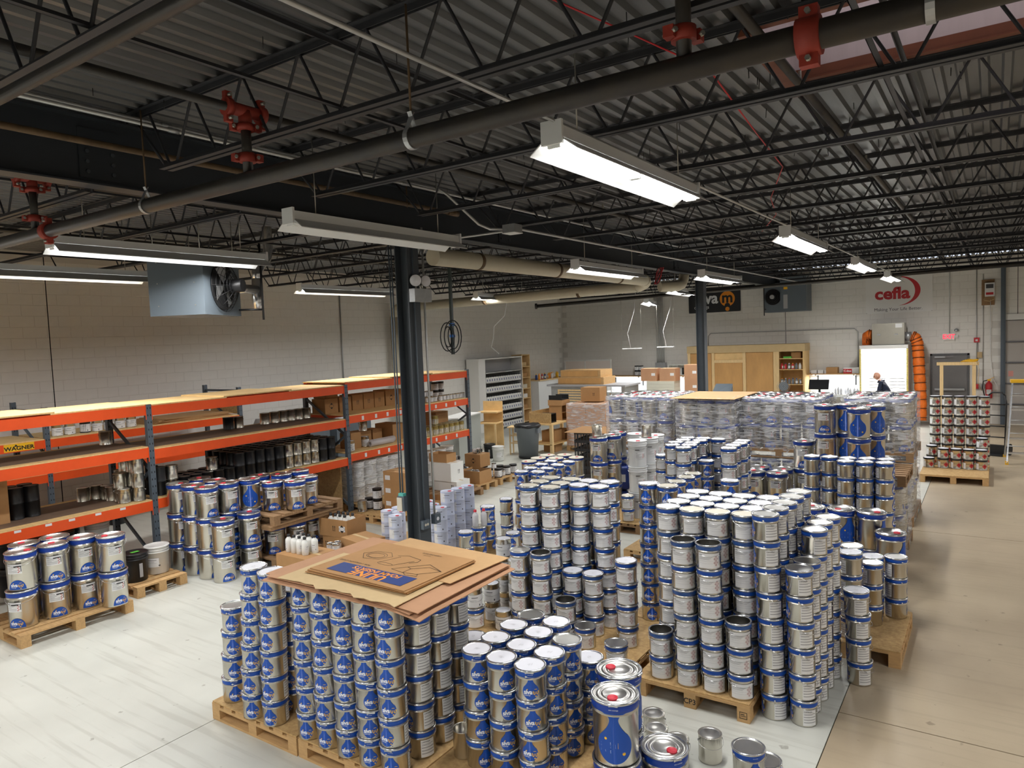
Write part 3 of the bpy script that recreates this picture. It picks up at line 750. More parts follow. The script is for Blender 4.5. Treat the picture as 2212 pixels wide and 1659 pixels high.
 ('D',2,-1.791,8.814,-1.791,8.814,0.155,40,'C','half hidden behind the labelled rows',0),
 ('D',2,-0.941,8.619,-0.941,8.619,0,60,'C','low at aisle edge behind the drop-logo pair',0),
 ('q',4,-1.145,7.413,-1.145,7.413,0.155,20,'M','first aisle-side stack before the drop-logo pair',0),
 ('q',4,-1.123,7.196,-1.123,7.196,0.155,20,'P','second aisle-side stack before the drop-logo pair',0),
 ('q',3,-1.02,7.841,-1.02,7.841,0.155,20,'P','third aisle-side stack before the drop-logo pair',0),
 ('q',3,-1.001,7.622,-1.001,7.622,0.155,20,'M','fourth aisle-side stack before the drop-logo pair',0),
 ('q',3,-0.816,7.922,-0.816,7.922,0.155,20,'M','fifth aisle-side stack before the drop-logo pair',0),
 ('D',2,-2.975,10.731,-2.975,10.731,0.155,180,'C','first of four red-cap pairs behind white-lid block',0),
 ('D',2,-2.657,10.749,-2.657,10.749,0.155,180,'C','second of four red-cap pairs behind white-lid block',0),
 ('D',2,-3.007,11.085,-3.007,11.085,0.155,180,'C','third of four red-cap pairs behind white-lid block',0),
 ('D',2,-2.655,11.077,-2.655,11.077,0.155,180,'C','fourth of four red-cap pairs behind white-lid block',0),
 ('D',2,-2.071,11.193,-2.071,11.193,1.12,180,'C','first column of raised pails on pallet stack',0),
 ('D',2,-1.571,10.849,-1.571,10.849,1.12,-5,'C','big drop column of raised pails on pallet stack',0),
 ('D',2,-1.434,11.26,-1.434,11.26,1.12,30,'C','back column of raised pails on pallet stack',0),
 ('D',2,-1.816,11.385,-1.816,11.385,1.12,0,'C','hidden column of raised pails on pallet stack',0),
 ('D',3,-2.385,11.247,-2.385,11.247,0.155,180,'C','labelled column beside the raised pails',0),
 ('D',3,-5.505,10.585,-5.505,10.585,0.155,170,'C','column beside the black crates',0),
 ('D',3,-5.401,10.887,-5.401,10.887,0.155,170,'C','second column beside the black crates',0),
 ('D',3,-5.462,11.229,-5.462,11.229,0.155,170,'C','third column beside the black crates',0),
 ('W',3,-4.739,10.441,-4.739,10.441,0.155,0,'C','front column of white red-cap pails',0),
 ('W',3,-4.69,10.799,-4.69,10.799,0.155,0,'C','second column of white red-cap pails',0),
 ('W',3,-4.72,11.117,-4.72,11.117,0.155,0,'C','third column of white red-cap pails',0),
 ('W',3,-5.076,11.159,-5.076,11.159,0.155,0,'C','back column of white red-cap pails',0),
 ('w',4,-6.294,13.283,-6.294,13.283,0.155,0,'P','column behind the blue jerrycan',0),
 ('w',2,-4.793,10.143,-4.793,10.143,0.155,0,'B','short pair at the foot of white red-cap pails',0),
 ('w',7,-3.603,9.066,-3.603,9.066,0.155,-5,'P','first stack of far labelled cluster by white pails',0),
 ('w',7,-3.39,8.913,-3.39,8.913,0.155,-5,'P','second stack of far labelled cluster by white pails',0),
 ('w',5,-4.089,10.095,-4.089,10.095,0.155,-5,'P','third stack of far labelled cluster by white pails',0),
 ('w',6,-3.876,9.394,-3.876,9.394,0.155,-5,'P','fourth stack of far labelled cluster by white pails',0),
 ('w',7,-3.651,9.315,-3.651,9.315,0.155,-5,'P','fifth stack of far labelled cluster by white pails',1),
 ('w',7,-3.395,9.136,-3.395,9.136,0.155,-5,'P','sixth stack of far labelled cluster by white pails',0),
 ('w',7,-3.621,9.532,-3.621,9.532,0.155,-5,'P','seventh stack of far labelled cluster by white pails',1),
 ('w',7,-3.433,9.351,-3.433,9.351,0.155,-5,'P','eighth stack of far labelled cluster by white pails',0),
 ('w',7,-3.639,9.75,-3.639,9.75,0.155,-5,'P','ninth stack of far labelled cluster by white pails',1),
 ('w',7,-3.399,9.568,-3.399,9.568,0.155,-5,'P','tenth stack of far labelled cluster by white pails',0),
 ('w',7,-3.423,9.786,-3.423,9.786,0.155,-5,'P','eleventh stack of far labelled cluster by white pails',0),
 ('w',7,-2.839,9.056,-2.839,9.056,0.155,-5,'P','front stack of far labelled cluster by wrapped pallets',0),
 ('w',7,-3.204,9.778,-3.204,9.778,0.155,-5,'P','far stack of far labelled cluster by wrapped pallets',0),
 ('w',7,-2.858,9.295,-2.858,9.295,0.155,-5,'P','second stack of far labelled cluster by wrapped pallets',0),
 ('w',7,-2.827,9.511,-2.827,9.511,0.155,-5,'P','third stack of far labelled cluster by wrapped pallets',0),
 ('w',7,-2.855,9.729,-2.855,9.729,0.155,-5,'P','fourth stack of far labelled cluster by wrapped pallets',0),
 ('D',2,-1.996,3.951,-1.996,3.951,0,-8,'C','nearest tall column by the white lids',0),
 ('D',2,-2.117,4.264,-2.117,4.264,0,60,'C','tall column just behind the nearest one',0),
 ('D',1,-1.776,4.202,-1.776,4.202,0,30,'C','single tall pail low at the front',0),
 ('q',2,-1.315,4.475,-1.315,4.475,0,-60,'M','front pair on the painted floor',0),
 ('q',1,-1.27,4.718,-1.27,4.718,0,60,'M','single behind the front pair',0),
 ('D',2,-8.908,3.275,-8.92,3.296,0.144,155,'C','front row first column of slatted pallet by the racking',0),
 ('D',2,-8.899,3.601,-8.901,3.614,0.144,190,'C','front row second column of slatted pallet by the racking',0),
 ('D',2,-8.889,3.92,-8.908,3.935,0.144,200,'C','front row third column of slatted pallet by the racking',0),
 ('D',2,-8.641,4.129,-8.663,4.139,0.144,205,'C','front row end column of slatted pallet by the racking',0),
 ('D',2,-9.246,3.457,-9.246,3.457,0.144,190,'C','back row first column of slatted pallet by the racking',0),
 ('D',2,-9.236,3.775,-9.236,3.775,0.144,190,'C','back row second column of slatted pallet by the racking',0),
 ('D',3,-9.59,5.522,-9.605,5.555,0,215,'C','three-high front first column before orange racking',0),
 ('D',3,-9.246,5.539,-9.256,5.573,0,215,'C','three-high front second column before orange racking',0),
 ('D',3,-8.907,5.536,-8.926,5.566,0,215,'C','three-high front third column before orange racking',0),
 ('D',3,-9.633,5.913,-9.633,5.913,0,215,'C','three-high back first column before orange racking',0),
 ('D',3,-9.272,5.92,-9.272,5.92,0,215,'C','three-high back second column before orange racking',0),
 ('D',3,-8.938,5.898,-8.938,5.898,0,215,'C','three-high back third column before orange racking',0),
 ('D',3,-8.884,6.212,-8.884,6.212,0,0,'C','three-high back fourth column before orange racking',0),
 ('D',2,-8.588,5.545,-8.599,5.566,0,205,'C','two-high front column before orange racking',0),
 ('D',2,-8.634,5.997,-8.613,5.985,0,200,'C','two-high end column before orange racking',0),
 ('D',1,-8.611,6.391,-8.611,6.391,0.144,170,'C','front first pail under the upper brown pallet',0),
 ('D',1,-8.514,6.695,-8.514,6.695,0.144,205,'C','front second pail under the upper brown pallet',0),
 ('D',1,-8.58,7.007,-8.58,7.007,0.144,210,'C','front third pail under the upper brown pallet',0),
 ('D',1,-8.667,6.446,-8.667,6.446,0.759,180,'C','front first pail on the upper brown pallet',0),
 ('D',1,-8.414,6.64,-8.414,6.64,0.759,195,'C','front second pail on the upper brown pallet',0),
 ('D',1,-8.51,6.945,-8.51,6.945,0.759,205,'C','front third pail on the upper brown pallet',0),
 ('D',1,-9.289,6.686,-9.289,6.686,0.759,180,'C','back first pail on the upper brown pallet',0),
 ('D',1,-9.058,6.905,-9.058,6.905,0.759,180,'C','back second pail on the upper brown pallet',0),
 ('D',1,-9.04,7.223,-9.04,7.223,0.759,180,'C','back third pail on the upper brown pallet',0),
]
# ================================================================== pails
SR, SHH = 0.098, 0.2045        # small pail: body radius, height
TR, THH = 0.147, 0.4145        # tall pail
def wrap(mb, me_or_pts, faces, Rr, off, z0, ang0, mi, sx=1.0, sz=1.0, cut=0.012):
    # bends flat artwork (x along the arc, y up) round a can of radius Rr
    b = bmesh.new()
    vs = [b.verts.new((p[0] * sx, 0, p[1] * sz)) for p in me_or_pts]
    for f in faces:
        try: b.faces.new([vs[i] for i in f])
        except ValueError: pass
    xs = [v.co.x for v in b.verts]
    x = math.floor(min(xs) / cut) * cut + cut
    while x < max(xs):
        bmesh.ops.bisect_plane(b, geom=b.verts[:] + b.edges[:] + b.faces[:], plane_co=(x, 0, 0), plane_no=(1, 0, 0)); x += cut
    b.verts.index_update()
    out = []
    for v in b.verts:
        a = ang0 - PI / 2 + v.co.x / Rr
        out.append(((Rr + off) * math.cos(a), (Rr + off) * math.sin(a), z0 + v.co.z))
    mb.add(out, [tuple(v.index for v in f.verts) for f in b.faces], mi, True)
    b.free()
def flat_text(txt, size, bold=0.0, align='CENTER', space=1.0):
    me = text_mesh(txt, size, bold=bold, align=align, space=space)
    r = [(v.co.x, v.co.y) for v in me.vertices], [tuple(p.vertices) for p in me.polygons]
    bpy.data.meshes.remove(me); return r
def disc(cx, cy, r, n=28, ry=None):
    ry = ry or r
    return [(cx + r * math.cos(2 * PI * k / n), cy + ry * math.sin(2 * PI * k / n)) for k in range(n)], [tuple(range(n))]
def wordmark(mb, Rr, ang, zc, w, x0=0.0, mi_white=1, mi_yel=2, mi_blue=0, drop=True):
    # siva + yellow m emblem, small word underneath; w is the width of the whole mark
    k = w / 1.0
    p, f = flat_text('siva', 0.42 * k, bold=0.012 * k, space=0.94)
    mn = min(a[0] for a in p); mx = max(a[0] for a in p)
    sx = 0.56 * k / (mx - mn)
    wrap(mb, [((a[0] - mn) * sx + x0 - 0.5 * k, a[1]) for a in p], f, Rr, 0.0008, zc, ang, mi_white)
    wrap(mb, *disc(x0 - 0.265 * k, 0.175 * k, 0.042 * k, 14), Rr, 0.0011, zc, ang, mi_yel)
    p, f = flat_text('coatings', 0.13 * k)
    wrap(mb, [(a[0] + x0 - 0.27 * k, a[1] - 0.2 * k) for a in p], f, Rr, 0.0008, zc, ang, mi_white)
    cx, cy = x0 + 0.29 * k, -0.01 * k
    # bowl of the emblem, open at the top
    n = 22; R0 = 0.205 * k
    pts = [(cx + R0 * math.cos(PI * 0.88 * 1.0 + PI * 1.24 * i / n), cy + R0 * math.sin(PI * 0.88 + PI * 1.24 * i / n)) for i in range(n + 1)]
    wrap(mb, pts, [tuple(range(n + 1))], Rr, 0.0008, zc, ang, mi_yel)
    pts = [(cx + R0 * math.cos(PI * 0.3 + PI * 0.4 * i / 8), cy + R0 * math.sin(PI * 0.3 + PI * 0.4 * i / 8)) for i in range(9)]
    wrap(mb, pts, [tuple(range(9))], Rr, 0.0008, zc, ang, mi_yel)
    p, f = flat_text('m', 0.40 * k, bold=0.012 * k)
    wrap(mb, [(a[0] + cx, a[1] + cy + 0.02 * k) for a in p], f, Rr, 0.0012, zc, ang, mi_blue)
    wrap(mb, *disc(cx, cy - 0.185 * k, 0.07 * k, 16), Rr, 0.0012, zc, ang, mi_blue)
    wrap(mb, *disc(cx, cy - 0.275 * k, 0.052 * k, 14), Rr, 0.0012, zc, ang, mi_yel)
def drop_shape(hw, zs):
    # closed outline from half-widths; strips of quads
    L_ = []
    N = 7
    pts = []; faces = []
    for i, z in enumerate(zs):
        for j in range(N): pts.append((hw[i] * (2 * j / (N - 1) - 1), z))
    for i in range(len(zs) - 1):
        for j in range(N - 1): faces.append((i * N + j, i * N + j + 1, (i + 1) * N + j + 1, (i + 1) * N + j))
    return pts, faces
def drop_profile(rc, zc, ztop, neck, flare):
    zs, hw = [], []
    n = 18
    for i in range(n + 1):
        t = -PI / 2 + (PI / 2 + 0.62) * i / n
        zs.append(zc + rc * math.sin(t)); hw.append(max(0.0005, rc * math.cos(t)))
    zA, wA = zs[-1], hw[-1]; zN = zA + (ztop - zA) * 0.68
    for i in range(1, 9):
        t = i / 8; zs.append(zA + (zN - zA) * t); hw.append(neck + (wA - neck) * (1 - t) ** 1.7)
    for i in range(1, 7):
        t = i / 6; zs.append(zN + (ztop - zN) * t); hw.append(neck + (flare - neck) * t ** 2.6)
    return hw, zs
# ---- small pail pieces
def small_body(inner=False):
    pr = [(0.001, 0.004), (0.090, 0.004), (0.094, 0.0), (0.0975, 0.003), (0.0965, 0.010), (SR, 0.013), (SR, 0.140), (SR + 0.0035, 0.1435), (SR + 0.0035, 0.149), (SR, 0.1525), (SR, 0.192)]
    b = MB(); b.lathe(pr, 32)
    b.box(-SR - 0.0012, -0.0015, 0.02, -SR + 0.002, 0.0015, 0.135)          # welded side seam
    return b
SB = small_body().mesh('body', ['tin'])
def band(z0, z1, R_, bulge): return MB().lathe([(R_ + 0.0008, z0), (R_ + bulge, z0 + 0.004), (R_ + bulge, z1 - 0.003), (R_ + 0.0008, z1)], 32)
S_BAND = band(0.156, 0.190, SR, 0.0035).mesh('colour_band', ['blue']); S_BANDF = band(0.156, 0.190, SR, 0.0035).mesh('colour_band', ['blue_film'])
def small_print():
    b = MB()
    hw, zs = drop_profile(0.054, 0.066, 0.158, 0.017, 0.05)
    wrap(b, *drop_shape(hw, zs), SR, 0.0006, 0, 0, 0)
    wordmark(b, SR, 0, 0.062, 0.100, 0.004)
    p, f = flat_text('siva coatings', 0.007)
    wrap(b, [(a[0], a[1]) for a in p], f, SR + 0.0036, 0.0004, 0.176, 0, 1)
    return b
S_PRINT = small_print().mesh('printed_drop', ['blue', 'white_print', 'yellow'])
def hazard_label(w, h, narrow=False):
    b = MB(); rect = [(-w / 2, -h / 2), (w / 2, -h / 2), (w / 2, h / 2), (-w / 2, h / 2)]
    wrap(b, rect, [(0, 1, 2, 3)], SR, 0.0007, 0.075, 0, 0)
    def bar(x0, y0, x1, y1, mi): wrap(b, [(x0, y0), (x1, y0), (x1, y1), (x0, y1)], [(0, 1, 2, 3)], SR, 0.0011, 0.075, 0, mi)
    if narrow:
        p, f = flat_text('LWW024', 0.015, bold=0.0004, align='LEFT')
        wrap(b, [(a[0] - w / 2 + 0.008, a[1] + h * 0.38) for a in p], f, SR, 0.0011, 0.075, 0, 1)
        for k in range(2): bar(-w / 2 + 0.008, h * (0.24 - 0.06 * k), w * 0.40 - 0.02 * k, h * (0.24 - 0.06 * k) + 0.0024, 1)
        for k in range(3): bar(-w / 2 + 0.006, h * (0.02 - 0.17 * k), w * 0.46, h * (0.02 - 0.17 * k) + 0.0085, 2)
    else:
        p, f = flat_text('L W024', 0.008, bold=0.0003, align='LEFT')
        wrap(b, [(a[0] - w / 2 + 0.006, a[1] + h * 0.38) for a in p], f, SR, 0.0011, 0.075, 0, 1)
        for k in range(3): bar(-w / 2 + 0.006, h * (0.24 - 0.07 * k), w * (0.12 - 0.06 * k), h * (0.24 - 0.07 * k) + 0.0016, 1)
        for k in range(2): bar(-w / 2 + 0.006, h * (-0.02 - 0.16 * k), w * 0.16, h * (-0.02 - 0.16 * k) + 0.001, 2)
        dd = 0.0105
        for (cx, cy) in ((0.29, 0.27), (0.225, 0.13), (0.355, 0.13), (0.29, 0.0), (0.225, -0.13), (0.355, -0.13), (0.29, -0.27)):
            cx, cy = w * cx, h * cy
            o, i_ = dd, dd * 0.74
            pts = [(cx - o, cy), (cx, cy - o), (cx + o, cy), (cx, cy + o), (cx - i_, cy), (cx, cy - i_), (cx + i_, cy), (cx, cy + i_)]
            wrap(b, pts, [(0, 1, 5, 4), (1, 2, 6, 5), (2, 3, 7, 6), (3, 0, 4, 7)], SR, 0.0011, 0.075, 0, 3, cut=0.02)
            bar(cx - 0.0025, cy - 0.003, cx + 0.0025, cy + 0.003, 1)
        for k in range(7): bar(w * 0.435, h * (0.22 - 0.085 * k), w * 0.475, h * (0.22 - 0.085 * k) + 0.006, 1)
    return b
S_LBL = hazard_label(0.185, 0.122).mesh('label', ['label', 'label_ink', 'label_grey', 'label_red'])
S_LBLN = hazard_label(0.105, 0.125, True).mesh('label', ['label', 'label_ink', 'label_grey', 'label_red'])
def ring_small(): return MB().lathe([(SR - 0.004, 0.188), (SR + 0.004, 0.189), (SR + 0.0095, 0.193), (SR + 0.0095, 0.201), (SR + 0.004, SHH), (SR - 0.002, SHH), (SR - 0.006, 0.2015)], 32)
S_RING = ring_small().mesh('clamp_ring', ['galv_bright'])
def lidpan(matn, scribble=False):
    b = MB(); b.lathe([(SR - 0.0055, 0.2015), (SR - 0.008, 0.1985), (SR - 0.013, 0.1982), (0.0005, 0.1988)], 32)
    if scribble:
        rr = random.Random(5)
        for k in range(5):
            x = rr.uniform(-.02, .0); y = -0.012 + k * 0.006
            b.add([(x, y, 0.1994), (x + rr.uniform(.01, .03), y + .001, 0.1994), (x + rr.uniform(.01, .03), y + .0025, 0.1994), (x, y + .0018, 0.1994)], [(0, 1, 2, 3)], 1)
    return b.mesh('lid', [matn, 'label_grey'])
S_LID = {'P': lidpan('lid_paper', True), 'M': lidpan('tin_lid'), 'B': lidpan('lid_beige')}
S_OPEN = MB().lathe([(SR - 0.006, 0.2015), (SR - 0.006, 0.008), (0.0005, 0.0075)], 32).mesh('inside', ['tin_dark'])
def clampbit(R_, z): 
    return MB().cbox((0, -(R_ + 0.011), z), (0.052, 0.006, 0.010)).cbox((0.022, -(R_ + 0.012), z + 0.001), (0.016, 0.007, 0.014)).cbox((-0.022, -(R_ + 0.0115), z), (0.008, 0.007, 0.013))
S_LATCH = clampbit(SR, 0.196).mesh('latch', ['galv_bright'])
def bail(R_, z, drop, r=0.0017, grip=False, ears=True):
    b = MB(); pts = []
    n = 18
    for i in range(n + 1):
        a = -PI * i / n
        rr_ = R_ + 0.0085 + 0.006 * math.sin(PI * i / n)
        pts.append((rr_ * math.cos(a), rr_ * math.sin(a), z - drop * math.sin(PI * i / n) ** 0.8))
    b.tube(pts, r, 5)
    for s in (-1, 1): b.lathe([(0.0001, 0.008), (0.007, 0.005), (0.0075, 0.0)], 8) if False else b.cyl((s * (R_ + 0.001), 0, z), (s * (R_ + 0.009), 0, z), 0.0065, 8)
    return b
S_BAIL = bail(SR, 0.166, 0.052).mesh('bail_handle', ['galv_bright'])
S_BAILUP = bail(SR, 0.166, 0.012).mesh('bail_handle', ['galv_bright'])
# ---- tall pail pieces
TB = MB().lathe([(0.001, 0.006), (0.135, 0.006), (0.139, 0.0), (0.1425, 0.004), (0.141, 0.014), (0.1415, 0.018), (TR - 0.001, 0.325), (TR + 0.004, 0.330), (TR + 0.004, 0.336), (TR - 0.001, 0.341), (TR, 0.398)], 36).mesh('body', ['tin'])
T_BAND = MB().lathe([(TR + 0.0008, 0.348), (TR + 0.0035, 0.353), (TR + 0.0035, 0.390), (TR + 0.001, 0.394)], 36).mesh('colour_band', ['blue_dark'])
T_BANDR = MB().lathe([(TR + 0.0008, 0.348), (TR + 0.0035, 0.353), (TR + 0.0035, 0.390), (TR + 0.001, 0.394)], 36).mesh('colour_band', ['white_enamel'])
def tall_print():
    b = MB(); hw, zs = drop_profile(0.113, 0.137, 0.350, 0.028, 0.085)
    wrap(b, *drop_shape(hw, zs), TR - 0.001, 0.001, 0, 0, 0, cut=0.016)
    wordmark(b, TR - 0.001, 0, 0.148, 0.205, 0.0)
    p, f = flat_text('siva coatings', 0.012)
    wrap(b, p, f, TR + 0.0036, 0.0005, 0.372, 0, 1)
    return b
T_PRINT = tall_print().mesh('printed_drop', ['blue', 'white_print', 'yellow'])
def tall_back():
    b = MB(); n = 24
    pts = [(0.085 * math.cos(PI * (i / n) * 1.0), 0.02 + 0.10 * math.sin(PI * i / n)) for i in range(n + 1)]
    pts = [(-0.085, 0.016), (0.085, 0.016)] + pts[:-1]
    wrap(b, pts, [tuple(range(len(pts)))], TR - 0.004, 0.0036, 0, 0, 0, cut=0.016)
    wordmark(b, TR - 0.001, 0, 0.066, 0.125, 0.0)
    return b
T_OVAL = tall_back().mesh('printed_oval', ['blue', 'white_print', 'yellow'])
def tall_label():
    b = MB()
    def bar(x0, y0, x1, y1, mi, off=0.0014): wrap(b, [(x0, y0), (x1, y0), (x1, y1), (x0, y1)], [(0, 1, 2, 3)], TR, off, 0.245, 0, mi)
    bar(-0.075, -0.052, 0.075, 0.052, 0, 0.0008)
    p, f = flat_text('UV20', 0.011, bold=0.0004, align='LEFT')
    wrap(b, [(a[0] - 0.068, a[1] + 0.038) for a in p], f, TR, 0.0014, 0.245, 0, 1)
    for k in range(3): bar(-0.068, 0.018 - 0.012 * k, 0.02 - 0.02 * k, 0.0205 - 0.012 * k, 1)
    for k in range(2): bar(-0.07, -0.02 - 0.016 * k, 0.03, -0.0145 - 0.016 * k, 2)
    for (cx, cy) in ((0.042, 0.02), (0.052, 0.005), (0.042, -0.01), (0.052, -0.025), (0.042, -0.036)): bar(cx - 0.006, cy - 0.005, cx + 0.006, cy + 0.005, 3)
    bar(0.064, -0.03, 0.071, 0.03, 1)
    return b
T_LBL = tall_label().mesh('label', ['label', 'label_ink', 'label_grey', 'label_red'])
T_RING = MB().lathe([(TR - 0.004, 0.394), (TR + 0.004, 0.395), (TR + 0.0105, 0.400), (TR + 0.0105, 0.409), (TR + 0.004, THH), (TR - 0.003, THH), (TR - 0.007, 0.409)], 36).mesh('clamp_ring', ['galv_bright'])
T_LID = MB().lathe([(TR - 0.0065, 0.409), (TR - 0.012, 0.404), (0.115, 0.4035), (0.111, 0.4075), (0.106, 0.4075), (0.102, 0.4035), (0.083, 0.404), (0.079, 0.4068), (0.074, 0.4068), (0.07, 0.404), (0.0005, 0.405)], 36).mesh('lid', ['tin_lid'])
T_CAP = MB().lathe([(0.034, 0.403), (0.034, 0.412), (0.030, 0.4135), (0.027, 0.4115), (0.0005, 0.4115)], 20).mesh('spout_cap', ['cap_red'])
T_BAIL = bail(TR, 0.362, 0.085, 0.0024).mesh('bail_handle', ['galv_bright'])
T_GRIP = MB().cyl((-0.035, -(TR + 0.0145), 0.277), (0.035, -(TR + 0.0145), 0.277), 0.006, 8).mesh('grip', ['black'])
T_LATCH = clampbit(TR + 0.001, 0.404).mesh('latch', ['galv_bright'])
W_BODY = MB().lathe([(0.001, 0.006), (0.135, 0.006), (0.139, 0.0), (0.1425, 0.004), (0.141, 0.014), (TR - 0.001, 0.325), (TR + 0.004, 0.330), (TR + 0.004, 0.336), (TR - 0.001, 0.341), (TR - 0.001, 0.356), (TR + 0.003, 0.36), (TR + 0.003, 0.365), (TR - 0.001, 0.37), (TR, 0.398)], 32).mesh('body', ['white_enamel'])
W_RING = MB().lathe([(TR - 0.004, 0.394), (TR + 0.010, 0.400), (TR + 0.0105, 0.409), (TR + 0.004, THH), (TR - 0.003, THH), (TR - 0.007, 0.409), (TR - 0.012, 0.404), (0.0005, 0.405)], 32).mesh('lid', ['white_enamel'])
P_BODY = MB().lathe([(0.001, 0.005), (0.112, 0.005), (0.116, 0.0), (0.119, 0.004), (0.118, 0.012), (0.121, 0.235), (0.1245, 0.24), (0.1245, 0.245), (0.121, 0.25), (0.121, 0.285)], 30).mesh('body', ['tin'])
P_BAND = MB().lathe([(0.1215, 0.255), (0.124, 0.259), (0.124, 0.281), (0.1215, 0.284)], 30).mesh('colour_band', ['blue_dark'])
P_LID = MB().lathe([(0.118, 0.284), (0.126, 0.286), (0.13, 0.291), (0.13, 0.297), (0.125, 0.2995), (0.118, 0.2985), (0.113, 0.293), (0.0005, 0.2935)], 30).mesh('lid', ['lid_beige'])
P_CAP = MB().lathe([(0.024, 0.292), (0.024, 0.2985), (0.0005, 0.2985)], 14).mesh('spout_cap', ['cap_red'])
rp = random.Random(11)
KIND = {'d': ('drop-logo pail', 'logo_pail', 'blue drop-logo pails'), 'w': ('white-labelled pail', 'labelled_pail', 'white-labelled silver pails'),
        'l': ('lined-label pail', 'lined_label_pail', 'silver pails with grey-lined labels'), 'q': ('plain-sided pail', 'silver_pail', 'plain-sided silver pails'),
        'D': ('tall silver pail', 'tall_pail', 'tall silver twenty-litre pails'), 'W': ('tall white pail', 'white_pail', 'tall white steel pails'), 'p': ('mid-size silver pail', 'red_cap_pail', 'mid-size silver pails')}
def level_word(i, n):
    if n == 1: return ''
    k = n - 1 - i
    return ('top' if k == 0 else 'bottom' if i == 0 else '%s from top' % ORD[k]) + ' of '
def pail(kind, x, y, z, ang, lid, label, group, plain=False):
    nm = KIND[kind][1]
    t = thing(nm, label, 'pail', (x, y, z), ang, group)
    a = rp.uniform
    if kind in 'dwlq':
        obj('body', SB, None, t)
        film = kind == 'w' and lid in 'BO' or (kind == 'w' and rp.random() < 0.12)
        obj('colour_band', S_BANDF if film else S_BAND, None, t)
        obj('clamp_ring', S_RING, None, t)
        if lid == 'O': obj('inside', S_OPEN, None, t)
        else: obj('lid', S_LID[lid], None, t, None, a(0, 6))
        if plain: return t
        if kind == 'd':
            obj('printed_drop', S_PRINT, None, t); obj('label', S_LBLN, None, t, None, math.radians(108))
            obj('latch', S_LATCH, None, t, None, math.radians(a(-15, 5))); obj('bail_handle', S_BAILUP, None, t, None, math.radians(75 + a(-6, 6)))
        elif kind == 'w':
            obj('label', S_LBL, None, t); obj('printed_drop', S_PRINT, None, t, None, PI)
            obj('bail_handle', S_BAIL, None, t, None, math.radians(a(-14, 14)))
        elif kind == 'l':
            obj('label', S_LBLN, None, t); obj('printed_drop', S_PRINT, None, t, None, math.radians(-112))
            obj('bail_handle', S_BAIL, None, t, None, math.radians(55 + a(-10, 10)))
        else:
            obj('label', S_LBLN, None, t, None, math.radians(-72)); obj('printed_drop', S_PRINT, None, t, None, math.radians(88))
            obj('bail_handle', S_BAILUP, None, t, None, math.radians(100 + a(-6, 6)))
    elif kind == 'D':
        obj('body', TB, None, t); obj('colour_band', T_BAND, None, t); obj('clamp_ring', T_RING, None, t); obj('lid', T_LID, None, t)
        ca = a(0, 6.28); obj('spout_cap', T_CAP, None, t, (0.062 * math.cos(ca), 0.062 * math.sin(ca), 0))
        if plain: return t
        obj('printed_drop', T_PRINT, None, t); obj('printed_oval', T_OVAL, None, t, None, PI); obj('label', T_LBL, None, t, None, PI - 0.12)
        h = obj('bail_handle', T_BAIL, None, t, None, PI + math.radians(a(-12, 12))); obj('grip', T_GRIP, None, h)
        obj('latch', T_LATCH, None, t, None, a(-0.1, 0.1))
    elif kind == 'W':
        obj('body', W_BODY, None, t); obj('lid', W_RING, None, t)
        obj('spout_cap', T_CAP, None, t, (0.05 * math.cos(-1.3), 0.05 * math.sin(-1.3), 0))
        h = obj('bail_handle', T_BAIL, None, t); obj('grip', T_GRIP, None, h); obj('label', T_LBL, None, t, (0, 0, -0.06), 0.3)
    else:
        obj('body', P_BODY, None, t); obj('colour_band', P_BAND, None, t); obj('lid', P_LID, None, t)
        ca = a(0, 6.28); obj('spout_cap', P_CAP, None, t, (0.055 * math.cos(ca), 0.055 * math.sin(ca), 0))
    return t
PITCH = {'D': 0.415, 'W': 0.415, 'p': 0.3}
for (kind, n, x0, y0, x1, y1, zb, off, lid, phrase, inner) in STACKS:
    h = PITCH.get(kind, 0.205)
    for i in range(n):
        f = (i + 0.5) / n if n > 1 else 0.5
        f = i / (n - 1) if n > 1 else 0
        x, y = x0 + (x1 - x0) * f, y0 + (y1 - y0) * f
        jit = 0.0 if kind in 'DWp' else 0.003
        x += rp.uniform(-jit, jit); y += rp.uniform(-jit, jit)
        ang = math.atan2(-y, -x) + math.radians(off) + PI / 2 + math.radians(rp.uniform(-11, 11) if kind in 'dw' else rp.uniform(-5, 5))
        if phrase.startswith('second row') and kind == 'd' and n == 4: ang += 0
        top = i == n - 1
        ld = lid if top or kind in 'DWp' else ('M' if kind in 'wlq' else 'P')
        pail(kind, x, y, zb + i * h + 0.0005, ang, ld, '%s, %s%s' % (KIND[kind][0], level_word(i, n), phrase), KIND[kind][2], plain=bool(inner) and i < n - 2)
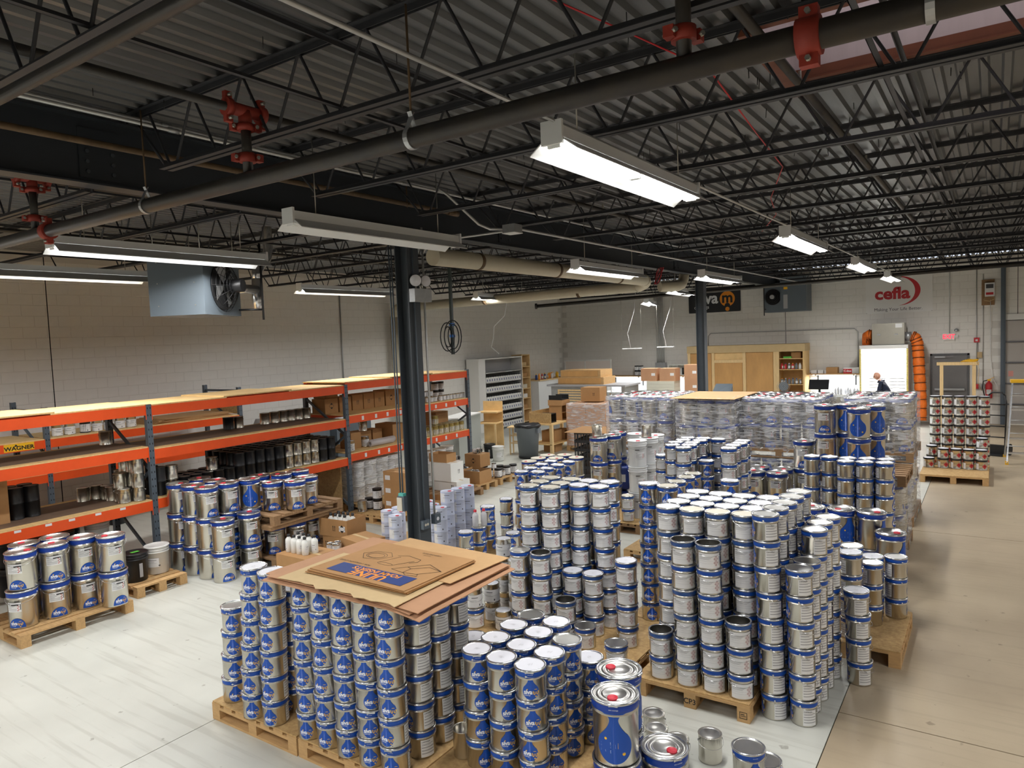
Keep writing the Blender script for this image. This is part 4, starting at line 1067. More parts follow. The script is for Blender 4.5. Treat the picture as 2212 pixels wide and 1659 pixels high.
# ================================================================== pallets and loose boards
def pallet(x0, y0, x1, y1, label, z=0.0, wood='wood', osb=True, along='y', nb=7, mark=None, group='wooden pallets'):
    w, d = x1 - x0, y1 - y0
    t = thing('pallet', label, 'pallet', (x0, y0, z), 0, group)
    if along == 'x':
        bw = d / (nb + (nb - 1) * 0.45)
        dm = MB().box(0, 0, 0.120, w, bw, 0.142).mesh('deck_board', [wood])
        for i in range(nb): obj('deck_board', dm, None, t, (0, i * (d - bw) / (nb - 1), 0))
        sm = MB().box(0, 0, 0.098, 0.1, d, 0.12).mesh('stringer_board', [wood]); bm2 = MB().box(0, 0, 0, 0.1, d, 0.02).mesh('bottom_board', [wood])
        for i in range(3): obj('stringer_board', sm, None, t, (i * (w - 0.1) / 2, 0, 0)); obj('bottom_board', bm2, None, t, (i * (w - 0.1) / 2, 0, 0))
    else:
        bw = w / (nb + (nb - 1) * 0.45)
        dm = MB().box(0, 0, 0.120, bw, d, 0.142).mesh('deck_board', [wood])
        for i in range(nb): obj('deck_board', dm, None, t, (i * (w - bw) / (nb - 1), 0, 0))
        sm = MB().box(0, 0, 0.098, w, 0.1, 0.12).mesh('stringer_board', [wood]); bm2 = MB().box(0, 0, 0, w, 0.1, 0.02).mesh('bottom_board', [wood])
        for i in range(3): obj('stringer_board', sm, None, t, (0, i * (d - 0.1) / 2, 0)); obj('bottom_board', bm2, None, t, (0, i * (d - 0.1) / 2, 0))
    km = MB().box(0, 0, 0.02, 0.1, 0.1, 0.098).mesh('block', [wood])
    for i in range(3):
        for j in range(3):
            b = obj('block', km, None, t, (i * (w - 0.1) / 2, j * (d - 0.1) / 2, 0))
            if mark and i == 1 and j == 0:
                k = MB(); text_into(k, mark, 0.062, ((0.05, -0.001, 0.058), (1, 0, 0), (0, 0, 1)), bold=0.001)
                obj('stencil', k, ['ink_black'], b)
            if mark and i == 2 and j == 0:
                k = MB()
                for (a0, b0, a1, b1) in ((0.02, 0.03, 0.08, 0.034), (0.02, 0.08, 0.08, 0.084), (0.02, 0.03, 0.024, 0.084), (0.076, 0.03, 0.08, 0.084), (0.03, 0.05, 0.07, 0.054), (0.03, 0.062, 0.06, 0.068)):
                    k.box(a0, -0.0012, b0, a1, -0.0002, b1)
                obj('stencil', k, ['ink_black'], b)
    if osb: obj('top_sheet', MB().box(0.004, 0.004, 0.1425, w - 0.004, d - 0.004, 0.1545), ['osb'], t)
    return t
pallet(-5.45, 3.32, -4.37, 4.42, 'pallet with board top under the front corner stacks of drop-logo pails')
pallet(-4.355, 3.325, -3.25, 4.43, 'pallet with board top under the cardboard-covered drop-logo pails')
pallet(-3.24, 3.5, -2.19, 4.6, 'pallet under the white paper lids of the front middle stacks', along='x')
pallet(-2.56, 5.455, -1.585, 6.62, 'pallet stencilled on its end block under the white-lid block', mark='CP3', along='x')
pallet(-4.64, 5.44, -3.63, 6.62, 'pallet under the silver gallon cans and tall middle stacks', along='x')
pallet(-3.62, 5.44, -2.66, 6.66, 'pallet with bare board front before the tall middle stacks', along='x')
pallet(-3.16, 6.67, -2.12, 7.6, 'pallet under the blue logo columns behind the white-lid block', along='x')
pallet(-3.2, 7.62, -2.15, 8.6, 'pallet under the rear blue logo columns')
pallet(-4.22, 8.75, -3.30, 10.24, 'pallet under the labelled cluster beside the white pails')
pallet(-3.29, 8.9, -2.66, 9.92, 'narrow pallet under the labelled cluster near the wrapped loads')
pallet(-5.98, 8.33, -5.24, 9.6, 'pallet under the drop-logo pails by the painted aisle')
pallet(-6.62, 9.65, -5.7, 10.8, 'pallet under the red-cap stacks beyond the painted aisle')
pallet(-5.3, 9.98, -4.5, 11.4, 'old brown pallet under the tall white pails', wood='wood_old')
pallet(-2.2, 9.6, -0.98, 10.24, 'pallet under the plain-sided silver block by the aisle')
pallet(-1.98, 8.52, -0.985, 9.2, 'pallet under the tall drop-logo pair by the aisle')
pallet(-1.7, 7.02, -0.69, 8.1, 'pallet sticking into the bare aisle under low silver stacks', along='x')
pallet(-3.25, 10.5, -2.45, 11.3, 'pallet under the four red-cap pairs', wood='wood_old')
pallet(-2.6, 10.98, -2.15, 11.45, 'small pallet under the labelled column by the raised pails', wood='wood_old', nb=3)
pallet(-6.25, 11.25, -5.35, 12.45, 'pallet under the tall columns beside the black crates', wood='wood_old') if 0 else None
pallet(-6.05, 7.1, -5.6, 8.15, 'pallet under the stacks with the red-cap bottles', nb=4)
pallet(-9.55, 3.1, -8.57, 4.3, 'slatted pale pallet under the tall pails by the racking', osb=False, along='y', wood='wood')
pallet(-9.35, 6.15, -8.3, 7.35, 'lower brown slatted pallet of the pair before the racking', osb=False, wood='wood_old', along='x')
pallet(-9.4, 6.15, -8.28, 7.4, 'upper brown slatted pallet carried on tall pails', z=0.615, osb=False, wood='wood_old', along='x')
tag(obj('plywood_sheet', MB().box(-9.3, 6.05, 0.5605, -8.2, 7.75, 0.573), ['ply']), 'thin plywood sheet laid over the lower tall pails', 'board', 'x') if 0 else None
t = thing('board_bundle', 'thin boards laid between the lower tall pails and upper brown pallet', 'boards', (-9.4, 6.1, 0.5605))
for i in range(3): obj('board', MB().box(i * 0.4, 0, 0, i * 0.4 + 0.3, 1.3, 0.0535), ['wood_old'], t)
# ------------------------------------------------------------------ flattened cartons over the front stacks
def sheet(name, label, x0, y0, x1, y1, z, th, m, rz=0.0, droop=None, ragged=0.0, seed=1, nx=16, ny=12, group=None, curl=0.0):
    r = random.Random(seed); b = MB(); cx, cy = (x0 + x1) / 2, (y0 + y1) / 2
    top = []
    for j in range(ny + 1):
        for i in range(nx + 1):
            u, v = i / nx, j / ny
            x = x0 + (x1 - x0) * u; y = y0 + (y1 - y0) * v
            if ragged and j == 0: y += r.uniform(-ragged, ragged * 0.6)
            zz = curl * (max(0, 0.12 - min(u, 1 - u)) / 0.12) ** 2 * 0.5
            if droop: zz -= droop(x, y)
            zz += 0.0012 * math.sin(7 * u + 3 * v + seed)
            top.append((x - cx, y - cy, zz))
    N = len(top); vs = [(p[0], p[1], p[2] + th) for p in top] + top; W = nx + 1
    fs = []
    for j in range(ny):
        for i in range(nx):
            a = j * W + i; fs.append((a, a + 1, a + W + 1, a + W)); fs.append((N + a, N + a + W, N + a + W + 1, N + a + 1))
    for i in range(nx):
        fs.append((i, N + i, N + i + 1, i + 1)); a = ny * W + i; fs.append((a, a + 1, N + a + 1, N + a))
    for j in range(ny):
        a = j * W; fs.append((a, a + W, N + a + W, N + a)); a = j * W + nx; fs.append((a, N + a, N + a + W, a + W))
    b.add(vs, fs, 0, False)
    return tag(obj(name, b, [m], None, (cx, cy, z), rz), label, 'cardboard', group)
dr = lambda k: (lambda x, y: k * max(0, x + 3.28) ** 1.3 + k * 0.5 * max(0, 3.34 - y) + k * 0.25 * max(0, -4.45 - x))
zc = 1.3875
sheet('cardboard_sheet', 'lowest wide pinkish cardboard sheet lying directly on the drop-logo pails', -4.52, 3.22, -2.99, 4.33, zc, 0.005, 'card_pink', 0.02, dr(0.16), seed=2)
sheet('cardboard_sheet', 'second wide pinkish cardboard sheet with its far edge bent', -4.56, 3.27, -3.05, 4.36, zc + 0.0085, 0.005, 'card_pink', -0.035, dr(0.12), seed=3)
sheet('cardboard_sheet', 'third wide pink-brown cardboard sheet of the pile', -4.50, 3.25, -3.02, 4.30, zc + 0.017, 0.005, 'card_pink', 0.015, dr(0.08), seed=4)
sheet('cardboard_sheet', 'torn pale kraft sheet with ragged front edge', -4.36, 3.24, -3.18, 3.9, zc + 0.026, 0.004, 'kraft', 0.02, None, 0.035, 5)
sheet('cardboard_sheet', 'plain brown sheet showing behind the printed carton', -4.18, 3.75, -3.1, 4.42, zc + 0.031, 0.004, 'card_pale', -0.06, None, 0, 6)
for i in range(4):
    sheet('flattened_carton', ['flattened carton lowest under the printed one', 'flattened carton second under the printed one', 'flattened carton third under the printed one', 'printed flattened carton with navy band and outline drawing'][i],
          -4.25 + 0.012 * i, 3.40 + 0.01 * (i % 2), -3.24 + 0.006 * (i % 3), 4.16, zc + 0.0375 + 0.0075 * i, 0.005, 'card', 0.012 - 0.014 * i, None, seed=7 + i, group='flattened cartons')
pc = [o for o in bpy.data.objects if o.get('label', '').startswith('printed flattened')][0]
zt = 0.0064
pr = MB(); pr.box(-0.36, -0.325, zt, 0.40, -0.155, zt + 0.0006)
obj('navy_band', pr, ['ink_blue'], pc)
k = MB()
text_into(k, 'ULINE', 0.125, ((0.03, -0.275, zt + 0.001), (-1, 0, 0), (0, -1, 0)), bold=0.004); text_into(k, 'FOAM INSERTS', 0.072, ((0.04, -0.195, zt + 0.001), (-1, 0, 0), (0, -1, 0)), bold=0.002)
obj('printed_name', k, ['ink_orange'], pc)
k = MB(); text_into(k, 'FOR 1 GALLON CANS', 0.034, ((-0.28, -0.115, zt + 0.0006), (-1, 0, 0), (0, -1, 0)))
text_into(k, '1-800-295-5510', 0.03, ((0.12, 0.31, zt + 0.0006), (-1, 0, 0), (0, -1, 0)))
text_into(k, 'uline.com', 0.02, ((0.1, 0.27, zt + 0.0006), (-1, 0, 0), (0, -1, 0)))
obj('small_print', k, ['ink_black'], pc)
k = MB()
def ln(pts, closed=True):
    n = len(pts)
    for i in range(n if closed else n - 1):
        p, q = Vector((*pts[i], zt)), Vector((*pts[(i + 1) % n], zt)); k.beam(p, q, 0.003, 0.001)
ell = lambda cx, cy, a, b_, n=18: [(cx + a * math.cos(2 * PI * i / n), cy + b_ * math.sin(2 * PI * i / n)) for i in range(n)]
ln([(-0.40, 0.08), (-0.33, 0.17), (-0.20, 0.19), (-0.12, 0.12), (-0.17, 0.02), (-0.31, -0.01)]); ln(ell(-0.26, 0.09, 0.095, 0.065)); ln(ell(-0.26, 0.085, 0.075, 0.05))
ln(ell(-0.05, -0.03, 0.075, 0.022)); ln([(-0.125, -0.03), (-0.06, 0.15)], False); ln([(0.02, -0.04), (0.11, 0.12)], False); ln([(-0.1, 0.16), (-0.02, 0.2), (0.13, 0.17), (0.15, 0.11), (0.1, 0.07)], False)
ln([(0.08, -0.09), (0.21, -0.11), (0.21, -0.02), (0.31, 0.07), (0.45, 0.04), (0.33, -0.09), (0.21, -0.11)], False); ln([(0.08, -0.09), (0.16, 0.0), (0.21, -0.02)], False); ln([(0.16, 0.0), (0.27, 0.12), (0.45, 0.04)], False)
ln([(0.21, -0.1), (0.26, -0.14), (0.36, -0.12), (0.33, -0.08)], False)
obj('outline_drawing', k, ['ink_black'], pc)
# ================================================================== cans and buckets: one of each kind, then copies
def can_kind(name, parts):
    return (name, [(pn, mb.mesh(pn, mats)) for pn, mb, mats in parts])
def paint_can_body(r, h, n=22):
    return MB().lathe([(0.001, 0.004), (r - 0.004, 0.004), (r, 0.0), (r + 0.002, 0.003), (r, 0.007), (r, h - 0.008), (r + 0.003, h - 0.006), (r + 0.003, h - 0.001), (r - 0.001, h), (r - 0.006, h - 0.003), (r - 0.010, h - 0.003)], n)
def can_lid(r, h, n=22): return MB().lathe([(r - 0.010, h - 0.0035), (r - 0.014, h - 0.0065), (r - 0.018, h - 0.004), (0.0005, h - 0.004)], n)
def can_label(r, z0, z1, a0=-1.2, a1=1.2, lines=True):
    b = MB(); n = 14
    def strip(a0, a1, z0, z1, off, mi, n=n):
        vs = [((r + off) * math.cos(-PI / 2 + a0 + (a1 - a0) * i / n), (r + off) * math.sin(-PI / 2 + a0 + (a1 - a0) * i / n), z) for z in (z0, z1) for i in range(n + 1)]
        b.add(vs, [(i, i + 1, n + 2 + i, n + 1 + i) for i in range(n)], mi, True)
    strip(a0, a1, z0, z1, 0.0008, 0)
    if lines:
        h = z1 - z0
        strip(-0.5, 0.3, z0 + h * 0.75, z0 + h * 0.8, 0.0013, 1, 6); strip(-0.7, 0.1, z0 + h * 0.55, z0 + h * 0.575, 0.0013, 2, 6); strip(-0.7, 0.3, z0 + h * 0.45, z0 + h * 0.475, 0.0013, 2, 6)
        strip(0.45, 0.6, z0 + h * 0.1, z0 + h * 0.25, 0.0013, 1, 2)
    return b
LM = ['label', 'label_ink', 'label_grey', 'label_red']
def bail2(r, z, d): return bail(r, z, d, 0.0014)
def white_can_body(r=0.095, h=0.1665): return MB().lathe([(0.001, 0.003), (r - 0.003, 0.003), (r, 0.0), (r + 0.0015, 0.003), (r, 0.007), (r, h - 0.006), (r + 0.0015, h - 0.003), (r - 0.002, h - 0.0005), (r - 0.007, h - 0.004), (0.0005, h - 0.004)], 24)
def bucket_body(r, h, n=26): return MB().lathe([(0.001, 0.005), (r * 0.86, 0.005), (r * 0.88, 0.0), (r * 0.90, 0.006), (r * 0.97, h - 0.085), (r * 1.03, h - 0.083), (r * 1.03, h - 0.076), (r * 0.975, h - 0.072), (r * 0.98, h - 0.055), (r * 1.03, h - 0.053), (r * 1.03, h - 0.046), (r * 0.98, h - 0.042), (r * 0.985, h - 0.02)], n)
def bucket_lid(r, h, n=26): return MB().lathe([(r * 0.99, h - 0.022), (r * 1.06, h - 0.02), (r * 1.065, h - 0.004), (r * 1.03, h), (r * 0.98, h), (r * 0.96, h - 0.008), (0.0005, h - 0.008)], n)
def dented(col): pass
CAN = {
 'tin': can_kind('bare_tin', [('body', paint_can_body(0.083, 0.195), ['tin']), ('lid', can_lid(0.083, 0.195), ['tin_lid']), ('bail_handle', bail2(0.083, 0.15, 0.03), ['galv_bright'])]),
 'black': can_kind('black_can', [('body', paint_can_body(0.085, 0.2), ['black_plastic']), ('lid', can_lid(0.085, 0.2), ['tin_dark'])]),
 'gallon': can_kind('gallon_can', [('body', paint_can_body(0.083, 0.195), ['tin']), ('lid', can_lid(0.083, 0.195), ['lid_paper']), ('label', can_label(0.083, 0.012, 0.14, -1.6, 1.6), LM), ('bail_handle', bail2(0.083, 0.135, 0.06), ['galv_bright'])]),
 'gold': can_kind('gold_lid_can', [('body', paint_can_body(0.083, 0.19), [mat('gold_tin', S(178, 158, 96), 0.35, 0.8)]), ('lid', can_lid(0.083, 0.19), ['tin_lid']), ('label', can_label(0.083, 0.008, 0.115, -3.1, 3.1), LM)]),
 'small': can_kind('small_can', [('body', paint_can_body(0.05, 0.115, 16), ['tin']), ('lid', can_lid(0.05, 0.115, 16), ['black_plastic']), ('label', can_label(0.05, 0.01, 0.095, -1.9, 1.9), LM)]),
 'blacklid': can_kind('black_lid_can', [('body', paint_can_body(0.083, 0.19), ['black_plastic']), ('lid', can_lid(0.083, 0.19), ['black']), ('label', can_label(0.083, 0.02, 0.15, -2.4, 2.4), LM)]),
 'white': can_kind('white_can', [('body', white_can_body(), [mat('can_white', S(205, 212, 232), 0.35)]), ('spout_cap', MB().lathe([(0.026, 0.1625), (0.026, 0.169), (0.0005, 0.169)], 14, (0.035, -0.03, 0)), ['cap_red']), ('label', can_label(0.095, 0.02, 0.145, -1.5, -0.4), LM)]),
 'bucket': can_kind('white_bucket', [('body', bucket_body(0.15, 0.37), ['white_plastic']), ('lid', bucket_lid(0.15, 0.37), ['white_plastic']), ('label', can_label(0.1445, 0.1, 0.22, -0.5, 0.5), LM)]),
 'bblack': can_kind('black_bucket', [('body', bucket_body(0.15, 0.37), ['black_plastic']), ('lid', bucket_lid(0.15, 0.37), ['black_plastic']), ('label', can_label(0.1445, 0.06, 0.24, -0.15, 0.15, False), ['label_grey', 'label_ink'])]),
 'diamond': can_kind('diamond_label_can', [('body', paint_can_body(0.098, 0.199, 24), ['tin']), ('lid', MB().lathe([(0.1005, 0.165), (0.103, 0.17), (0.105, 0.195), (0.1, 0.1995), (0.094, 0.196), (0.0005, 0.196)], 24), ['black_plastic']), ('lid_disc', MB().lathe([(0.092, 0.1965), (0.0005, 0.1968)], 24), ['lid_paper']),
     ('label', can_label(0.098, 0.015, 0.13, -1.25, -0.55), LM)]),
 'goodcan': can_kind('silver_drum_pail', [('body', TB.copy() and MB().lathe([(0.001, 0.006), (0.139, 0.0), (0.141, 0.014), (0.146, 0.33), (0.15, 0.335), (0.146, 0.341), (0.147, 0.398)], 26), ['tin_dull']), ('lid', MB().lathe([(0.148, 0.36), (0.157, 0.40), (0.157, 0.41), (0.15, 0.4145), (0.142, 0.405), (0.0005, 0.405)], 26), ['black_plastic']), ('label', can_label(0.1455, 0.14, 0.26, -0.6, 0.6), LM)]),
}
def diamond_patch(r):
    b = MB()
    def quad(cx, zc, d, off, mi):
        pts = [(cx - d, 0), (cx, -d), (cx + d, 0), (cx, d)]
        vs = [((r + off) * math.cos(-PI / 2 + p[0] / r), (r + off) * math.sin(-PI / 2 + p[0] / r), zc + p[1]) for p in pts] + [((r + off) * math.cos(-PI / 2 + cx / r), (r + off) * math.sin(-PI / 2 + cx / r), zc)]
        b.add(vs, [(0, 1, 4), (1, 2, 4), (2, 3, 4), (3, 0, 4)], mi)
    quad(0.052, 0.075, 0.048, 0.003, 0); quad(0.052, 0.082, 0.012, 0.0042, 1)
    return b
CAN['diamond'][1].append(('flame_diamond', diamond_patch(0.098).mesh('flame_diamond', ['ink_red', 'ink_black'])))
def put(kind, x, y, z, label, group, ang=None, parts=None, tilt=None):
    nm, ps = CAN[kind]
    a = ang if ang is not None else math.atan2(-y, -x) + PI / 2 + rp.uniform(-0.5, 0.5)
    cat = 'bucket' if 'bucket' in nm else 'pail' if 'pail' in nm else 'can'
    t = thing(nm, label, cat, (x, y, z + 0.0005), a, group, rot=tilt)
    for pn, me in ps:
        if parts is None or pn in parts: obj(pn, me, None, t)
    return t
# bare tins and open can around the front stacks
for i, (x, y, l) in enumerate([(-2.06, 4.74, 'bare silver tin with smooth lid first behind the single tall pail'), (-2.16, 4.92, 'bare silver tin half hidden by the nearest tall column'), (-1.88, 4.68, 'bare silver tin second behind the single tall pail'), (-1.7, 4.86, 'bare silver tin on the pallet side of the front pair')]):
    put('tin', x, y, 0, l, 'bare silver tins at the front')
put('tin', -1.46, 4.22, 0, 'bare tin with frosted lid at the bottom of the view', 'bare silver tins at the front')
t = thing('open_tin', 'open empty bare tin standing against the cardboard-covered pails', 'can', (-3.21, 3.63, 0.1555), 0.4) if 0 else thing('open_tin', 'open empty bare tin standing against the cardboard-covered pails', 'can', (-3.125, 3.80, 0.1555), 0.4)
obj('body', MB().lathe([(0.001, 0.004), (0.074, 0.004), (0.078, 0.0), (0.079, 0.004), (0.078, 0.009), (0.078, 0.188), (0.081, 0.192), (0.078, 0.195), (0.074, 0.19), (0.074, 0.008), (0.0005, 0.008)], 26), ['tin'], t)
# silver gallon cans beside the tall middle pallet
G = [(-4.385, 5.9, 2, 'front'), (-4.43, 6.21, 4, 'tallest'), (-4.24, 6.15, 3, 'pallet-side'), (-4.43, 6.02 + 0.4, 3, 'rear'), (-4.14, 5.75, 1, 'single')]
for x, y, n, nm in G:
    for i in range(n):
        put('gallon', x, y, 0.155 + 0.1955 * i, 'white-labelled gallon can, %s%s stack before the tall middle pallet' % (level_word(i, n), nm), 'silver gallon cans')
for i in range(2):
    put('gallon', -4.438, 5.662, 0.155 + 0.2055 + 0.1955 * i, 'white-labelled gallon can standing %s on the lone pail beside the cardboard' % ('upper' if i else 'lower'), 'silver gallon cans')
# white cans with red caps either side of the near column
pallet(-6.95, 7.1, -6.2, 8.3, 'pallet under the white red-cap cans beside the near column', nb=5)
pallet(-7.6, 7.1, -6.97, 8.3, 'pallet under the white red-cap cans behind the near column', nb=5)
WC = [(-6.40, 7.65, 5, 'front tall'), (-6.375, 7.86, 5, 'middle tall'), (-6.36, 8.07, 5, 'rear tall'), (-6.32, 7.39, 4, 'column-side'), (-6.53, 7.48, 4, 'second column-side'), (-6.73, 7.6, 4, 'third column-side'),
      (-7.38, 7.44, 3, 'end low'), (-7.17, 7.46, 3, 'second low'), (-7.37, 7.66, 3, 'rear low'), (-7.06, 7.27, 3, 'front low')]
for x, y, n, nm in WC:
    for i in range(n):
        put('white', x, y, 0.155 + 0.1675 * i, 'white red-cap can, %s%s stack by the near column' % (level_word(i, n), nm), 'white red-cap cans', math.atan2(-y, -x) + PI / 2 + rp.uniform(-0.25, 0.25))
# red diamond cans by the exit door
pallet(-1.22, 15.75, -0.09, 16.85, 'pallet with bare plywood front before the red-diamond cans', along='x')
pallet(-1.22, 16.86, -0.09, 17.9, 'pallet under the red-diamond cans')
for i in range(5):
    for k_ in range(7):
        put('diamond', -1.04 + i * 0.215, 17.28, 0.155 + 0.2 * k_, 'red-diamond can, %s%s tall stack by the exit door' % (level_word(k_, 7), ORD[i]), 'red-diamond cans', 0.05)
for i, (x, n) in enumerate([(-0.86, 2), (-0.64, 2), (-0.43, 2), (-0.215, 2)]):
    for k_ in range(n):
        put('diamond', x, 16.62, 0.155 + 0.2 * k_, 'red-diamond can, %s%s short front stack by the exit door' % (level_word(k_, n), ORD[i]), 'red-diamond cans', 0.05)
for k_ in range(3): put('diamond', -0.21, 16.87, 0.155 + 0.2 * k_, 'red-diamond can, %saisle-side middle stack by the exit door' % level_word(k_, 3), 'red-diamond cans', 0.05)
put('diamond', -1.11, 16.6, 0.155, 'red-diamond can alone at the wall-side front corner of its pallet', 'red-diamond cans', 0.0)
for k_ in range(2): put('diamond', -1.08, 16.95, 0.155 + 0.2 * k_, 'red-diamond can, %swall-side middle stack by the exit door' % level_word(k_, 2), 'red-diamond cans', 0.0)
for i, (x, y) in enumerate([(-1.62, 16.0), (-1.6, 16.35)]):
    for k_ in range(2): put('goodcan', x, y, 0.145 + 0.415 * k_, 'dull silver black-lid pail, %s%s pair behind the wrapped loads' % ('upper of ' if k_ else 'lower of ', ['first', 'second'][i]), 'black-lid pails')
pallet(-1.85, 15.75, -1.3, 16.6, 'small pallet under the black-lid pails', osb=False, nb=4)
# ================================================================== stretch-wrapped loads
def film_mat():
    m = bpy.data.materials.new('stretch_film'); m.use_nodes = True; nt = m.node_tree; b = nt.nodes['Principled BSDF']; L = nt.links.new
    b.inputs['Base Color'].default_value = (0.9, 0.91, 0.93, 1); b.inputs['Roughness'].default_value = 0.16
    tc = nt.nodes.new('ShaderNodeTexCoord'); mp = nt.nodes.new('ShaderNodeMapping'); mp.inputs['Scale'].default_value = (1.2, 1.2, 7)
    mp.inputs['Rotation'].default_value = (0.5, 0.3, 0)
    n = nt.nodes.new('ShaderNodeTexNoise'); n.inputs['Scale'].default_value = 4.0; n.inputs['Detail'].default_value = 7; n.inputs['Distortion'].default_value = 0.8
    r = nt.nodes.new('ShaderNodeValToRGB'); r.color_ramp.elements[0].position = 0.42; r.color_ramp.elements[1].position = 0.72
    r.color_ramp.elements[0].color = (0.13, 0.13, 0.13, 1); r.color_ramp.elements[1].color = (0.62, 0.62, 0.62, 1)
    L(tc.outputs['Object'], mp.inputs['Vector']); L(mp.outputs['Vector'], n.inputs['Vector']); L(n.outputs['Fac'], r.inputs['Fac']); L(r.outputs['Color'], b.inputs['Alpha'])
    bp = nt.nodes.new('ShaderNodeBump'); bp.inputs['Strength'].default_value = 0.7; bp.inputs['Distance'].default_value = 0.03
    L(n.outputs['Fac'], bp.inputs['Height']); L(bp.outputs['Normal'], b.inputs['Normal'])
    MATS['stretch_film'] = m
film_mat()
def film(x0, y0, x1, y1, z0, z1, label, seed, topfrac=0.16):
    r = random.Random(seed); b = MB(); w, d = x1 - x0, y1 - y0; rad = 0.12
    per = []
    for (cx, cy, a0) in ((x1 - rad, y0 + rad, -PI / 2), (x1 - rad, y1 - rad, 0), (x0 + rad, y1 - rad, PI / 2), (x0 + rad, y0 + rad, PI)):
        for i in range(5):
            a = a0 + PI / 2 * i / 4; per.append((cx + rad * math.cos(a), cy + rad * math.sin(a)))
    P2 = []
    for i in range(len(per)):
        p, q = per[i], per[(i + 1) % len(per)]; n = max(1, int(math.hypot(q[0] - p[0], q[1] - p[1]) / 0.08))
        for k in range(n): P2.append((p[0] + (q[0] - p[0]) * k / n, p[1] + (q[1] - p[1]) * k / n))
    N = len(P2); zs = [z0 + (z1 - z0) * i / 12 for i in range(13)]
    mx, my = (x0 + x1) / 2, (y0 + y1) / 2
    vs = []
    for j, z in enumerate(zs):
        for i, (x, y) in enumerate(P2):
            s = r.uniform(-0.010, 0.006); L_ = math.hypot(x - mx, y - my); vs.append((x + (x - mx) / L_ * s, y + (y - my) / L_ * s, z + r.uniform(-0.01, 0.01) * (0 < j < 12)))
    for i, (x, y) in enumerate(P2): vs.append((x + (mx - x) * topfrac, y + (my - y) * topfrac, z1 + 0.012 + r.uniform(0, 0.02)))
    fs = [(j * N + i, j * N + (i + 1) % N, (j + 1) * N + (i + 1) % N, (j + 1) * N + i) for j in range(13) for i in range(N)]
    b.add(vs, fs, 0, True)
    return tag(obj('stretch_wrap', b, ['stretch_film']), label, 'plastic wrap')
def load(x0, y0, nx, ny, z, name, full=True, seed=1, backoff=0.0, lid_cover=False):
    s = 0.322; px0, py0 = x0 - 0.19, y0 - 0.19; px1, py1 = x0 + (nx - 1) * s + 0.19, y0 + (ny - 1) * s + 0.19
    pallet(px0, py0, px1, py1, 'brown pallet under the %s' % name, z=z, wood='wood_old', osb=False)
    rr = random.Random(seed)
    for L_ in range(2):
        for j in range(ny):
            for i in range(nx):
                if L_ == 0 and 0 < i < nx - 1 and 0 < j: continue
                if L_ == 0 and j == ny - 1 and 0 < i < nx - 1: continue
                if not full and (j > 0 and i < nx - 1): continue
                x, y = x0 + i * s, y0 + j * s
                ang = math.atan2(-y, -x) + PI / 2 + PI + rr.uniform(-0.5, 0.5)
                if rr.random() < 0.25: ang += rr.uniform(1.2, 2.6)
                pail('D', x, y, z + 0.1425 + L_ * 0.415, ang, 'C', 'tall silver pail, %s layer, row %s column %s of %s' % ('upper' if L_ else 'lower', ORD[j], ORD[i], name), 'tall pails inside stretch wrap', plain=(j > 0 and i < nx - 1))
    film(px0 - 0.0, py0 - 0.0, px1 + 0.0, py1 + 0.0, z + 0.02, z + 0.1425 + 0.83, 'clear stretch wrap around the %s' % name, seed)
UZ = 0.985
load(-5.86, 12.05, 4, 4, UZ, 'wrapped load by the blue jerrycans', seed=1)
load(-4.35, 11.68, 3, 4, UZ, 'wrapped load under the cardboard lid', seed=2)
load(-3.40, 12.1, 4, 4, UZ, 'wrapped load behind the red-cap pairs', seed=3)
load(-1.85, 12.35, 3, 4, UZ, 'wrapped load by the aisle', seed=4)
for (x, y, nx, ny, nm, sd) in ((-5.86, 12.05, 4, 4, 'bottom load by the blue jerrycans', 5), (-4.35, 11.68, 3, 4, 'bottom load under the cardboard-lid load', 6), (-3.40, 12.1, 4, 4, 'bottom load behind the red-cap pairs', 7), (-1.85, 12.35, 3, 4, 'bottom wrapped load by the aisle', 8), (-1.80, 10.62, 3, 3, 'bottom load under the raised pails', 9)):
    load(x, y, nx, ny, 0.0, nm, full=False, seed=sd)
pallet(-1.99, 10.35, -0.95, 11.3, 'brown slatted pallet carrying the raised drop-logo pails', z=0.976, wood='wood_old', osb=False, along='x')
sheet('cardboard_sheet', 'cardboard lid sheet on top of a wrapped load', -4.58, 11.45, -3.48, 12.9, UZ + 0.1425 + 0.846, 0.006, 'card_pale', 0.0, None, seed=12)
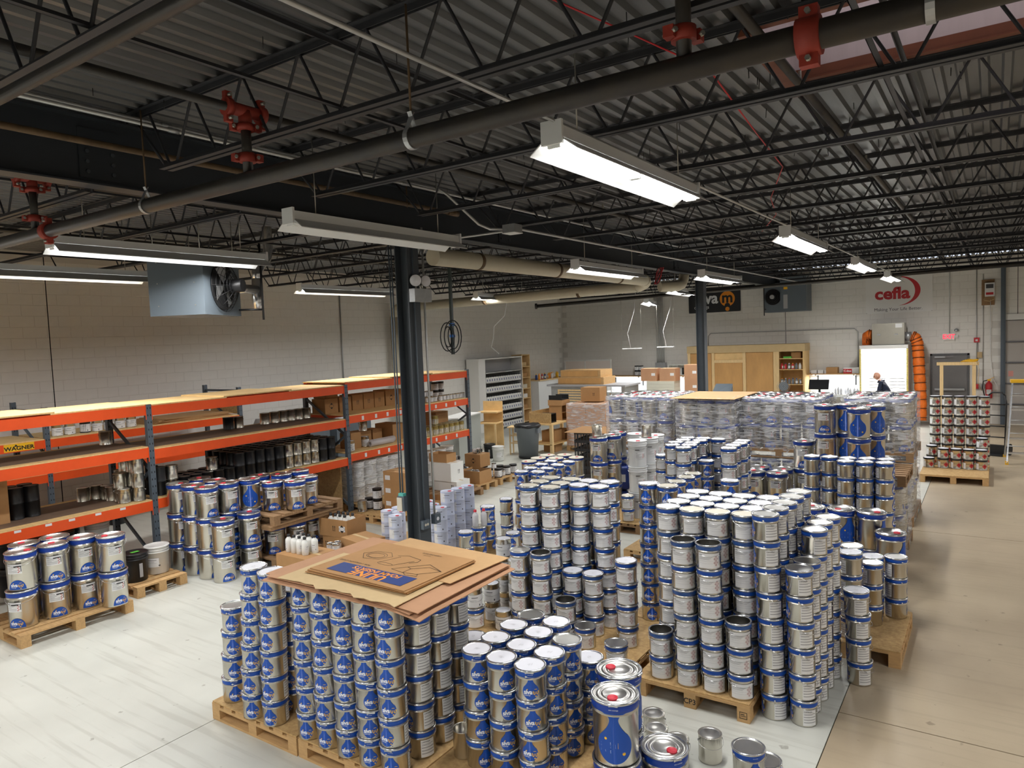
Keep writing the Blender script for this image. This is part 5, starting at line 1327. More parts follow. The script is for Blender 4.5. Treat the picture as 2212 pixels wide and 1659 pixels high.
# ------------------------------------------------------------------ other things among the stacks
def carton(x, y, z, w, d, h, label, rz=0.0, m='card', open_=False, marks=None, group=None, cat='box'):
    t = thing('carton', label, cat, (x, y, z), rz, group)
    if open_:
        b = MB(); tk = 0.005
        b.box(-w / 2, -d / 2, 0, w / 2, d / 2, tk); b.box(-w / 2, -d / 2, tk, w / 2, -d / 2 + tk, h); b.box(-w / 2, d / 2 - tk, tk, w / 2, d / 2, h); b.box(-w / 2, -d / 2 + tk, tk, -w / 2 + tk, d / 2 - tk, h); b.box(w / 2 - tk, -d / 2 + tk, tk, w / 2, d / 2 - tk, h)
        obj('body', b, [m], t)
    else:
        obj('body', MB().box(-w / 2, -d / 2, 0, w / 2, d / 2, h - 0.004), [m], t)
        for s in (-1, 1): obj('flap', MB().box(-w / 2, 0.001 if s > 0 else -d / 2, h - 0.004, w / 2, d / 2 if s > 0 else -0.001, h), [m], t)
        obj('tape', MB().box(-w / 2 - 0.0005, -0.025, h, w / 2 + 0.0005, 0.025, h + 0.0006), ['kraft'], t)
    if marks:
        k = MB()
        for (face, cx, cz, kind) in marks:
            def P_(a, c_):
                if face == 'f': return (cx + a, -d / 2 - 0.0012, cz + c_)
                if face == 'r': return (w / 2 + 0.0012, cx + a, cz + c_)
                return (-w / 2 - 0.0012, cx - a, cz + c_)
            def q(pts): k.add([P_(*p) for p in pts], [tuple(range(len(pts)))])
            if kind == 'arrows':
                for dx in (-0.018, 0.018): q([(dx - 0.005, -0.03), (dx + 0.005, -0.03), (dx + 0.005, 0.015), (dx - 0.005, 0.015)]); q([(dx - 0.013, 0.015), (dx + 0.013, 0.015), (dx, 0.04)])
                q([(-0.03, -0.042), (0.03, -0.042), (0.03, -0.037), (-0.03, -0.037)])
            elif kind == 'diamond':
                q([(-0.035, 0.025), (0.035, 0.025), (0, 0.06)]); q([(-0.035, -0.025), (0, -0.06), (0.035, -0.025)])
                for s in (-1, 1): q([(s * 0.06, 0.0), (s * 0.035, 0.025), (s * 0.032, 0.022), (s * 0.054, 0)]); q([(s * 0.06, 0.0), (s * 0.035, -0.025), (s * 0.032, -0.022), (s * 0.054, 0)])
        obj('printed_mark', k, ['ink_black'], t)
        lb = MB()
        for (face, cx, cz, kind) in marks:
            if kind == 'label': lb.box(cx - 0.06, -d / 2 - 0.001, cz - 0.04, cx + 0.06, -d / 2, cz + 0.04)
        if lb.v: obj('label', lb, ['label'], t)
    return t
def bottle(x, y, z, label, h=0.24, r=0.042, body='white_plastic', cap='black', group=None):
    t = thing('bottle', label, 'bottle', (x, y, z), rp.uniform(0, 6), group)
    obj('body', MB().lathe([(0.001, 0.0), (r - 0.003, 0.0), (r, 0.004), (r, h * 0.66), (r * 0.9, h * 0.74), (r * 0.45, h * 0.83), (r * 0.42, h * 0.88)], 16), [body], t)
    obj('cap', MB().lathe([(r * 0.5, h * 0.87), (r * 0.5, h), (0.0005, h)], 14), [cap], t)
    obj('label', can_label(r, h * 0.15, h * 0.55, -1, 1), LM, t)
    return t
carton(-8.02, 7.2, 0.0, 0.56, 0.4, 0.285, 'lower brown carton with diamond mark under the bottles', 0.0, marks=[('f', -0.2, 0.17, 'arrows'), ('f', 0.06, 0.14, 'diamond')])
carton(-8.08, 7.2, 0.286, 0.56, 0.4, 0.26, 'open brown carton full of white bottles', 0.06, open_=True, marks=[('f', 0.02, 0.13, 'arrows'), ('f', 0.18, 0.13, 'diamond'), ('f', 0.18, 0.13, 'label')])
for i in range(4):
    for j in range(2):
        bottle(-8.24 + i * 0.1 + j * 0.03, 7.12 + j * 0.13, 0.3, 'white bottle with black cap, %s in the %s row inside the open carton' % (ORD[i], ['front', 'back'][j]), 0.3, 0.045, group='bottles in the open carton')
carton(-7.45, 7.0, 0.0, 0.5, 0.42, 0.36, 'closed brown carton with shipping marks beside the near column', -0.2, marks=[('f', 0.0, 0.2, 'arrows'), ('r', -0.02, 0.18, 'diamond'), ('f', 0.16, 0.2, 'arrows')])
for i in range(3): put('small', -7.75 + 0.115 * (i % 2) + 0.04 * (i // 2), 6.66 + 0.1 * (i // 2), 0.21, 'small red-top can, %s beside the closed carton' % ORD[i], 'small red-top cans')
carton(-7.72, 6.72, 0.0, 0.36, 0.34, 0.2095, 'low carton under the small red-top cans', 0.0)
carton(-7.72, 6.2, 0.0, 0.6, 0.5, 0.33, 'carton holding the loose bottles near the cardboard pile', 0.0, open_=False)
for i in range(4):
    for j in range(2):
        bottle(-7.93 + i * 0.11 + 0.04 * j, 6.1 + j * 0.13, 0.331, 'white bottle with black cap, %s in the %s row standing on the carton' % (ORD[i], ['front', 'back'][j]), 0.24, 0.045, group='bottles before the cardboard pile')
for i, (x, y) in enumerate([(-5.845, 7.56), (-5.775, 7.66)]):
    bottle(x, y, 0.155 + 0.411, 'clear bottle with red cap, %s of two on the drop-logo stack' % ORD[i], 0.23, 0.042, mat('clear_bottle', S(206, 206, 210), 0.25), 'cap_red', 'red-cap bottles')
def jerry(x, y, z, label, rz):
    t = thing('jerrycan', label, 'jerrycan', (x, y, z), rz, 'blue jerrycans')
    bmx = bmesh.new(); bmesh.ops.create_cube(bmx, size=1)
    for v in bmx.verts: v.co = Vector((v.co.x * 0.34, v.co.y * 0.27, v.co.z * 0.40 + 0.2))
    bmesh.ops.bevel(bmx, geom=bmx.edges[:], offset=0.045, segments=3, affect='EDGES', profile=0.5)
    me = bpy.data.meshes.new('body'); bmx.to_mesh(me); bmx.free(); me.materials.append(M('jerry_blue'))
    for p in me.polygons: p.use_smooth = True
    obj('body', me, None, t)
    obj('handle', MB().beam((-0.02, 0, 0.425), (0.12, 0, 0.425), 0.03, 0.025).box(-0.03, -0.015, 0.39, 0.0, 0.015, 0.43).box(0.1, -0.015, 0.39, 0.13, 0.015, 0.43), ['jerry_blue'], t)
    obj('cap', MB().lathe([(0.03, 0.395), (0.03, 0.43), (0.0005, 0.43)], 14, (-0.1, 0, 0)), ['jerry_blue'], t)
    obj('label', MB().box(-0.12, -0.137, 0.14, 0.1, -0.1355, 0.27), ['label'], t)
    return t
pallet(-5.75, 10.95, -5.2, 11.6, 'small pallet under the blue jerrycans', wood='wood_old', nb=4) if 0 else None
jerry(-5.42, 11.1, 0.0, 'lower blue plastic jerrycan of the pair', 0.5)
jerry(-5.38, 11.08, 0.4305, 'upper blue plastic jerrycan with white label', 0.48)
# black folding crates with a board on top
t = thing('crate_column', 'black mesh crates stacked under a cardboard sheet beside tall pails', 'crates', (-6.95, 13.2, 0)) if 0 else None
for k_ in range(6):
    c = thing('plastic_crate', 'black mesh plastic crate, %s from the floor under the cardboard lid' % ORD[k_], 'crate', (-7.05, 13.3, 0.005 + 0.18 * k_), 0.15, 'black mesh crates')
    b = MB()
    for (x0, y0, x1, y1) in ((-0.28, -0.38, 0.28, -0.37), (-0.28, 0.37, 0.28, 0.38), (-0.28, -0.37, -0.27, 0.37), (0.27, -0.37, 0.28, 0.37)):
        b.box(x0, y0, 0, x1, y1, 0.03); b.box(x0, y0, 0.15, x1, y1, 0.178)
    for i in range(9):
        xx = -0.275 + i * 0.0665
        b.box(xx, -0.379, 0.03, xx + 0.02, -0.371, 0.15); b.box(xx, 0.371, 0.03, xx + 0.02, 0.379, 0.15)
    for i in range(11):
        yy = -0.365 + i * 0.071
        b.box(-0.279, yy, 0.03, -0.271, yy + 0.02, 0.15); b.box(0.271, yy, 0.03, 0.279, yy + 0.02, 0.15)
    obj('frame', b, ['black_plastic'], c); obj('base', MB().box(-0.27, -0.37, 0.002, 0.27, 0.37, 0.012), ['black_plastic'], c)
sheet('cardboard_sheet', 'cardboard sheet lying on the black mesh crates', -7.55, 12.9, -6.5, 13.95, 0.005 + 0.18 * 6, 0.006, 'card', 0.12, None, seed=15)
_sx = {s[9]: s for s in STACKS}
for i, (x, y, zz, kd, l) in enumerate([(_sx['column beside the black crates'][4] - 0.05, _sx['column beside the black crates'][5] + 0.05, 1.4, 'tin', 'bare tin standing on the first tall column by the crates'), (_sx['second column of white red-cap pails'][4] - 0.06, _sx['second column of white red-cap pails'][5] + 0.04, 1.4, 'tin', 'bare tin standing on a tall white pail')]):
    put(kd, x, y, zz + 0.0, l, 'tins standing on tall pails')
put('gallon', -6.29, 13.28, 0.155 + 0.82, 'white-labelled gallon can standing on the column behind the jerrycans', 'silver gallon cans')
put('gallon', -1.72, 10.62, 0, 'x', 'x') if 0 else None
# ================================================================== pallet racking
FX, BX = -9.77, -10.86
FY = [1.66, 5.29, 8.93, 12.55]
def post_mesh(h, hole=True):
    b = MB(); w = 0.076; d = 0.07; t_ = 0.004
    b.box(-w / 2, -d / 2, 0.012, w / 2, -d / 2 + t_, h) if 0 else None
    b.box(d / 2 - t_, -w / 2, 0.012, d / 2, w / 2, h)                       # face towards the aisle
    b.box(-d / 2, -w / 2, 0.012, d / 2 - t_, -w / 2 + t_, h); b.box(-d / 2, w / 2 - t_, 0.012, d / 2 - t_, w / 2, h)
    b.box(-d / 2 - 0.03, -w / 2 - 0.03, 0, d / 2 + 0.03, w / 2 + 0.03, 0.012)
    if hole:
        z = 0.12
        while z < h - 0.06:
            for s in (-1, 1):
                y0 = s * 0.02; b.add([(d / 2 + 0.0008, y0 - 0.006, z), (d / 2 + 0.0008, y0 + 0.006, z), (d / 2 + 0.0008, y0 + 0.005, z + 0.026), (d / 2 + 0.0008, y0 - 0.005, z + 0.026)], [(0, 1, 2, 3)], 1)
            z += 0.1
    return b
def frame(parent, y, x0, x1, h0, h1, extra=None):
    obj('upright', post_mesh(h0), ['upright', 'dark_hole'], parent, (x0, y, 0)); o = obj('upright', post_mesh(h1), ['upright', 'dark_hole'], parent, (x1, y, 0))
    zs = [0.15, 0.8, 1.45, 2.1]
    for i in range(3):
        a = (x0 - 0.035, y, zs[i]), (x1 + 0.035, y, zs[i + 1])
        if i % 2: a = (x1 + 0.035, y, zs[i]), (x0 - 0.035, y, zs[i + 1])
        obj('brace', MB().beam(a[0], a[1], 0.03, 0.04), ['upright'], parent)
    obj('brace', MB().beam((x0 - 0.035, y, h0 - 0.08 if not extra else extra), (x1 + 0.035, y, h0 - 0.08 if not extra else extra), 0.03, 0.04), ['upright'], parent)
def rack_beam(parent, x, y0, y1, z, face=1, m='orange_beam'):
    b = MB(); w = 0.05
    b.box(x - w / 2, y0 + 0.038, z, x + w / 2, y1 - 0.038, z + 0.135)
    o = obj('beam', b, [m], parent)
    for yy in (y0, y1):
        c = MB(); s = 1 if yy == y0 else -1
        c.box(x + face * 0.026, yy + (0.002 if s > 0 else -0.047), z - 0.06, x + face * 0.034, yy + (0.047 if s > 0 else -0.002), z + 0.145)
        for k in range(2):
            zz = z - 0.02 + 0.1 * k; yb = yy + s * 0.022
            c.add([(x + face * 0.0347, yb - 0.007, zz), (x + face * 0.0347, yb + 0.007, zz), (x + face * 0.0347, yb + 0.006, zz + 0.025), (x + face * 0.0347, yb - 0.006, zz + 0.025)], [(0, 1, 2, 3)], 1)
        obj('beam_connector', c, [m, 'dark_hole'], o)
    return o
LEV = [(0.895, 1.645, 2.235), (0.905, 1.61, 2.225), (0.965, 1.665, 2.275)]
names = ['nearest', 'middle', 'farthest']
TOPZ = {}
for k in range(3):
    t = thing('pallet_rack', 'orange-beamed grey pallet rack bay, %s of the long row' % names[k], 'rack', (0, 0, 0), 0, 'orange pallet rack bays')
    frame(t, FY[k], FX, BX, 2.385, 2.385)
    if k == 2: frame(t, FY[3], FX, BX, 2.45, 2.42)
    for li, z in enumerate(LEV[k]):
        rack_beam(t, FX, FY[k], FY[k + 1], z); rack_beam(t, BX, FY[k], FY[k + 1], z, -1)
        zt_ = z + 0.136; y0, y1 = FY[k] + 0.04, FY[k + 1] - 0.04
        if li == 2:
            n = 3; L_ = (y1 - y0 + 0.1) / n
            for i in range(n):
                ya = y0 - 0.05 + i * L_ - (0.03 if i else 0); yb = y0 - 0.05 + (i + 1) * L_ + 0.02
                zz = zt_ + (0.019 if i % 2 else 0.0)
                obj('shelf_board', MB().box(BX - 0.05, ya, zz, FX + 0.02, yb, zz + 0.018), ['ply'], t)
        else:
            obj('shelf_board', MB().box(BX - 0.02, y0, zt_, FX + 0.022, y1, zt_ + 0.018), ['ply'], t)
            if k < 2: obj('dark_mat', MB().box(BX + 0.12, y0 + 0.05, zt_ + 0.018, FX - 0.12, y1 - 0.02, zt_ + 0.022), ['ply_dark'], t)
            TOPZ[(k, li)] = zt_ + (0.0225 if k < 2 else 0.0185)
    # paper tags stuck along the beams
    tg = random.Random(k)
    for li in (0, 1):
        if k == 1: continue
        if k == 0 and li == 1: continue
        n = 10 if k == 0 else 9
        for i in range(n):
            y = FY[k] + 0.35 + (3.1 / n) * i + tg.uniform(-0.04, 0.04); hh = 0.03 if k == 0 else 0.075
            ww = 0.075 if k == 0 else 0.055
            z0 = LEV[k][li] + (0.1 if k == 0 else 0.03)
            obj('paper_tag', MB().box(FX + 0.0255, y, z0, FX + 0.0265, y + ww, z0 + hh), ['label'], t)
    if k == 1:
        for i in range(5): obj('paper_dot', MB().box(FX + 0.0255, 6.1 + i * 0.4, LEV[1][0] + 0.05, FX + 0.0265, 6.14 + i * 0.4, LEV[1][0] + 0.08), ['label'], t)
# rear row against the wall
RX0, RX1 = -12.93, -14.12
for k in range(2):
    t = thing('pallet_rack', 'taller grey pallet rack bay behind the long row, %s' % ['nearer the camera', 'farther along'][k], 'rack', (0, 0, 0), 0, 'orange pallet rack bays')
    frame(t, FY[k], RX0, RX1, 2.27, 2.33, 2.2)
    if k == 1: frame(t, 8.93, RX0, RX1, 2.32, 2.36, 2.25)
    for li, z in enumerate(((1.03, 1.6), (1.03, 1.6))[k]):
        rack_beam(t, RX0, FY[k], FY[k + 1], z); rack_beam(t, RX1, FY[k], FY[k + 1], z, -1)
        obj('shelf_board', MB().box(RX1 - 0.02, FY[k] + 0.04, z + 0.136, RX0 + 0.02, FY[k + 1] - 0.04, z + 0.154), ['ply'], t)
    if k == 0:
        sg = obj('yellow_sign', MB().box(RX0 + 0.026, 4.66, 1.615, RX0 + 0.029, 5.09, 1.735), ['yellow'], t)
        tx = MB(); text_into(tx, 'WAGNER', 0.085, ((RX0 + 0.0295, 4.875, 1.66), (0, 1, 0), (0, 0, 1)), bold=0.003, sx=1.15)
        tx.add([(RX0 + 0.0296, 4.80, 1.69), (RX0 + 0.0296, 4.86, 1.69), (RX0 + 0.0296, 4.83, 1.725)], [(0, 1, 2)])
        obj('sign_lettering', tx, ['ink_black'], sg)
# ------------------------------------------------------------------ what stands on and under the racks
def rowlab(kind, i, where): return '%s, %s %s' % (kind, ORD[i] if i < 18 else 'last', where)
z0 = TOPZ[(0, 0)]
carton(-10.36, 3.42, z0, 0.42, 0.5, 0.3, 'lower brown carton on the nearest rack bay low shelf', 0)
carton(-10.36, 3.42, z0 + 0.3005, 0.42, 0.5, 0.27, 'upper brown carton on the nearest rack bay low shelf', 0)
for i, (x, y) in enumerate([(-10.3, 3.8), (-10.3, 3.985), (-10.49, 3.8), (-10.49, 3.985)]):
    for l in range(2): put('black', x, y, z0 + 0.2005 * l, 'black can, %s %s of four beside the cartons' % (['lower', 'upper'][l], ORD[i]), 'black cans beside the cartons')
tl = [(-10.6, 4.74), (-10.6, 4.92), (-10.43, 4.99), (-10.26, 4.97), (-10.09, 5.0), (-9.92, 4.96), (-9.87, 5.14), (-10.05, 5.17), (-10.22, 5.15), (-10.4, 5.17)]
for i, (x, y) in enumerate(tl): put('tin', x, y, z0, rowlab('bare silver tin', i, 'in bottom layer at the nearest bay post'), 'bare tins on the nearest bay')
for i, j in enumerate((6, 7, 8, 9, 4)): put('tin', tl[j][0], tl[j][1], z0 + 0.1955, rowlab('bare silver tin', i, 'in middle layer at the nearest bay post'), 'bare tins on the nearest bay')
for i, j in enumerate((6, 7, 8)): put('tin', tl[j][0], tl[j][1], z0 + 0.391, rowlab('bare silver tin', i, 'in top layer at the nearest bay post'), 'bare tins on the nearest bay')
put('tin', -10.6, 5.1, TOPZ[(0, 1)], 'bare silver tin alone on the nearest bay middle shelf', 'bare tins on the nearest bay')
z1 = TOPZ[(1, 0)]
ys = [5.46 + 0.187 * i for i in range(18)]
for r, x in enumerate((-9.9, -10.09, -10.28, -10.47, -10.66)):
    for i, y in enumerate(ys):
        deep = r > 0
        kd = 'tin' if (12 <= i <= 15 or i == 1) and r < 2 else 'black'
        lay = 2 if (i >= 7 or i == 0 and r < 2) else 1
        if i == 1 and r == 0: lay = 2
        if r > 2 and i < 7: continue
        for l in range(lay):
            if deep and l < lay - 1 and i > 0: continue_hidden = True
            put(kd, x + (0.03 if i % 2 else 0) * 0, y, z1 + 0.2005 * l, '%s can, %s layer, %s along %s row of the middle bay low shelf' % ('bare silver' if kd == 'tin' else 'black', ['lower', 'upper'][l], ORD[i] if i < 18 else 'last', ORD[r]), 'cans on the middle bay low shelf', parts=None if r < 2 else ('body', 'lid'))
put('tin', -10.0, 6.36, z1 + 0.2005, 'bare silver tin standing on the dark lids of the middle bay', 'cans on the middle bay low shelf')
z2 = TOPZ[(1, 1)]
for i, y in enumerate((7.82, 8.02, 8.21, 8.38, 8.55, 8.73)): put('tin', -10.62, y, z2, rowlab('dull bare tin', i, 'along the back of the middle bay shelf'), 'tins on the middle bay upper shelf')
put('black', -10.62, 7.1, z2, 'black can at the back of the middle bay shelf', 'tins on the middle bay upper shelf')
put('tin', -10.62, 7.29, z2, 'bare tin beside the black can on the middle bay shelf', 'tins on the middle bay upper shelf')
z3 = TOPZ[(2, 1)]
for i, (y, w, h) in enumerate([(9.13, 0.32, 0.28), (9.48, 0.3, 0.28), (9.8, 0.28, 0.3), (10.1, 0.28, 0.3), (10.4, 0.28, 0.3), (10.74, 0.32, 0.32), (11.1, 0.32, 0.3)]):
    carton(-10.55, y, z3, 0.36, w, h, rowlab('brown carton', i, 'along the farthest bay upper shelf'), 0, marks=[('r', 0, h / 2, 'diamond' if i in (0, 5) else 'arrows')])
carton(-10.6, 9.2, z3 + 0.3055 - 0.025, 0.34, 0.3, 0.3, 'tall brown carton standing on the first carton of the upper shelf', 0)
put_y = 11.36
for i in range(11):
    put('small', -9.92, 11.36 + 0.116 * i if i < 3 else 11.44 + 0.112 * i, z3, rowlab('small white-labelled can', i, 'along the front of the farthest bay shelf'), 'small cans on the farthest bay')
for i in range(3): put('small', -10.06, 11.4 + 0.115 * i, z3, rowlab('small white-labelled can', i, 'in the second row of the farthest bay'), 'small cans on the farthest bay')
for i in range(3): put('small', -10.06, 11.4 + 0.115 * i, z3 + 0.1155, rowlab('small white-labelled can', i, 'upper in the second row of the farthest bay'), 'small cans on the farthest bay')
for i in range(2):
    for l in range(2): put('blacklid', -10.3, 12.05 + 0.19 * i, z3 + 0.1905 * l, 'black-lid labelled can, %s %s behind the small cans' % (['lower', 'upper'][l], ORD[i]), 'black-lid cans on the farthest bay')
z4 = TOPZ[(2, 0)]
carton(-10.25, 9.45, z4, 0.3, 0.26, 0.3, 'brown carton near the post on the farthest bay low shelf', 0)
carton(-10.5, 9.95, z4, 0.3, 0.3, 0.26, 'second brown carton on the farthest bay low shelf', 0, marks=[('r', 0, 0.13, 'arrows')])
carton(-10.4, 10.68, z4, 0.5, 0.34, 0.33, 'largest brown carton on the farthest bay low shelf', 0)
carton(-10.5, 10.28, z4, 0.28, 0.26, 0.26, 'third brown carton on the farthest bay low shelf', 0)
put('gallon', -9.98, 9.18, z4, 'white-labelled can by the post on the farthest bay low shelf', 'cans on the farthest bay low shelf')
put('gallon', -10.15, 9.72, z4, 'white-labelled can between cartons on the farthest bay', 'cans on the farthest bay low shelf')
put('tin', -10.42, 9.95, z4 + 0.2605, 'dull tin standing on the second carton', 'cans on the farthest bay low shelf')
for i, (x, l_) in enumerate(((-9.95, 0.62), (-10.05, 0.66))):
    t = thing('film_roll', 'roll of stretch film, %s of two on the farthest bay' % ['front', 'rear'][i], 'roll', (x + 0.0, 9.66 + 0.1 * i, z4 + 0.062 + 0.0), 0, 'rolls of stretch film')
    y0_ = 0.0
    obj('roll', MB().lathe([(0.035, 0.0), (0.06, 0.0), (0.06, l_), (0.035, l_), (0.035, 0.0)], 20), [mat('film_grey', S(196, 190, 190), 0.4)], t, None, rot=(-PI / 2, 0, 0))
for r in range(2):
    for i in range(8):
        y = 11.12 + 0.178 * i
        put('gold', -9.87 - 0.18 * r, y, z4, '%s gold-topped white can in %s row of the farthest bay' % (ORD[i], ['front', 'second'][r]), 'gold-topped cans')
put('gold', -10.05, 11.7, z4 + 0.1905, 'gold-topped white can standing alone on the others', 'gold-topped cans')
for l in range(2): carton(-10.42, 12.2, z4 + 0.205 * l, 0.34, 0.42, 0.2045, '%s brown carton of the pair behind the gold-topped cans' % ['lower', 'upper'][l], 0)
# floor under the racks
for i, (x, y) in enumerate([(-9.98, 9.3), (-9.98, 9.62), (-9.98, 9.94), (-9.98, 10.26), (-10.3, 9.3), (-10.3, 9.62)]):
    for l in range(2): put('bucket', x, y, 0.155 + 0.3705 * l, 'white bucket, %s %s in the wrapped group under the farthest bay' % (['lower', 'upper'][l], ORD[i]), 'wrapped white buckets')
film(-10.5, 9.12, -9.8, 10.44, 0.16, 0.155 + 0.745, 'clear stretch wrap around the white buckets under the rack', 21)
pallet(-10.62, 9.05, -9.55, 10.5, 'pallet under the wrapped white buckets below the rack', nb=8, along='y')
for i, (x, y) in enumerate([(-10.1, 11.5), (-10.1, 11.86), (-10.2, 12.25)]):
    put('bucket', x, y, 0.155 if 0 else 0.3855, rowlab('white bucket', i, 'in the upper tier below the gold-topped cans'), 'white buckets below the farthest bay')
    put('bucket', x, y, 0.015, rowlab('white bucket', i, 'in the lower tier below the gold-topped cans'), 'white buckets below the farthest bay')
for i, (x, y) in enumerate([(-10.25, 8.1), (-10.25, 8.42), (-10.55, 8.25)]):
    for l in range(2): put('bblack', x, y, 0.05 + 0.3705 * l, 'black bucket, %s %s under the middle bay near its end' % (['lower', 'upper'][l], ORD[i]), 'black buckets under the racks')
for i, (x, y) in enumerate([(-10.2, 3.9), (-10.2, 4.25), (-10.5, 3.75), (-10.5, 4.1), (-10.5, 4.45)]):
    for l in range(2): put('bblack', x, y, 0.05 + 0.3705 * l, 'black bucket, %s %s under the nearest bay' % (['lower', 'upper'][l], ORD[i]), 'black buckets under the racks')
put('bblack', -9.28, 4.72, 0.145, 'black bucket with green sticker at the pallet corner', 'black buckets under the racks')
for i, (x, y, zz) in enumerate([(-9.35, 5.05, 0.145), (-10.3, 4.75, 0.05), (-10.3, 4.75, 0.4205)]): put('bucket', x, y, zz, ['white bucket beside the black bucket by the post', 'lower white bucket under the nearest bay', 'upper white bucket under the nearest bay'][i], 'white buckets by the post')
pallet(-9.7, 4.55, -8.95, 5.22, 'small slatted pallet under the bucket pair by the post', osb=False, nb=5)
obj('sticker', MB().box(-0.05, -0.03, 0.3705, 0.05, 0.03, 0.3715), ['green_dot'], [o for o in bpy.data.objects if o.get('label') == 'black bucket with green sticker at the pallet corner'][0])
t = tag(obj('particle_board', MB().box(-10.85, 8.84, 0.0, -9.9, 8.86, 0.88), ['osb']), 'strand board panel standing on edge under the rack', 'board')
for i, (x, y) in enumerate([(-10.3, 2.8), (-10.25, 3.15)]):
    pass
carton(-9.5, 2.78, 0.0, 0.5, 0.42, 0.36, 'lower white carton with printed panels at the picture edge', 0, 'white_plastic', marks=[('f', 0, 0.2, 'arrows'), ('r', -0.05, 0.2, 'arrows')])
carton(-9.5, 2.78, 0.3605, 0.5, 0.42, 0.36, 'upper white carton with printed panels at the picture edge', 0, 'white_plastic', marks=[('r', -0.05, 0.2, 'diamond'), ('r', 0.08, 0.22, 'arrows')])
# rear row contents
zr = 1.6 + 0.1545
for i, (y, kd) in enumerate([(5.55, 'gallon'), (5.75, 'gallon'), (6.0, 'blacklid'), (6.2, 'gallon'), (6.4, 'gallon'), (6.6, 'gallon'), (6.8, 'gallon')]):
    put(kd, -13.15, y, zr, rowlab('bagged paint can', i, 'along the rear rack shelf'), 'cans on the rear rack')
for i in range(6):
    sheet('flattened_carton', rowlab('flattened brown carton', i, 'in the pile on the rear rack'), -13.9, 7.1 + 0.05 * i, -12.98, 8.8 - 0.05 * (i % 3), zr + 0.014 * i, 0.012, 'card', 0.02 * (i % 3 - 1), None, seed=30 + i, group='flattened cartons on the rear rack')
zr2 = 1.03 + 0.1545
for i, y in enumerate((4.3, 4.5, 4.72)): put('gold', -13.1, y, zr2, rowlab('yellow-topped white can', i, 'on the rear rack low shelf'), 'yellow-topped cans on the rear rack')
tag(obj('strand_board', MB().box(-14.0, 8.955, 1.76, -13.0, 8.975, 2.2), ['osb']), 'strand board panel fixed inside the rear rack end', 'board')
for i, (x, y) in enumerate([(-13.3, 4.2), (-13.3, 4.6), (-13.3, 5.7), (-13.3, 6.1), (-13.3, 6.5)]): put('bblack', x, y, 0, rowlab('dark bucket', i, 'on the floor under the rear rack'), 'dark buckets under the rear rack')
# ------------------------------------------------------------------ fittings on the near column
t = thing('outlet_box', 'dark outlet box with double receptacle on the near column', 'outlet', (XB + 0.103, 6.6, 0.83), 0)
obj('box', MB().box(-0.005, -0.09, -0.055, 0.05, 0.03, 0.055), ['upright'], t)
for dy in (-0.05, -0.01):
    obj('receptacle', MB().cyl((0.05, dy, 0), (0.054, dy, 0), 0.017, 10), ['lid_beige'], t)
obj('conduit', MB().cyl((0.02, -0.03, 0.055), (0.02, -0.03, 3.6), 0.011, 8), ['upright'], t)
t = thing('outlet_box', 'dark outlet box with round receptacle on the far edge of the near column', 'outlet', (XB + 0.103, 6.72, 0.86), 0)
obj('box', MB().box(-0.005, 0.0, -0.06, 0.06, 0.11, 0.06), ['upright'], t)
obj('receptacle', MB().cyl((0.06, 0.055, 0), (0.064, 0.055, 0), 0.024, 12), ['lid_paper'], t)
obj('conduit', MB().cyl((0.03, 0.03, 0.06), (0.03, 0.03, 3.65), 0.014, 8), ['conduit'], t)
t = thing('switch_box', 'beige control box on the near column side', 'control box', (XB - 0.14, 6.49, 1.0), 0)
obj('box', MB().box(-0.05, -0.06, 0, 0.06, 0.0, 0.19), ['upright'], t); obj('cover', MB().box(-0.05, -0.072, 0.0, 0.03, -0.06, 0.17), ['lid_beige'], t); obj('sticker', MB().box(-0.03, -0.06, 0.19, 0.05, -0.005, 0.225), [mat('teal', S(90, 180, 170), 0.5)], t)
for dx in (-0.03, 0.01): obj('conduit', MB().cyl((dx, -0.02, 0.19), (dx, -0.02, 3.5), 0.009, 8), ['upright'], t)
t = thing('emergency_light', 'twin-head emergency light on a pale box on the near column', 'emergency light', (XB + 0.11, 6.62, 3.66), 0)
obj('box', MB().box(0.0, -0.12, -0.07, 0.09, 0.19, 0.09), ['galv'], t)
for dy, r_ in ((-0.05, 0.3), (0.13, 1.2)):
    hd = obj('lamp_head', MB().lathe([(0.001, -0.06), (0.04, -0.05), (0.072, 0.0), (0.075, 0.012)], 18), ['galv'], t, (0.05, dy, 0.19), rot=(PI / 2, 0, 0.6 + r_ * 0.6))
    obj('lens', MB().lathe([(0.07, 0.011), (0.04, 0.022), (0.0005, 0.026)], 18), ['lid_paper'], hd)
    obj('bracket', MB().cyl((0.05, dy, 0.09), (0.05, dy, 0.15), 0.01, 8), ['bolt'], t)
# hanging strut with coiled cable
t = thing('hanging_strut', 'dark slotted strut hanging from the roof with coiled cable taped to it', 'strut', (-6.62, 8.2, 2.9), 0)
obj('strut', MB().box(-0.02, -0.02, 0, 0.02, -0.016, 1.62).box(-0.02, -0.016, 0, -0.016, 0.02, 1.62).box(0.016, -0.016, 0, 0.02, 0.02, 1.62), [mat('green_black', S(34, 48, 46), 0.5)], t)
for i in range(4):
    obj('cable_loop', MB().tube([(math.cos(a) * (0.07 + 0.03 * i) + (0.05 if i % 2 else -0.06), -0.03 - 0.008 * i, 0.26 + math.sin(a) * (0.15 + 0.03 * i)) for a in [j * PI / 10 for j in range(20)]], 0.008, 6, closed=True), ['rubber'], t)
for zz in (0.25, 0.42): obj('tape', MB().box(-0.03, -0.03, zz, 0.03, 0.03, zz + 0.04), [mat('blue_tape', S(36, 110, 190), 0.5)], t)
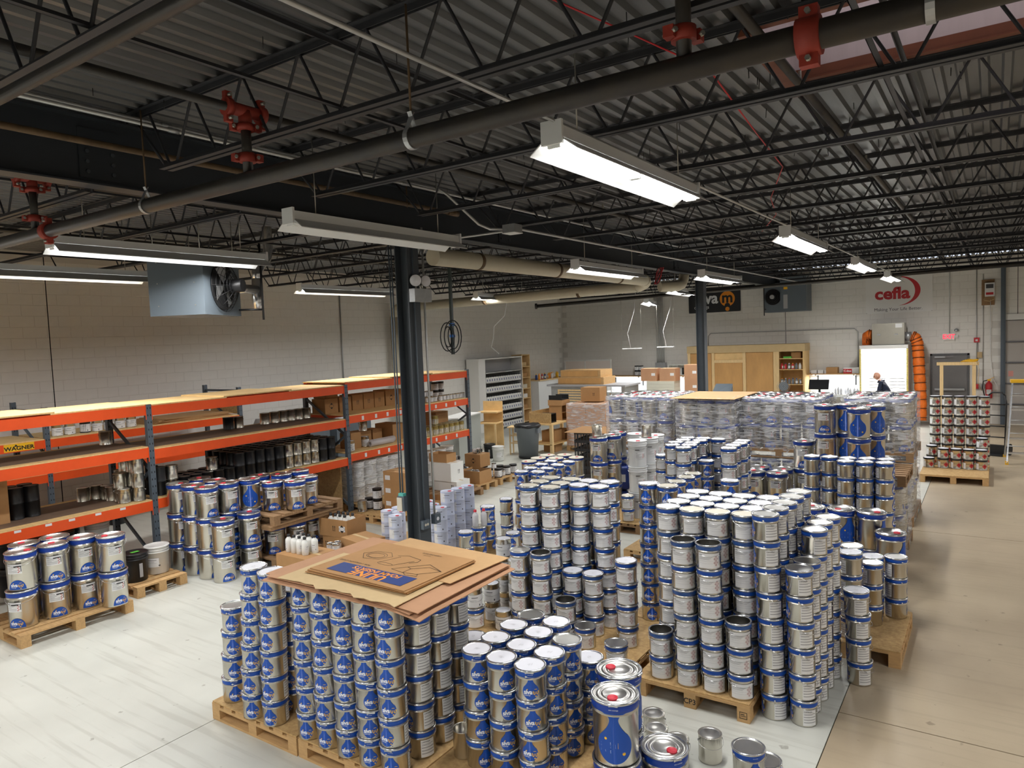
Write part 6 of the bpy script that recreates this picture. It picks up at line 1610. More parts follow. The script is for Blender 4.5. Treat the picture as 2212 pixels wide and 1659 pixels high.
# ------------------------------------------------------------------ unit heater near the racking
def unit_heater(label, loc, rz, w, d, h, ztop, col='heater_grey'):
    t = thing('unit_heater', label, 'heater', loc, rz)
    b = MB(); b.box(0, 0, 0, w, 0.02, h); b.box(0, 0.02, h - 0.02, w, d, h); b.box(0, 0.02, 0, w, d, 0.02); b.box(0, d - 0.02, 0.02, w, d, h - 0.02)
    obj('cabinet', MB().box(0, 0, 0, w, d, h), [col], t)
    return t
t = thing('unit_heater', 'grey unit heater with wire fan guard hung over the racking', 'heater', (-8.1, 5.2, 3.55), math.radians(119))
W_, D_, H_ = 0.95, 0.72, 0.75
obj('cabinet', MB().box(0, 0.0, 0, W_, D_, H_), ['heater_grey'], t)
obj('fan_opening', MB().cyl((W_ / 2, -0.002, H_ / 2), (W_ / 2, -0.012, H_ / 2), 0.31, 28), ['dark_hole'], t)
g = MB()
for i in range(7):
    r_ = 0.08 + 0.042 * i; yy = -0.02 - 0.16 * (1 - (r_ / 0.34) ** 2)
    g.tube([(W_ / 2 + r_ * math.cos(a), yy, H_ / 2 + r_ * math.sin(a)) for a in [k * PI / 14 for k in range(28)]], 0.0035, 5, closed=True)
for k in range(12):
    a = k * PI / 6
    g.tube([(W_ / 2 + r_ * math.cos(a), -0.02 - 0.16 * (1 - (r_ / 0.34) ** 2), H_ / 2 + r_ * math.sin(a)) for r_ in (0.06, 0.15, 0.24, 0.335)], 0.0035, 5)
obj('fan_guard', g, ['black'], t)
obj('motor', MB().cyl((W_ / 2, -0.06, H_ / 2), (W_ / 2, -0.28, H_ / 2), 0.085, 18), ['black'], t)
bl = MB()
for k in range(4):
    a = k * PI / 2 + 0.4; c_, s_ = math.cos(a), math.sin(a)
    bl.add([(W_ / 2 + c_ * 0.06 - s_ * 0.03, -0.03, H_ / 2 + s_ * 0.06 + c_ * 0.03), (W_ / 2 + c_ * 0.06 + s_ * 0.03, -0.05, H_ / 2 + s_ * 0.06 - c_ * 0.03), (W_ / 2 + c_ * 0.27 + s_ * 0.1, -0.06, H_ / 2 + s_ * 0.27 - c_ * 0.1), (W_ / 2 + c_ * 0.27 - s_ * 0.1, -0.02, H_ / 2 + s_ * 0.27 + c_ * 0.1)], [(0, 1, 2, 3)])
obj('fan_blades', bl, ['galv'], t)
for (x, z) in ((0.1, 0.1), (0.1, 0.4), (0.1, 0.65)):
    for yy in (0.2, 0.55): pass
for z in (0.12, 0.4, 0.66):
    for yy in (0.12, 0.6): obj('screw', MB().cyl((-0.001, yy, z), (-0.006, yy, z), 0.008, 6), ['bolt'], t)
for (x, y) in ((0.05, 0.05), (0.9, 0.05), (0.05, 0.66), (0.9, 0.66)): obj('hanger_rod', MB().cyl((x, y, H_), (x, y, JZ0 - 3.55 + 0.3), 0.006, 6), ['bolt'], t)
obj('flue', MB().cyl((W_ + 0.0, 0.25, 0.4), (W_ + 1.15, 0.3, 0.45), 0.07, 16), ['galv_bright'], t)
obj('flue_tee', MB().tube([(W_ + 1.2, 0.3, 0.15), (W_ + 1.2, 0.3, 0.3), (W_ + 1.2, 0.3, 0.62)], [0.075, 0.09, 0.075], 16), ['galv_bright'], t)
obj('flue_elbow', MB().tube([(W_ + 1.2, 0.3, 0.6), (W_ + 1.22, 0.3, 0.72), (W_ + 1.35, 0.28, 0.85), (W_ + 1.5, 0.26, 0.95), (W_ + 1.56, 0.25, 1.1), (W_ + 1.56, 0.25, 1.46)], 0.075, 16), ['galv_bright'], t)
obj('gas_line', MB().tube([(0.85, -0.02, 0.08), (0.92, -0.25, 0.08), (0.98, -0.3, 0.08)], 0.014, 8).cyl((0.98, -0.3, -0.06), (0.98, -0.3, 0.98), 0.016, 8), ['black'], t)
# ================================================================== far wall and corner
YW = YF - 0.003
def banner(name, label, x0, z0, x1, z1, m, y=YW - 0.03, cat='banner'):
    t = thing(name, label, cat, (x0, y, z0))
    obj('sheet', MB().box(0, 0, 0, x1 - x0, 0.004, z1 - z0), [m], t)
    for (a, b_) in ((0.02, 0.02), (x1 - x0 - 0.02, 0.02), (0.02, z1 - z0 - 0.02), (x1 - x0 - 0.02, z1 - z0 - 0.02)):
        obj('eyelet', MB().cyl((a, -0.003, b_), (a, 0.0305, b_), 0.012, 8), ['bolt'], t)
    return t
b1 = banner('wall_banner', 'white banner with red lettering and crescent high on the far wall', -3.44, 3.43, -1.59, 4.65, 'sign_white')
W_, H_ = 1.85, 1.22
k = MB(); text_into(k, 'cefla', 0.50, ((0.75, -0.002, 0.60), (1, 0, 0), (0, 0, 1)), bold=0.018, sx=1.08)
obj('red_lettering', k, ['ink_red'], b1)
k = MB(); n = 24
out_, in_ = [], []
for i in range(n + 1):
    a = math.radians(100) - math.radians(190) * i / n
    out_.append((0.93 + 0.60 * math.cos(a), -0.002, 0.68 + 0.455 * math.sin(a)))
    s = math.sin(PI * i / n) * 0.15
    in_.append((0.93 + (0.60 - s) * math.cos(a), -0.002, 0.68 + (0.455 - s * 0.55) * math.sin(a)))
k.add(out_ + in_, [(i, i + 1, n + 2 + i, n + 1 + i) for i in range(n)])
obj('red_crescent', k, ['ink_red'], b1)
k = MB(); text_into(k, 'Making Your Life Better.', 0.135, ((0.91, -0.002, 0.115), (1, 0, 0), (0, 0, 1)), sx=1.0)
obj('tagline', k, ['label_ink'], b1)
b2 = banner('wall_banner', 'black banner with white lettering and orange emblem behind the far column', -9.31, 3.75, -7.42, 4.6, 'sign_black')
k = MB(); text_into(k, 'siva', 0.56, ((0.68, -0.002, 0.50), (1, 0, 0), (0, 0, 1)), bold=0.016, sx=0.98)
text_into(k, 'coatings', 0.17, ((0.48, -0.002, 0.2), (1, 0, 0), (0, 0, 1)))
obj('white_lettering', k, ['white_print'], b2)
k = MB(); cx, cz = 1.42, 0.46; R0 = 0.27
k.add([(cx + R0 * math.cos(2 * PI * i / 28), -0.002, cz + R0 * math.sin(2 * PI * i / 28)) for i in range(28)], [tuple(range(28))])
k.add([(cx + 0.075 * math.cos(2 * PI * i / 18), -0.0045, 0.10 + 0.075 * math.sin(2 * PI * i / 18)) for i in range(18)], [tuple(range(18))])
obj('orange_emblem', k, ['ink_orange'], b2)
k = MB(); text_into(k, 'm', 0.52, ((cx, -0.0035, cz + 0.03), (1, 0, 0), (0, 0, 1)), bold=0.016)
k.add([(cx + 0.10 * math.cos(2 * PI * i / 20), -0.0035, 0.215 + 0.10 * math.sin(2 * PI * i / 20)) for i in range(20)], [tuple(range(20))])
obj('emblem_letter', k, ['sign_black'], b2)
# exit sign
t = thing('exit_sign', 'white EXIT sign with red letters above the grey door', 'sign', (-1.17, YW - 0.05, 2.53))
obj('body', MB().box(-0.16, 0, 0, 0.16, 0.045, 0.2), ['sign_white'], t)
k = MB(); text_into(k, 'EXIT', 0.19, ((0, -0.002, 0.1), (1, 0, 0), (0, 0, 1)), bold=0.004, sx=0.82)
obj('letters', k, [mat('exit_red', S(230, 40, 60), 0.5, emit=(0.9, 0.03, 0.06, 1.2))], t)
obj('side_lamp', MB().box(-0.25, 0.0, 0.07, -0.165, 0.05, 0.15).box(0.165, 0.0, 0.07, 0.25, 0.05, 0.15), ['sign_white'], t)
obj('conduit', MB().tube([(0.02, 0.03, 0.2), (0.02, 0.03, 2.2), (-0.05, 0.0, 2.4)], 0.012, 8), ['conduit'], t)
obj('heater_globe', MB().lathe([(0.06, 0), (0.055, 0.04), (0.03, 0.07), (0.0005, 0.08)], 14, (0.2, 0, 0.27)), ['galv'], t)
# exit door (3'0 steel) in its frame
d = struct('door_1', MB().box(DX0 + 0.06, YF - 0.02, 0.01, DX1 - 0.06, YF + 0.025, DZ - 0.06), ['door_grey'])
obj('frame', MB().box(DX0 - 0.0, YF - 0.03, 0, DX0 + 0.055, YF + 0.05, DZ).box(DX1 - 0.055, YF - 0.03, 0, DX1, YF + 0.05, DZ).box(DX0, YF - 0.03, DZ - 0.055, DX1, YF + 0.05, DZ), [mat('frame_grey', S(96, 96, 98), 0.5)], d)
obj('closer', MB().box(DX0 + 0.12, YF - 0.08, DZ - 0.13, DX0 + 0.4, YF - 0.022, DZ - 0.075).beam((DX0 + 0.36, YF - 0.07, DZ - 0.1), (DX0 + 0.62, YF - 0.2, DZ - 0.07), 0.02, 0.012), ['galv'], d)
obj('push_bar', MB().box(DX0 + 0.12, YF - 0.1, 1.0, DX1 - 0.12, YF - 0.06, 1.06).box(DX0 + 0.12, YF - 0.06, 1.0, DX0 + 0.18, YF - 0.021, 1.06).box(DX1 - 0.18, YF - 0.06, 1.0, DX1 - 0.12, YF - 0.021, 1.06), ['galv'], d)
# overhead door
d = struct('door_2', MB().box(OX0, YF - 0.005, 0, OX1, YF + 0.02, OZ), [mat('door_back', S(120, 116, 112), 0.7)])
ph = 0.61
for i in range(5):
    obj('panel', MB().box(OX0 + 0.01, YF - 0.035, i * ph + 0.006, OX1, YF - 0.006, min((i + 1) * ph - 0.006, OZ)), ['door_panel'], d)
    if i: obj('strut', MB().box(OX0 + 0.01, YF - 0.075, i * ph - 0.03, OX1, YF - 0.036, i * ph + 0.012), [mat('strut_grey', S(96, 96, 100), 0.5)], d)
obj('track', MB().box(OX0 - 0.09, YF - 0.13, 0, OX0 - 0.005, YF - 0.001, 4.6).box(OX0 - 0.005, YF - 0.11, 0, OX0 + 0.03, YF - 0.08, 4.6), ['upright'], d)
obj('header', MB().box(OX0 - 0.0, YF - 0.05, OZ, OX1, YF, OZ + 0.17), ['white_paint'], d)
obj('warning_notice', MB().box(OX0 + 0.1, YF - 0.037, 1.42, OX0 + 0.22, YF - 0.0355, 1.58), [mat('notice', S(214, 150, 140), 0.6)], d)
# fire alarm, small boxes, meter
t = thing('fire_alarm', 'small red fire alarm box on the far wall by the exit', 'alarm', (-0.46, YW - 0.045, 2.44))
obj('case', MB().box(-0.07, 0, 0, 0.07, 0.045, 0.14), ['ink_red'], t); obj('lens', MB().box(-0.03, -0.004, 0.035, 0.03, 0.0, 0.09), ['label'], t)
obj('conduit', MB().cyl((0, 0.03, 0.14), (0, 0.03, 2.5), 0.011, 8), ['conduit'], t); obj('conduit', MB().cyl((0.03, 0.03, 0), (0.03, 0.03, -0.5), 0.011, 8), ['conduit'], t)
t = thing('thermostat_box', 'yellowed control box on the far wall below the red alarm', 'control box', (-0.385, YW - 0.05, 1.98))
obj('case', MB().box(-0.06, 0, 0, 0.06, 0.05, 0.17), ['kraft'], t)
t = thing('unit_control', 'pale control unit with cables on a wood backing by the overhead door', 'control box', (-0.14, YW - 0.16, 3.78))
obj('backing', MB().box(-0.2, 0.12, -0.25, 0.12, 0.155, 0.5), ['wood_old'], t); obj('case', MB().box(-0.12, 0, 0, 0.12, 0.12, 0.4), ['white_enamel'], t); obj('display', MB().box(-0.09, -0.004, 0.24, 0.09, 0, 0.36), ['label_ink'], t); obj('warning_label', MB().box(-0.09, -0.004, 0.05, 0.09, 0, 0.12), ['ink_red'], t)
obj('cable', MB().tube([(-0.1, 0.05, 0), (-0.14, 0.0, -0.1), (0.0, -0.02, -0.14), (0.12, 0.0, -0.08), (0.1, 0.06, 0)], 0.012, 6), ['kraft'], t)
obj('drop_cable', MB().tube([(0.02, 0.1, -0.1), (0.02, 0.12, -1.8), (0.08, 0.1, -2.4), (0.2, 0.1, -2.65), (0.3, 0.1, -2.6)], 0.008, 6), ['white_wire'], t)
for x, z, nm, mm in ((-0.46, 1.05, 'red', 'ink_red'), (-0.3, 1.05, 'grey', 'galv')):
    t = thing('wall_socket', '%s socket box with cord low on the far wall by the wood frame' % nm, 'outlet', (x, YW - 0.06, z))
    obj('case', MB().box(-0.05, 0, 0, 0.05, 0.06, 0.14), [mm], t); obj('conduit', MB().cyl((0, 0.04, 0.14), (0, 0.04, 3.4), 0.009, 6), ['conduit'], t)
t = thing('fire_extinguisher', 'red fire extinguisher hanging on the far wall beside the ladder', 'extinguisher', (-0.15, YW - 0.12, 0.78))
obj('cylinder', MB().lathe([(0.001, 0.0), (0.08, 0.0), (0.085, 0.02), (0.085, 0.4), (0.06, 0.46), (0.03, 0.48), (0.03, 0.52)], 18), ['ink_red'], t)
obj('valve', MB().box(-0.04, -0.03, 0.52, 0.05, 0.03, 0.56).beam((0.0, 0, 0.56), (0.13, 0, 0.62), 0.02, 0.012), ['yellow'], t)
obj('hose', MB().tube([(-0.03, 0, 0.54), (-0.14, -0.02, 0.5), (-0.16, -0.03, 0.3), (-0.1, -0.07, 0.05)], 0.014, 8), ['black'], t); obj('label', can_label(0.085, 0.12, 0.26, -0.8, 0.8), LM, t)
obj('bracket', MB().box(-0.02, 0.08, 0.2, 0.02, 0.118, 0.4), ['bolt'], t)
# ladder
t = thing('step_ladder', 'aluminium step ladder with yellow top standing by the overhead door', 'ladder', (0.55, 18.35, 0), 0.05)
lf = MB()
for s in (-1, 1):
    obj('front_rail', MB().beam((s * 0.34, -0.02, 0.03), (s * 0.22, 0.42, 1.72), 0.03, 0.07), ['galv_bright'], t)
    obj('rear_rail', MB().beam((s * 0.32, 1.0, 0.03), (s * 0.21, 0.56, 1.72), 0.025, 0.045), ['galv'], t)
    obj('foot', MB().box(s * 0.34 - 0.03, -0.05, 0, s * 0.34 + 0.03, 0.03, 0.07), ['yellow'], t)
    obj('foot', MB().box(s * 0.32 - 0.025, 0.98, 0, s * 0.32 + 0.025, 1.04, 0.05), ['yellow'], t)
for i in range(5):
    f = (i + 0.75) / 5.6; z = 0.03 + 1.69 * f
    obj('step', MB().box(-0.33 + 0.11 * f, 0.44 * f - 0.06, z - 0.03, 0.33 - 0.11 * f, 0.44 * f + 0.04, z), ['galv_bright'], t)
    obj('rear_bar', MB().cyl((-0.31 + 0.1 * f, 1.0 - 0.44 * f, z), (0.31 - 0.1 * f, 1.0 - 0.44 * f, z), 0.01, 6), ['galv'], t)
obj('top_cap', MB().box(-0.25, 0.36, 1.72, 0.25, 0.62, 1.78), ['yellow'], t)
# hand truck
t = thing('hand_truck', 'black tubular hand truck standing behind the red-diamond cans', 'hand truck', (0.0, 19.6, 0), -0.3)
for x in (-0.2, 0.2): obj('rail', MB().tube([(x, 0, 0.2), (x, 0.08, 1.2), (x * 0.8, 0.12, 1.36)], 0.018, 8), ['black'], t)
for z in (0.4, 0.65, 0.9, 1.15): obj('crossbar', MB().cyl((-0.2, 0.02 + 0.07 * z - 0.014, z), (0.2, 0.02 + 0.07 * z - 0.014, z), 0.014, 8), ['black'], t)
obj('handle', MB().tube([(-0.16, 0.12, 1.36), (-0.1, 0.14, 1.42), (0.1, 0.14, 1.42), (0.16, 0.12, 1.36)], 0.018, 8), ['black'], t)
for x in (-0.26, 0.26): obj('wheel', MB().cyl((x - 0.03, 0.08, 0.13), (x + 0.03, 0.08, 0.13), 0.13, 18), ['rubber'], t)
obj('axle', MB().cyl((-0.26, 0.08, 0.13), (0.26, 0.08, 0.13), 0.012, 8).box(-0.2, 0.0, 0.12, 0.2, 0.09, 0.22), ['black'], t)
obj('toe_plate', MB().box(-0.22, -0.25, 0.005, 0.22, 0.0, 0.02).box(-0.2, -0.01, 0.02, 0.2, 0.01, 0.2), ['black'], t)
# pale wood frame before the door, with yellow cable on top
t = thing('timber_stand', 'pale timber frame standing before the grey exit door', 'frame', (-0.9, 24.3, 0))
for x in (-0.4, 0.4): obj('leg', MB().box(x - 0.045, -0.045, 0, x + 0.045, 0.045, 1.82), ['wood_pine'], t)
obj('top_rail', MB().box(-0.52, -0.06, 1.82, 0.52, 0.06, 1.91), ['wood_pine'], t); obj('foot_rail', MB().box(-0.355, -0.02, 0.3, 0.355, 0.02, 0.39), ['wood_pine'], t)
t = thing('yellow_cable', 'yellow extension cable coiled on the timber frame', 'cable', (-0.62, 24.3, 1.912))
for i in range(4): obj('cable_loop', MB().tube([(math.cos(a) * (0.2 - 0.02 * i) + 0.03 * i, math.sin(a) * 0.05, 0.012 + 0.018 * i + 0.01 * math.sin(2 * a + i)) for a in [j * PI / 10 for j in range(20)]], 0.01, 6, closed=True), ['yellow'], t)
obj('hanging_end', MB().tube([(0.18, -0.07, 0.02), (0.24, -0.08, -0.2), (0.22, -0.08, -0.6), (0.3, 0.3, -0.85)], 0.009, 6), ['kraft'], t)
# ------------------------------------------------------------------ spray booth with fan box and orange ducts
t = thing('spray_booth', 'white spray booth with glowing inside and ruler edges', 'booth', (-2.82, 24.3, 0))
bw, bd, bh = 0.66, 0.9, 2.42
obj('side_panel', MB().box(-bw, 0, 0, -bw + 0.02, bd, bh), ['white_paint'], t); obj('side_panel', MB().box(bw - 0.02, 0, 0, bw, bd, bh), ['white_paint'], t)
obj('back_panel', MB().box(-bw + 0.02, bd - 0.02, 0.4, bw - 0.02, bd, bh), ['white_paint'], t)
obj('roof_panel', MB().box(-bw, -0.02, bh, bw, bd, bh + 0.03).box(-bw, -0.02, bh - 0.08, bw, 0, bh), ['white_paint'], t)
for s in (-1, 1): obj('edge_ruler', MB().box(s * (bw - 0.02) - 0.025, -0.012, 0.3, s * (bw - 0.02) + 0.025, 0.0, bh - 0.08), [mat('ruler', S(214, 196, 110), 0.6, 0, 0.4, 30)], t)
obj('bench', MB().box(-bw + 0.02, 0, 0.85, bw - 0.02, bd - 0.02, 0.9), ['white_paint'], t)
for cx in (-0.28, 0.28):
    f = MB()
    for i in range(5): f.tube([(cx - 0.24, bd - 0.05, 1.02 + 0.1 * i), (cx, bd - 0.06, 1.03 + 0.1 * i), (cx + 0.24, bd - 0.05, 1.02 + 0.1 * i)], 0.045, 8)
    obj('filter_pad', f, ['silver_fiber'], t)
obj('booth_lamp', MB().box(-0.5, 0.3, bh - 0.06, 0.5, 0.42, bh - 0.02), ['glow_panel'], t)
ld = bpy.data.lights.new('booth_light', 'AREA'); ld.shape = 'RECTANGLE'; ld.size = 1.0; ld.size_y = 0.3; ld.energy = 45; ld.color = (1, 0.98, 0.96)
lo = bpy.data.objects.new('booth_light', ld); C.objects.link(lo); lo.parent = t; lo.location = (0, 0.36, bh - 0.07)
obj('leg_panel', MB().box(-bw + 0.02, 0.05, 0, bw - 0.02, 0.07, 0.85), ['white_paint'], t)
t = thing('exhaust_fan_box', 'stainless exhaust fan box on the spray booth roof', 'fan box', (-2.71, 24.45, 2.4505))
obj('case', MB().box(-0.44, 0, 0.015, 0.44, 0.6, 0.66), ['tin_dull'], t); obj('base', MB().box(-0.4, 0.05, 0, 0.4, 0.55, 0.015), ['galv'], t)
obj('notice', MB().box(0.2, -0.003, 0.52, 0.38, 0, 0.64), ['label'], t)
for x in (-0.25, 0.22): obj('latch', MB().box(x - 0.05, -0.02, 0.3, x + 0.05, 0, 0.34), ['galv_bright'], t)
obj('collar', MB().cyl((0.44, 0.3, 0.24), (0.6, 0.3, 0.24), 0.14, 18), ['galv'], t)
t = thing('flexible_duct', 'long orange ribbed flexible duct dropping beside the booth', 'duct', (0, 0, 0))
pth = [(-2.10, 24.75, 2.69), (-2.02, 24.75, 2.66), (-1.95, 24.75, 2.5), (-1.93, 24.72, 2.2), (-1.90, 24.65, 1.7), (-1.87, 24.6, 1.2), (-1.85, 24.55, 0.7), (-1.85, 24.5, 0.15)]
P3 = []
for i in range(len(pth) - 1):
    for j in range(6): P3.append(Vector(pth[i]).lerp(Vector(pth[i + 1]), j / 6))
P3.append(Vector(pth[-1]))
obj('hose', MB().tube(P3, [0.155 + 0.012 * math.sin(i * 2.1) for i in range(len(P3))], 18), ['orange_cloth'], t)
for i in range(2, len(P3) - 1, 3):
    p, q = P3[i], P3[min(i + 1, len(P3) - 1)]; dd = (q - p).normalized()
    obj('rib', MB().cyl(p - dd * 0.008, p + dd * 0.008, 0.171, 18), [mat('rib_dark', S(70, 40, 24), 0.6)], t)
t = thing('flexible_duct', 'short orange ribbed duct bend on the other side of the fan box', 'duct', (0, 0, 0))
pth = [(-3.15, 24.75, 2.76), (-3.26, 24.8, 2.78), (-3.34, 24.9, 2.74), (-3.36, 25.0, 2.62), (-3.36, 25.05, 2.45)]
obj('hose', MB().tube(pth, 0.15, 16), ['orange_cloth'], t)
for p in pth[1:4]: obj('rib', MB().tube([Vector(p) + Vector((0.165 * 0 , 0.16 * math.cos(a), 0.16 * math.sin(a))) for a in [j * PI / 8 for j in range(16)]], 0.01, 5, closed=True), ['rib_dark'], t)
# ------------------------------------------------------------------ plywood cabinet along the far wall
t = thing('plywood_cabinet', 'long plywood cabinet with pine trim and open shelves at one end', 'cabinet', (-9.12, 24.6, 0))
L_ = 3.95; hh = 2.56
obj('carcass', MB().box(0, 0.06, 0, 3.12, 0.78, hh - 0.25).box(3.9, 0.02, 0, L_, 0.78, hh - 0.25).box(3.12, 0.70, 0, 3.9, 0.78, hh - 0.25), ['ply'], t)
obj('top_trim', MB().box(-0.02, 0, hh - 0.25, L_ + 0.02, 0.8, hh), ['kraft'], t)
pn = mat('ply_door', S(200, 152, 92), 0.6, 0, 0.14, 2.5, stretch=(1, 1, 0.3))
for (a, b_) in ((0.12, 0.85), (0.97, 1.93), (2.08, 2.95)): obj('door_panel', MB().box(a, 0.035, 0.1, b_, 0.0595, hh - (0.27 if a != 0.97 else 0.6)), ['ply_door'], t)
for x in (0.0, 0.87, 1.95, 2.97): obj('stile', MB().box(x, 0.01, 0, x + 0.1, 0.06, hh - 0.25), ['wood_pine'], t)
obj('rail', MB().box(0.97, 0.012, hh - 0.6, 1.95, 0.058, hh - 0.5), ['wood_pine'], t)
obj('stile', MB().box(3.07, -0.005, 0, 3.15, 0.06, hh - 0.25), ['wood_pine'], t)
zsh = [0.9, 1.22, 1.72, 2.08]
for z in zsh: obj('shelf', MB().box(3.15, 0.03, z - 0.02, 3.9, 0.70, z), ['ply'], t)
obj('switch_plate', MB().box(0.75 + 0.0, 0.0, 1.22, 0.83, 0.0095, 1.34), ['label'], t) if 0 else None
rb = random.Random(4)
cols = ['ink_red', 'ink_orange', 'label', 'ink_blue', 'grey_plastic']
for j, z in enumerate((1.22, 1.72)):
    for i in range(6):
        bottle(-9.12 + 3.22 + i * 0.115, 24.72, z + 0.001, '%s bottle on the %s shelf of the plywood cabinet' % (ORD[i], ['lower', 'middle'][j]), 0.2, 0.042, cols[rb.randrange(5)] if j else 'grey_plastic', cols[rb.randrange(5)], group='bottles on the plywood cabinet shelves')
carton(-9.12 + 3.65, 24.95, 2.081, 0.3, 0.3, 0.2, 'small open carton on the upper shelf of the plywood cabinet', 0)
t2 = tag(obj('green_pack', MB().box(-5.85, 24.7, 2.081, -5.6, 24.85, 2.14), ['green_dot']), 'green pack lying on the top shelf of the plywood cabinet', 'pack')
# worktops with brackets along the far wall
def worktop(x0, x1, z, label, y0=24.85):
    t = thing('wall_worktop', label, 'worktop', (x0, y0, z))
    obj('top', MB().box(0, 0, -0.035, x1 - x0, YF - y0 - 0.004, 0), ['wood'], t)
    n = max(2, int((x1 - x0) / 0.9))
    for i in range(n):
        x = 0.25 + (x1 - x0 - 0.5) * i / (n - 1)
        obj('bracket', MB().box(x - 0.015, 0.08, -0.06, x + 0.015, YF - y0 - 0.03, -0.035).box(x - 0.015, YF - y0 - 0.035, -0.4, x + 0.015, YF - y0 - 0.006, -0.06), ['black'], t)
    return t
worktop(-5.15, -3.5, 1.55, 'wood wall shelf with black brackets between cabinet and booth')
worktop(-12.6, -10.95, 1.5, 'wood wall shelf with black brackets in the corner under the hanging lights')
worktop(-10.15, -9.2, 1.5, 'short wood wall shelf between the electric panel and plywood cabinet')
for x0, x1, nm in ((-5.15, -3.5, 'between the cabinet and the booth'), (-12.6, -10.9, 'in the corner'), (-10.15, -9.2, 'beside the electric panel')):
    tag(obj('white_board', MB().box(x0, YF - 0.012, 0.75, x1, YF - 0.0045, 1.42), ['white_enamel']), 'glossy white backing board below the wall shelf %s' % nm, 'board')
    t = thing('workbench', 'white-topped workbench %s' % nm, 'bench', (x0, 24.5, 0))
    obj('top', MB().box(0, 0, 0.86, x1 - x0, 0.82, 0.9), ['white_paint'], t)
    for x in (0.03, x1 - x0 - 0.09):
        for y in (0.03, 0.73): obj('leg', MB().box(x, y, 0, x + 0.06, y + 0.06, 0.86), ['wood_pine'], t)
for x0, x1, nm in ((-5.0, -3.7, 'between cabinet and booth'), (-12.4, -11.0, 'in the corner'), (-10.1, -9.3, 'beside the electric panel')):
    t = thing('under_shelf_light', 'slim lit lamp under the wall shelf %s' % nm, 'light', ((x0 + x1) / 2, 25.05, 1.5145 if x0 > -6 else 1.4645))
    obj('lamp', MB().box(-(x1 - x0) / 2, -0.03, -0.02, (x1 - x0) / 2, 0.03, 0), ['glow_panel'], t)
    ld = bpy.data.lights.new('bench_light', 'AREA'); ld.shape = 'RECTANGLE'; ld.size = x1 - x0; ld.size_y = 0.06; ld.energy = 9; ld.color = (0.86, 0.94, 1)
    lo = bpy.data.objects.new('bench_light', ld); C.objects.link(lo); lo.parent = t; lo.location = (0, 0, -0.025)
carton(-4.4, 25.1, 1.551, 0.34, 0.3, 0.2, 'brown carton on the wall shelf beside the booth', 0)
t = thing('carton', 'white and red printed carton at the end of the wall shelf', 'box', (-3.85, 25.1, 1.551)); obj('body', MB().box(-0.2, -0.15, 0, 0.25, 0.15, 0.19), ['label'], t); obj('red_panel', MB().box(-0.2, -0.152, 0, 0.05, -0.1505, 0.15), ['ink_red'], t)
k = MB(); text_into(k, 'C-line', 0.09, ((-0.08, -0.1535, 0.08), (1, 0, 0), (0, 0, 1)), bold=0.002); obj('lettering', k, ['white_print'], t)
for i in range(3):
    t = thing('storage_tray', 'white storage tray, %s on the wall shelf beside the brown carton' % ORD[i], 'tray', (-4.95 + 0.2 * i, 25.1, 1.551)); obj('body', MB().box(-0.085, -0.12, 0, 0.085, 0.12, 0.1), ['label'], t); obj('lid', MB().box(-0.088, -0.123, 0.1, 0.088, 0.123, 0.112), ['white_plastic'], t)
t = thing('monitor', 'dark flat monitor tilted on an arm before the far bench', 'monitor', (-4.7, 24.55, 0.9))
obj('screen', MB().cbox((0, -0.1, 0.33), (0.6, 0.03, 0.34), 0, Matrix.Rotation(-0.5, 3, 'X')), ['black_plastic'], t); obj('stand', MB().box(-0.03, -0.03, 0.02, 0.03, 0.03, 0.3).box(-0.12, -0.08, 0.0, 0.12, 0.1, 0.02), ['black'], t)
rb = random.Random(9)
for i in range(8): bottle(-4.25 + 0.09 * i, 24.62 + rb.uniform(0, 0.25), 0.9005, 'small clear bottle, %s along the bench beside the booth' % ORD[i], rb.uniform(0.16, 0.26), 0.036, 'clear_bottle', 'label', group='clear bottles on the bench')
t = thing('desk_fan', 'grey round desk fan before the cabinet shelves', 'fan', (-5.75, 24.3, 0)); 
obj('stand', MB().cyl((0, 0, 0.02), (0, 0, 1.1), 0.018, 8).lathe([(0.0005, 0.02), (0.17, 0.015), (0.18, 0.0)], 18), ['black'], t)
gf = MB()
for r_ in (0.06, 0.11, 0.16, 0.2): gf.tube([(r_ * math.cos(a), -0.06, 1.18 + r_ * math.sin(a)) for a in [j * PI / 10 for j in range(20)]], 0.004, 5, closed=True)
obj('guard', gf, ['galv'], t); obj('motor', MB().cyl((0, 0.06, 1.18), (0, -0.04, 1.18), 0.06, 12).box(-0.02, -0.01, 1.08, 0.02, 0.02, 1.14), ['galv'], t)
obj('blade', MB().lathe([(0.0005, 0.0), (0.18, 0.0)], 18) and MB().cyl((0, -0.03, 1.18), (0, -0.05, 1.18), 0.15, 18), ['grey_plastic'], t)
# electric panel, conduits, cubbies
t = thing('electric_panel', 'grey electric panel with open door on the far wall', 'electric panel', (-10.42, YW - 0.12, 0.85))
obj('case', MB().box(-0.22, 0, 0, 0.2, 0.12, 1.12), ['galv'], t); obj('breakers', MB().box(-0.05, -0.01, 0.25, 0.05, 0, 0.6), ['black'], t); obj('side_box', MB().box(-0.5, 0.02, 0.1, -0.24, 0.12, 0.8), ['galv'], t); obj('notice', MB().box(-0.44, 0.015, 0.3, -0.3, 0.0195, 0.6), ['kraft'], t)
for i in range(6):
    x = -0.16 + i * 0.055
    obj('conduit', MB().tube([(x, 0.06, 1.12), (x, 0.06, 3.2), (x - 0.02, 0.06, 3.4), (x - 0.06 * (2 - i if i < 3 else 0), 0.06, 3.8)], 0.016, 8), ['conduit'], t)
t = thing('cubby_unit', 'white two-hole cubby unit on the wall shelf', 'cubby', (-10.05, 25.05, 1.5005))
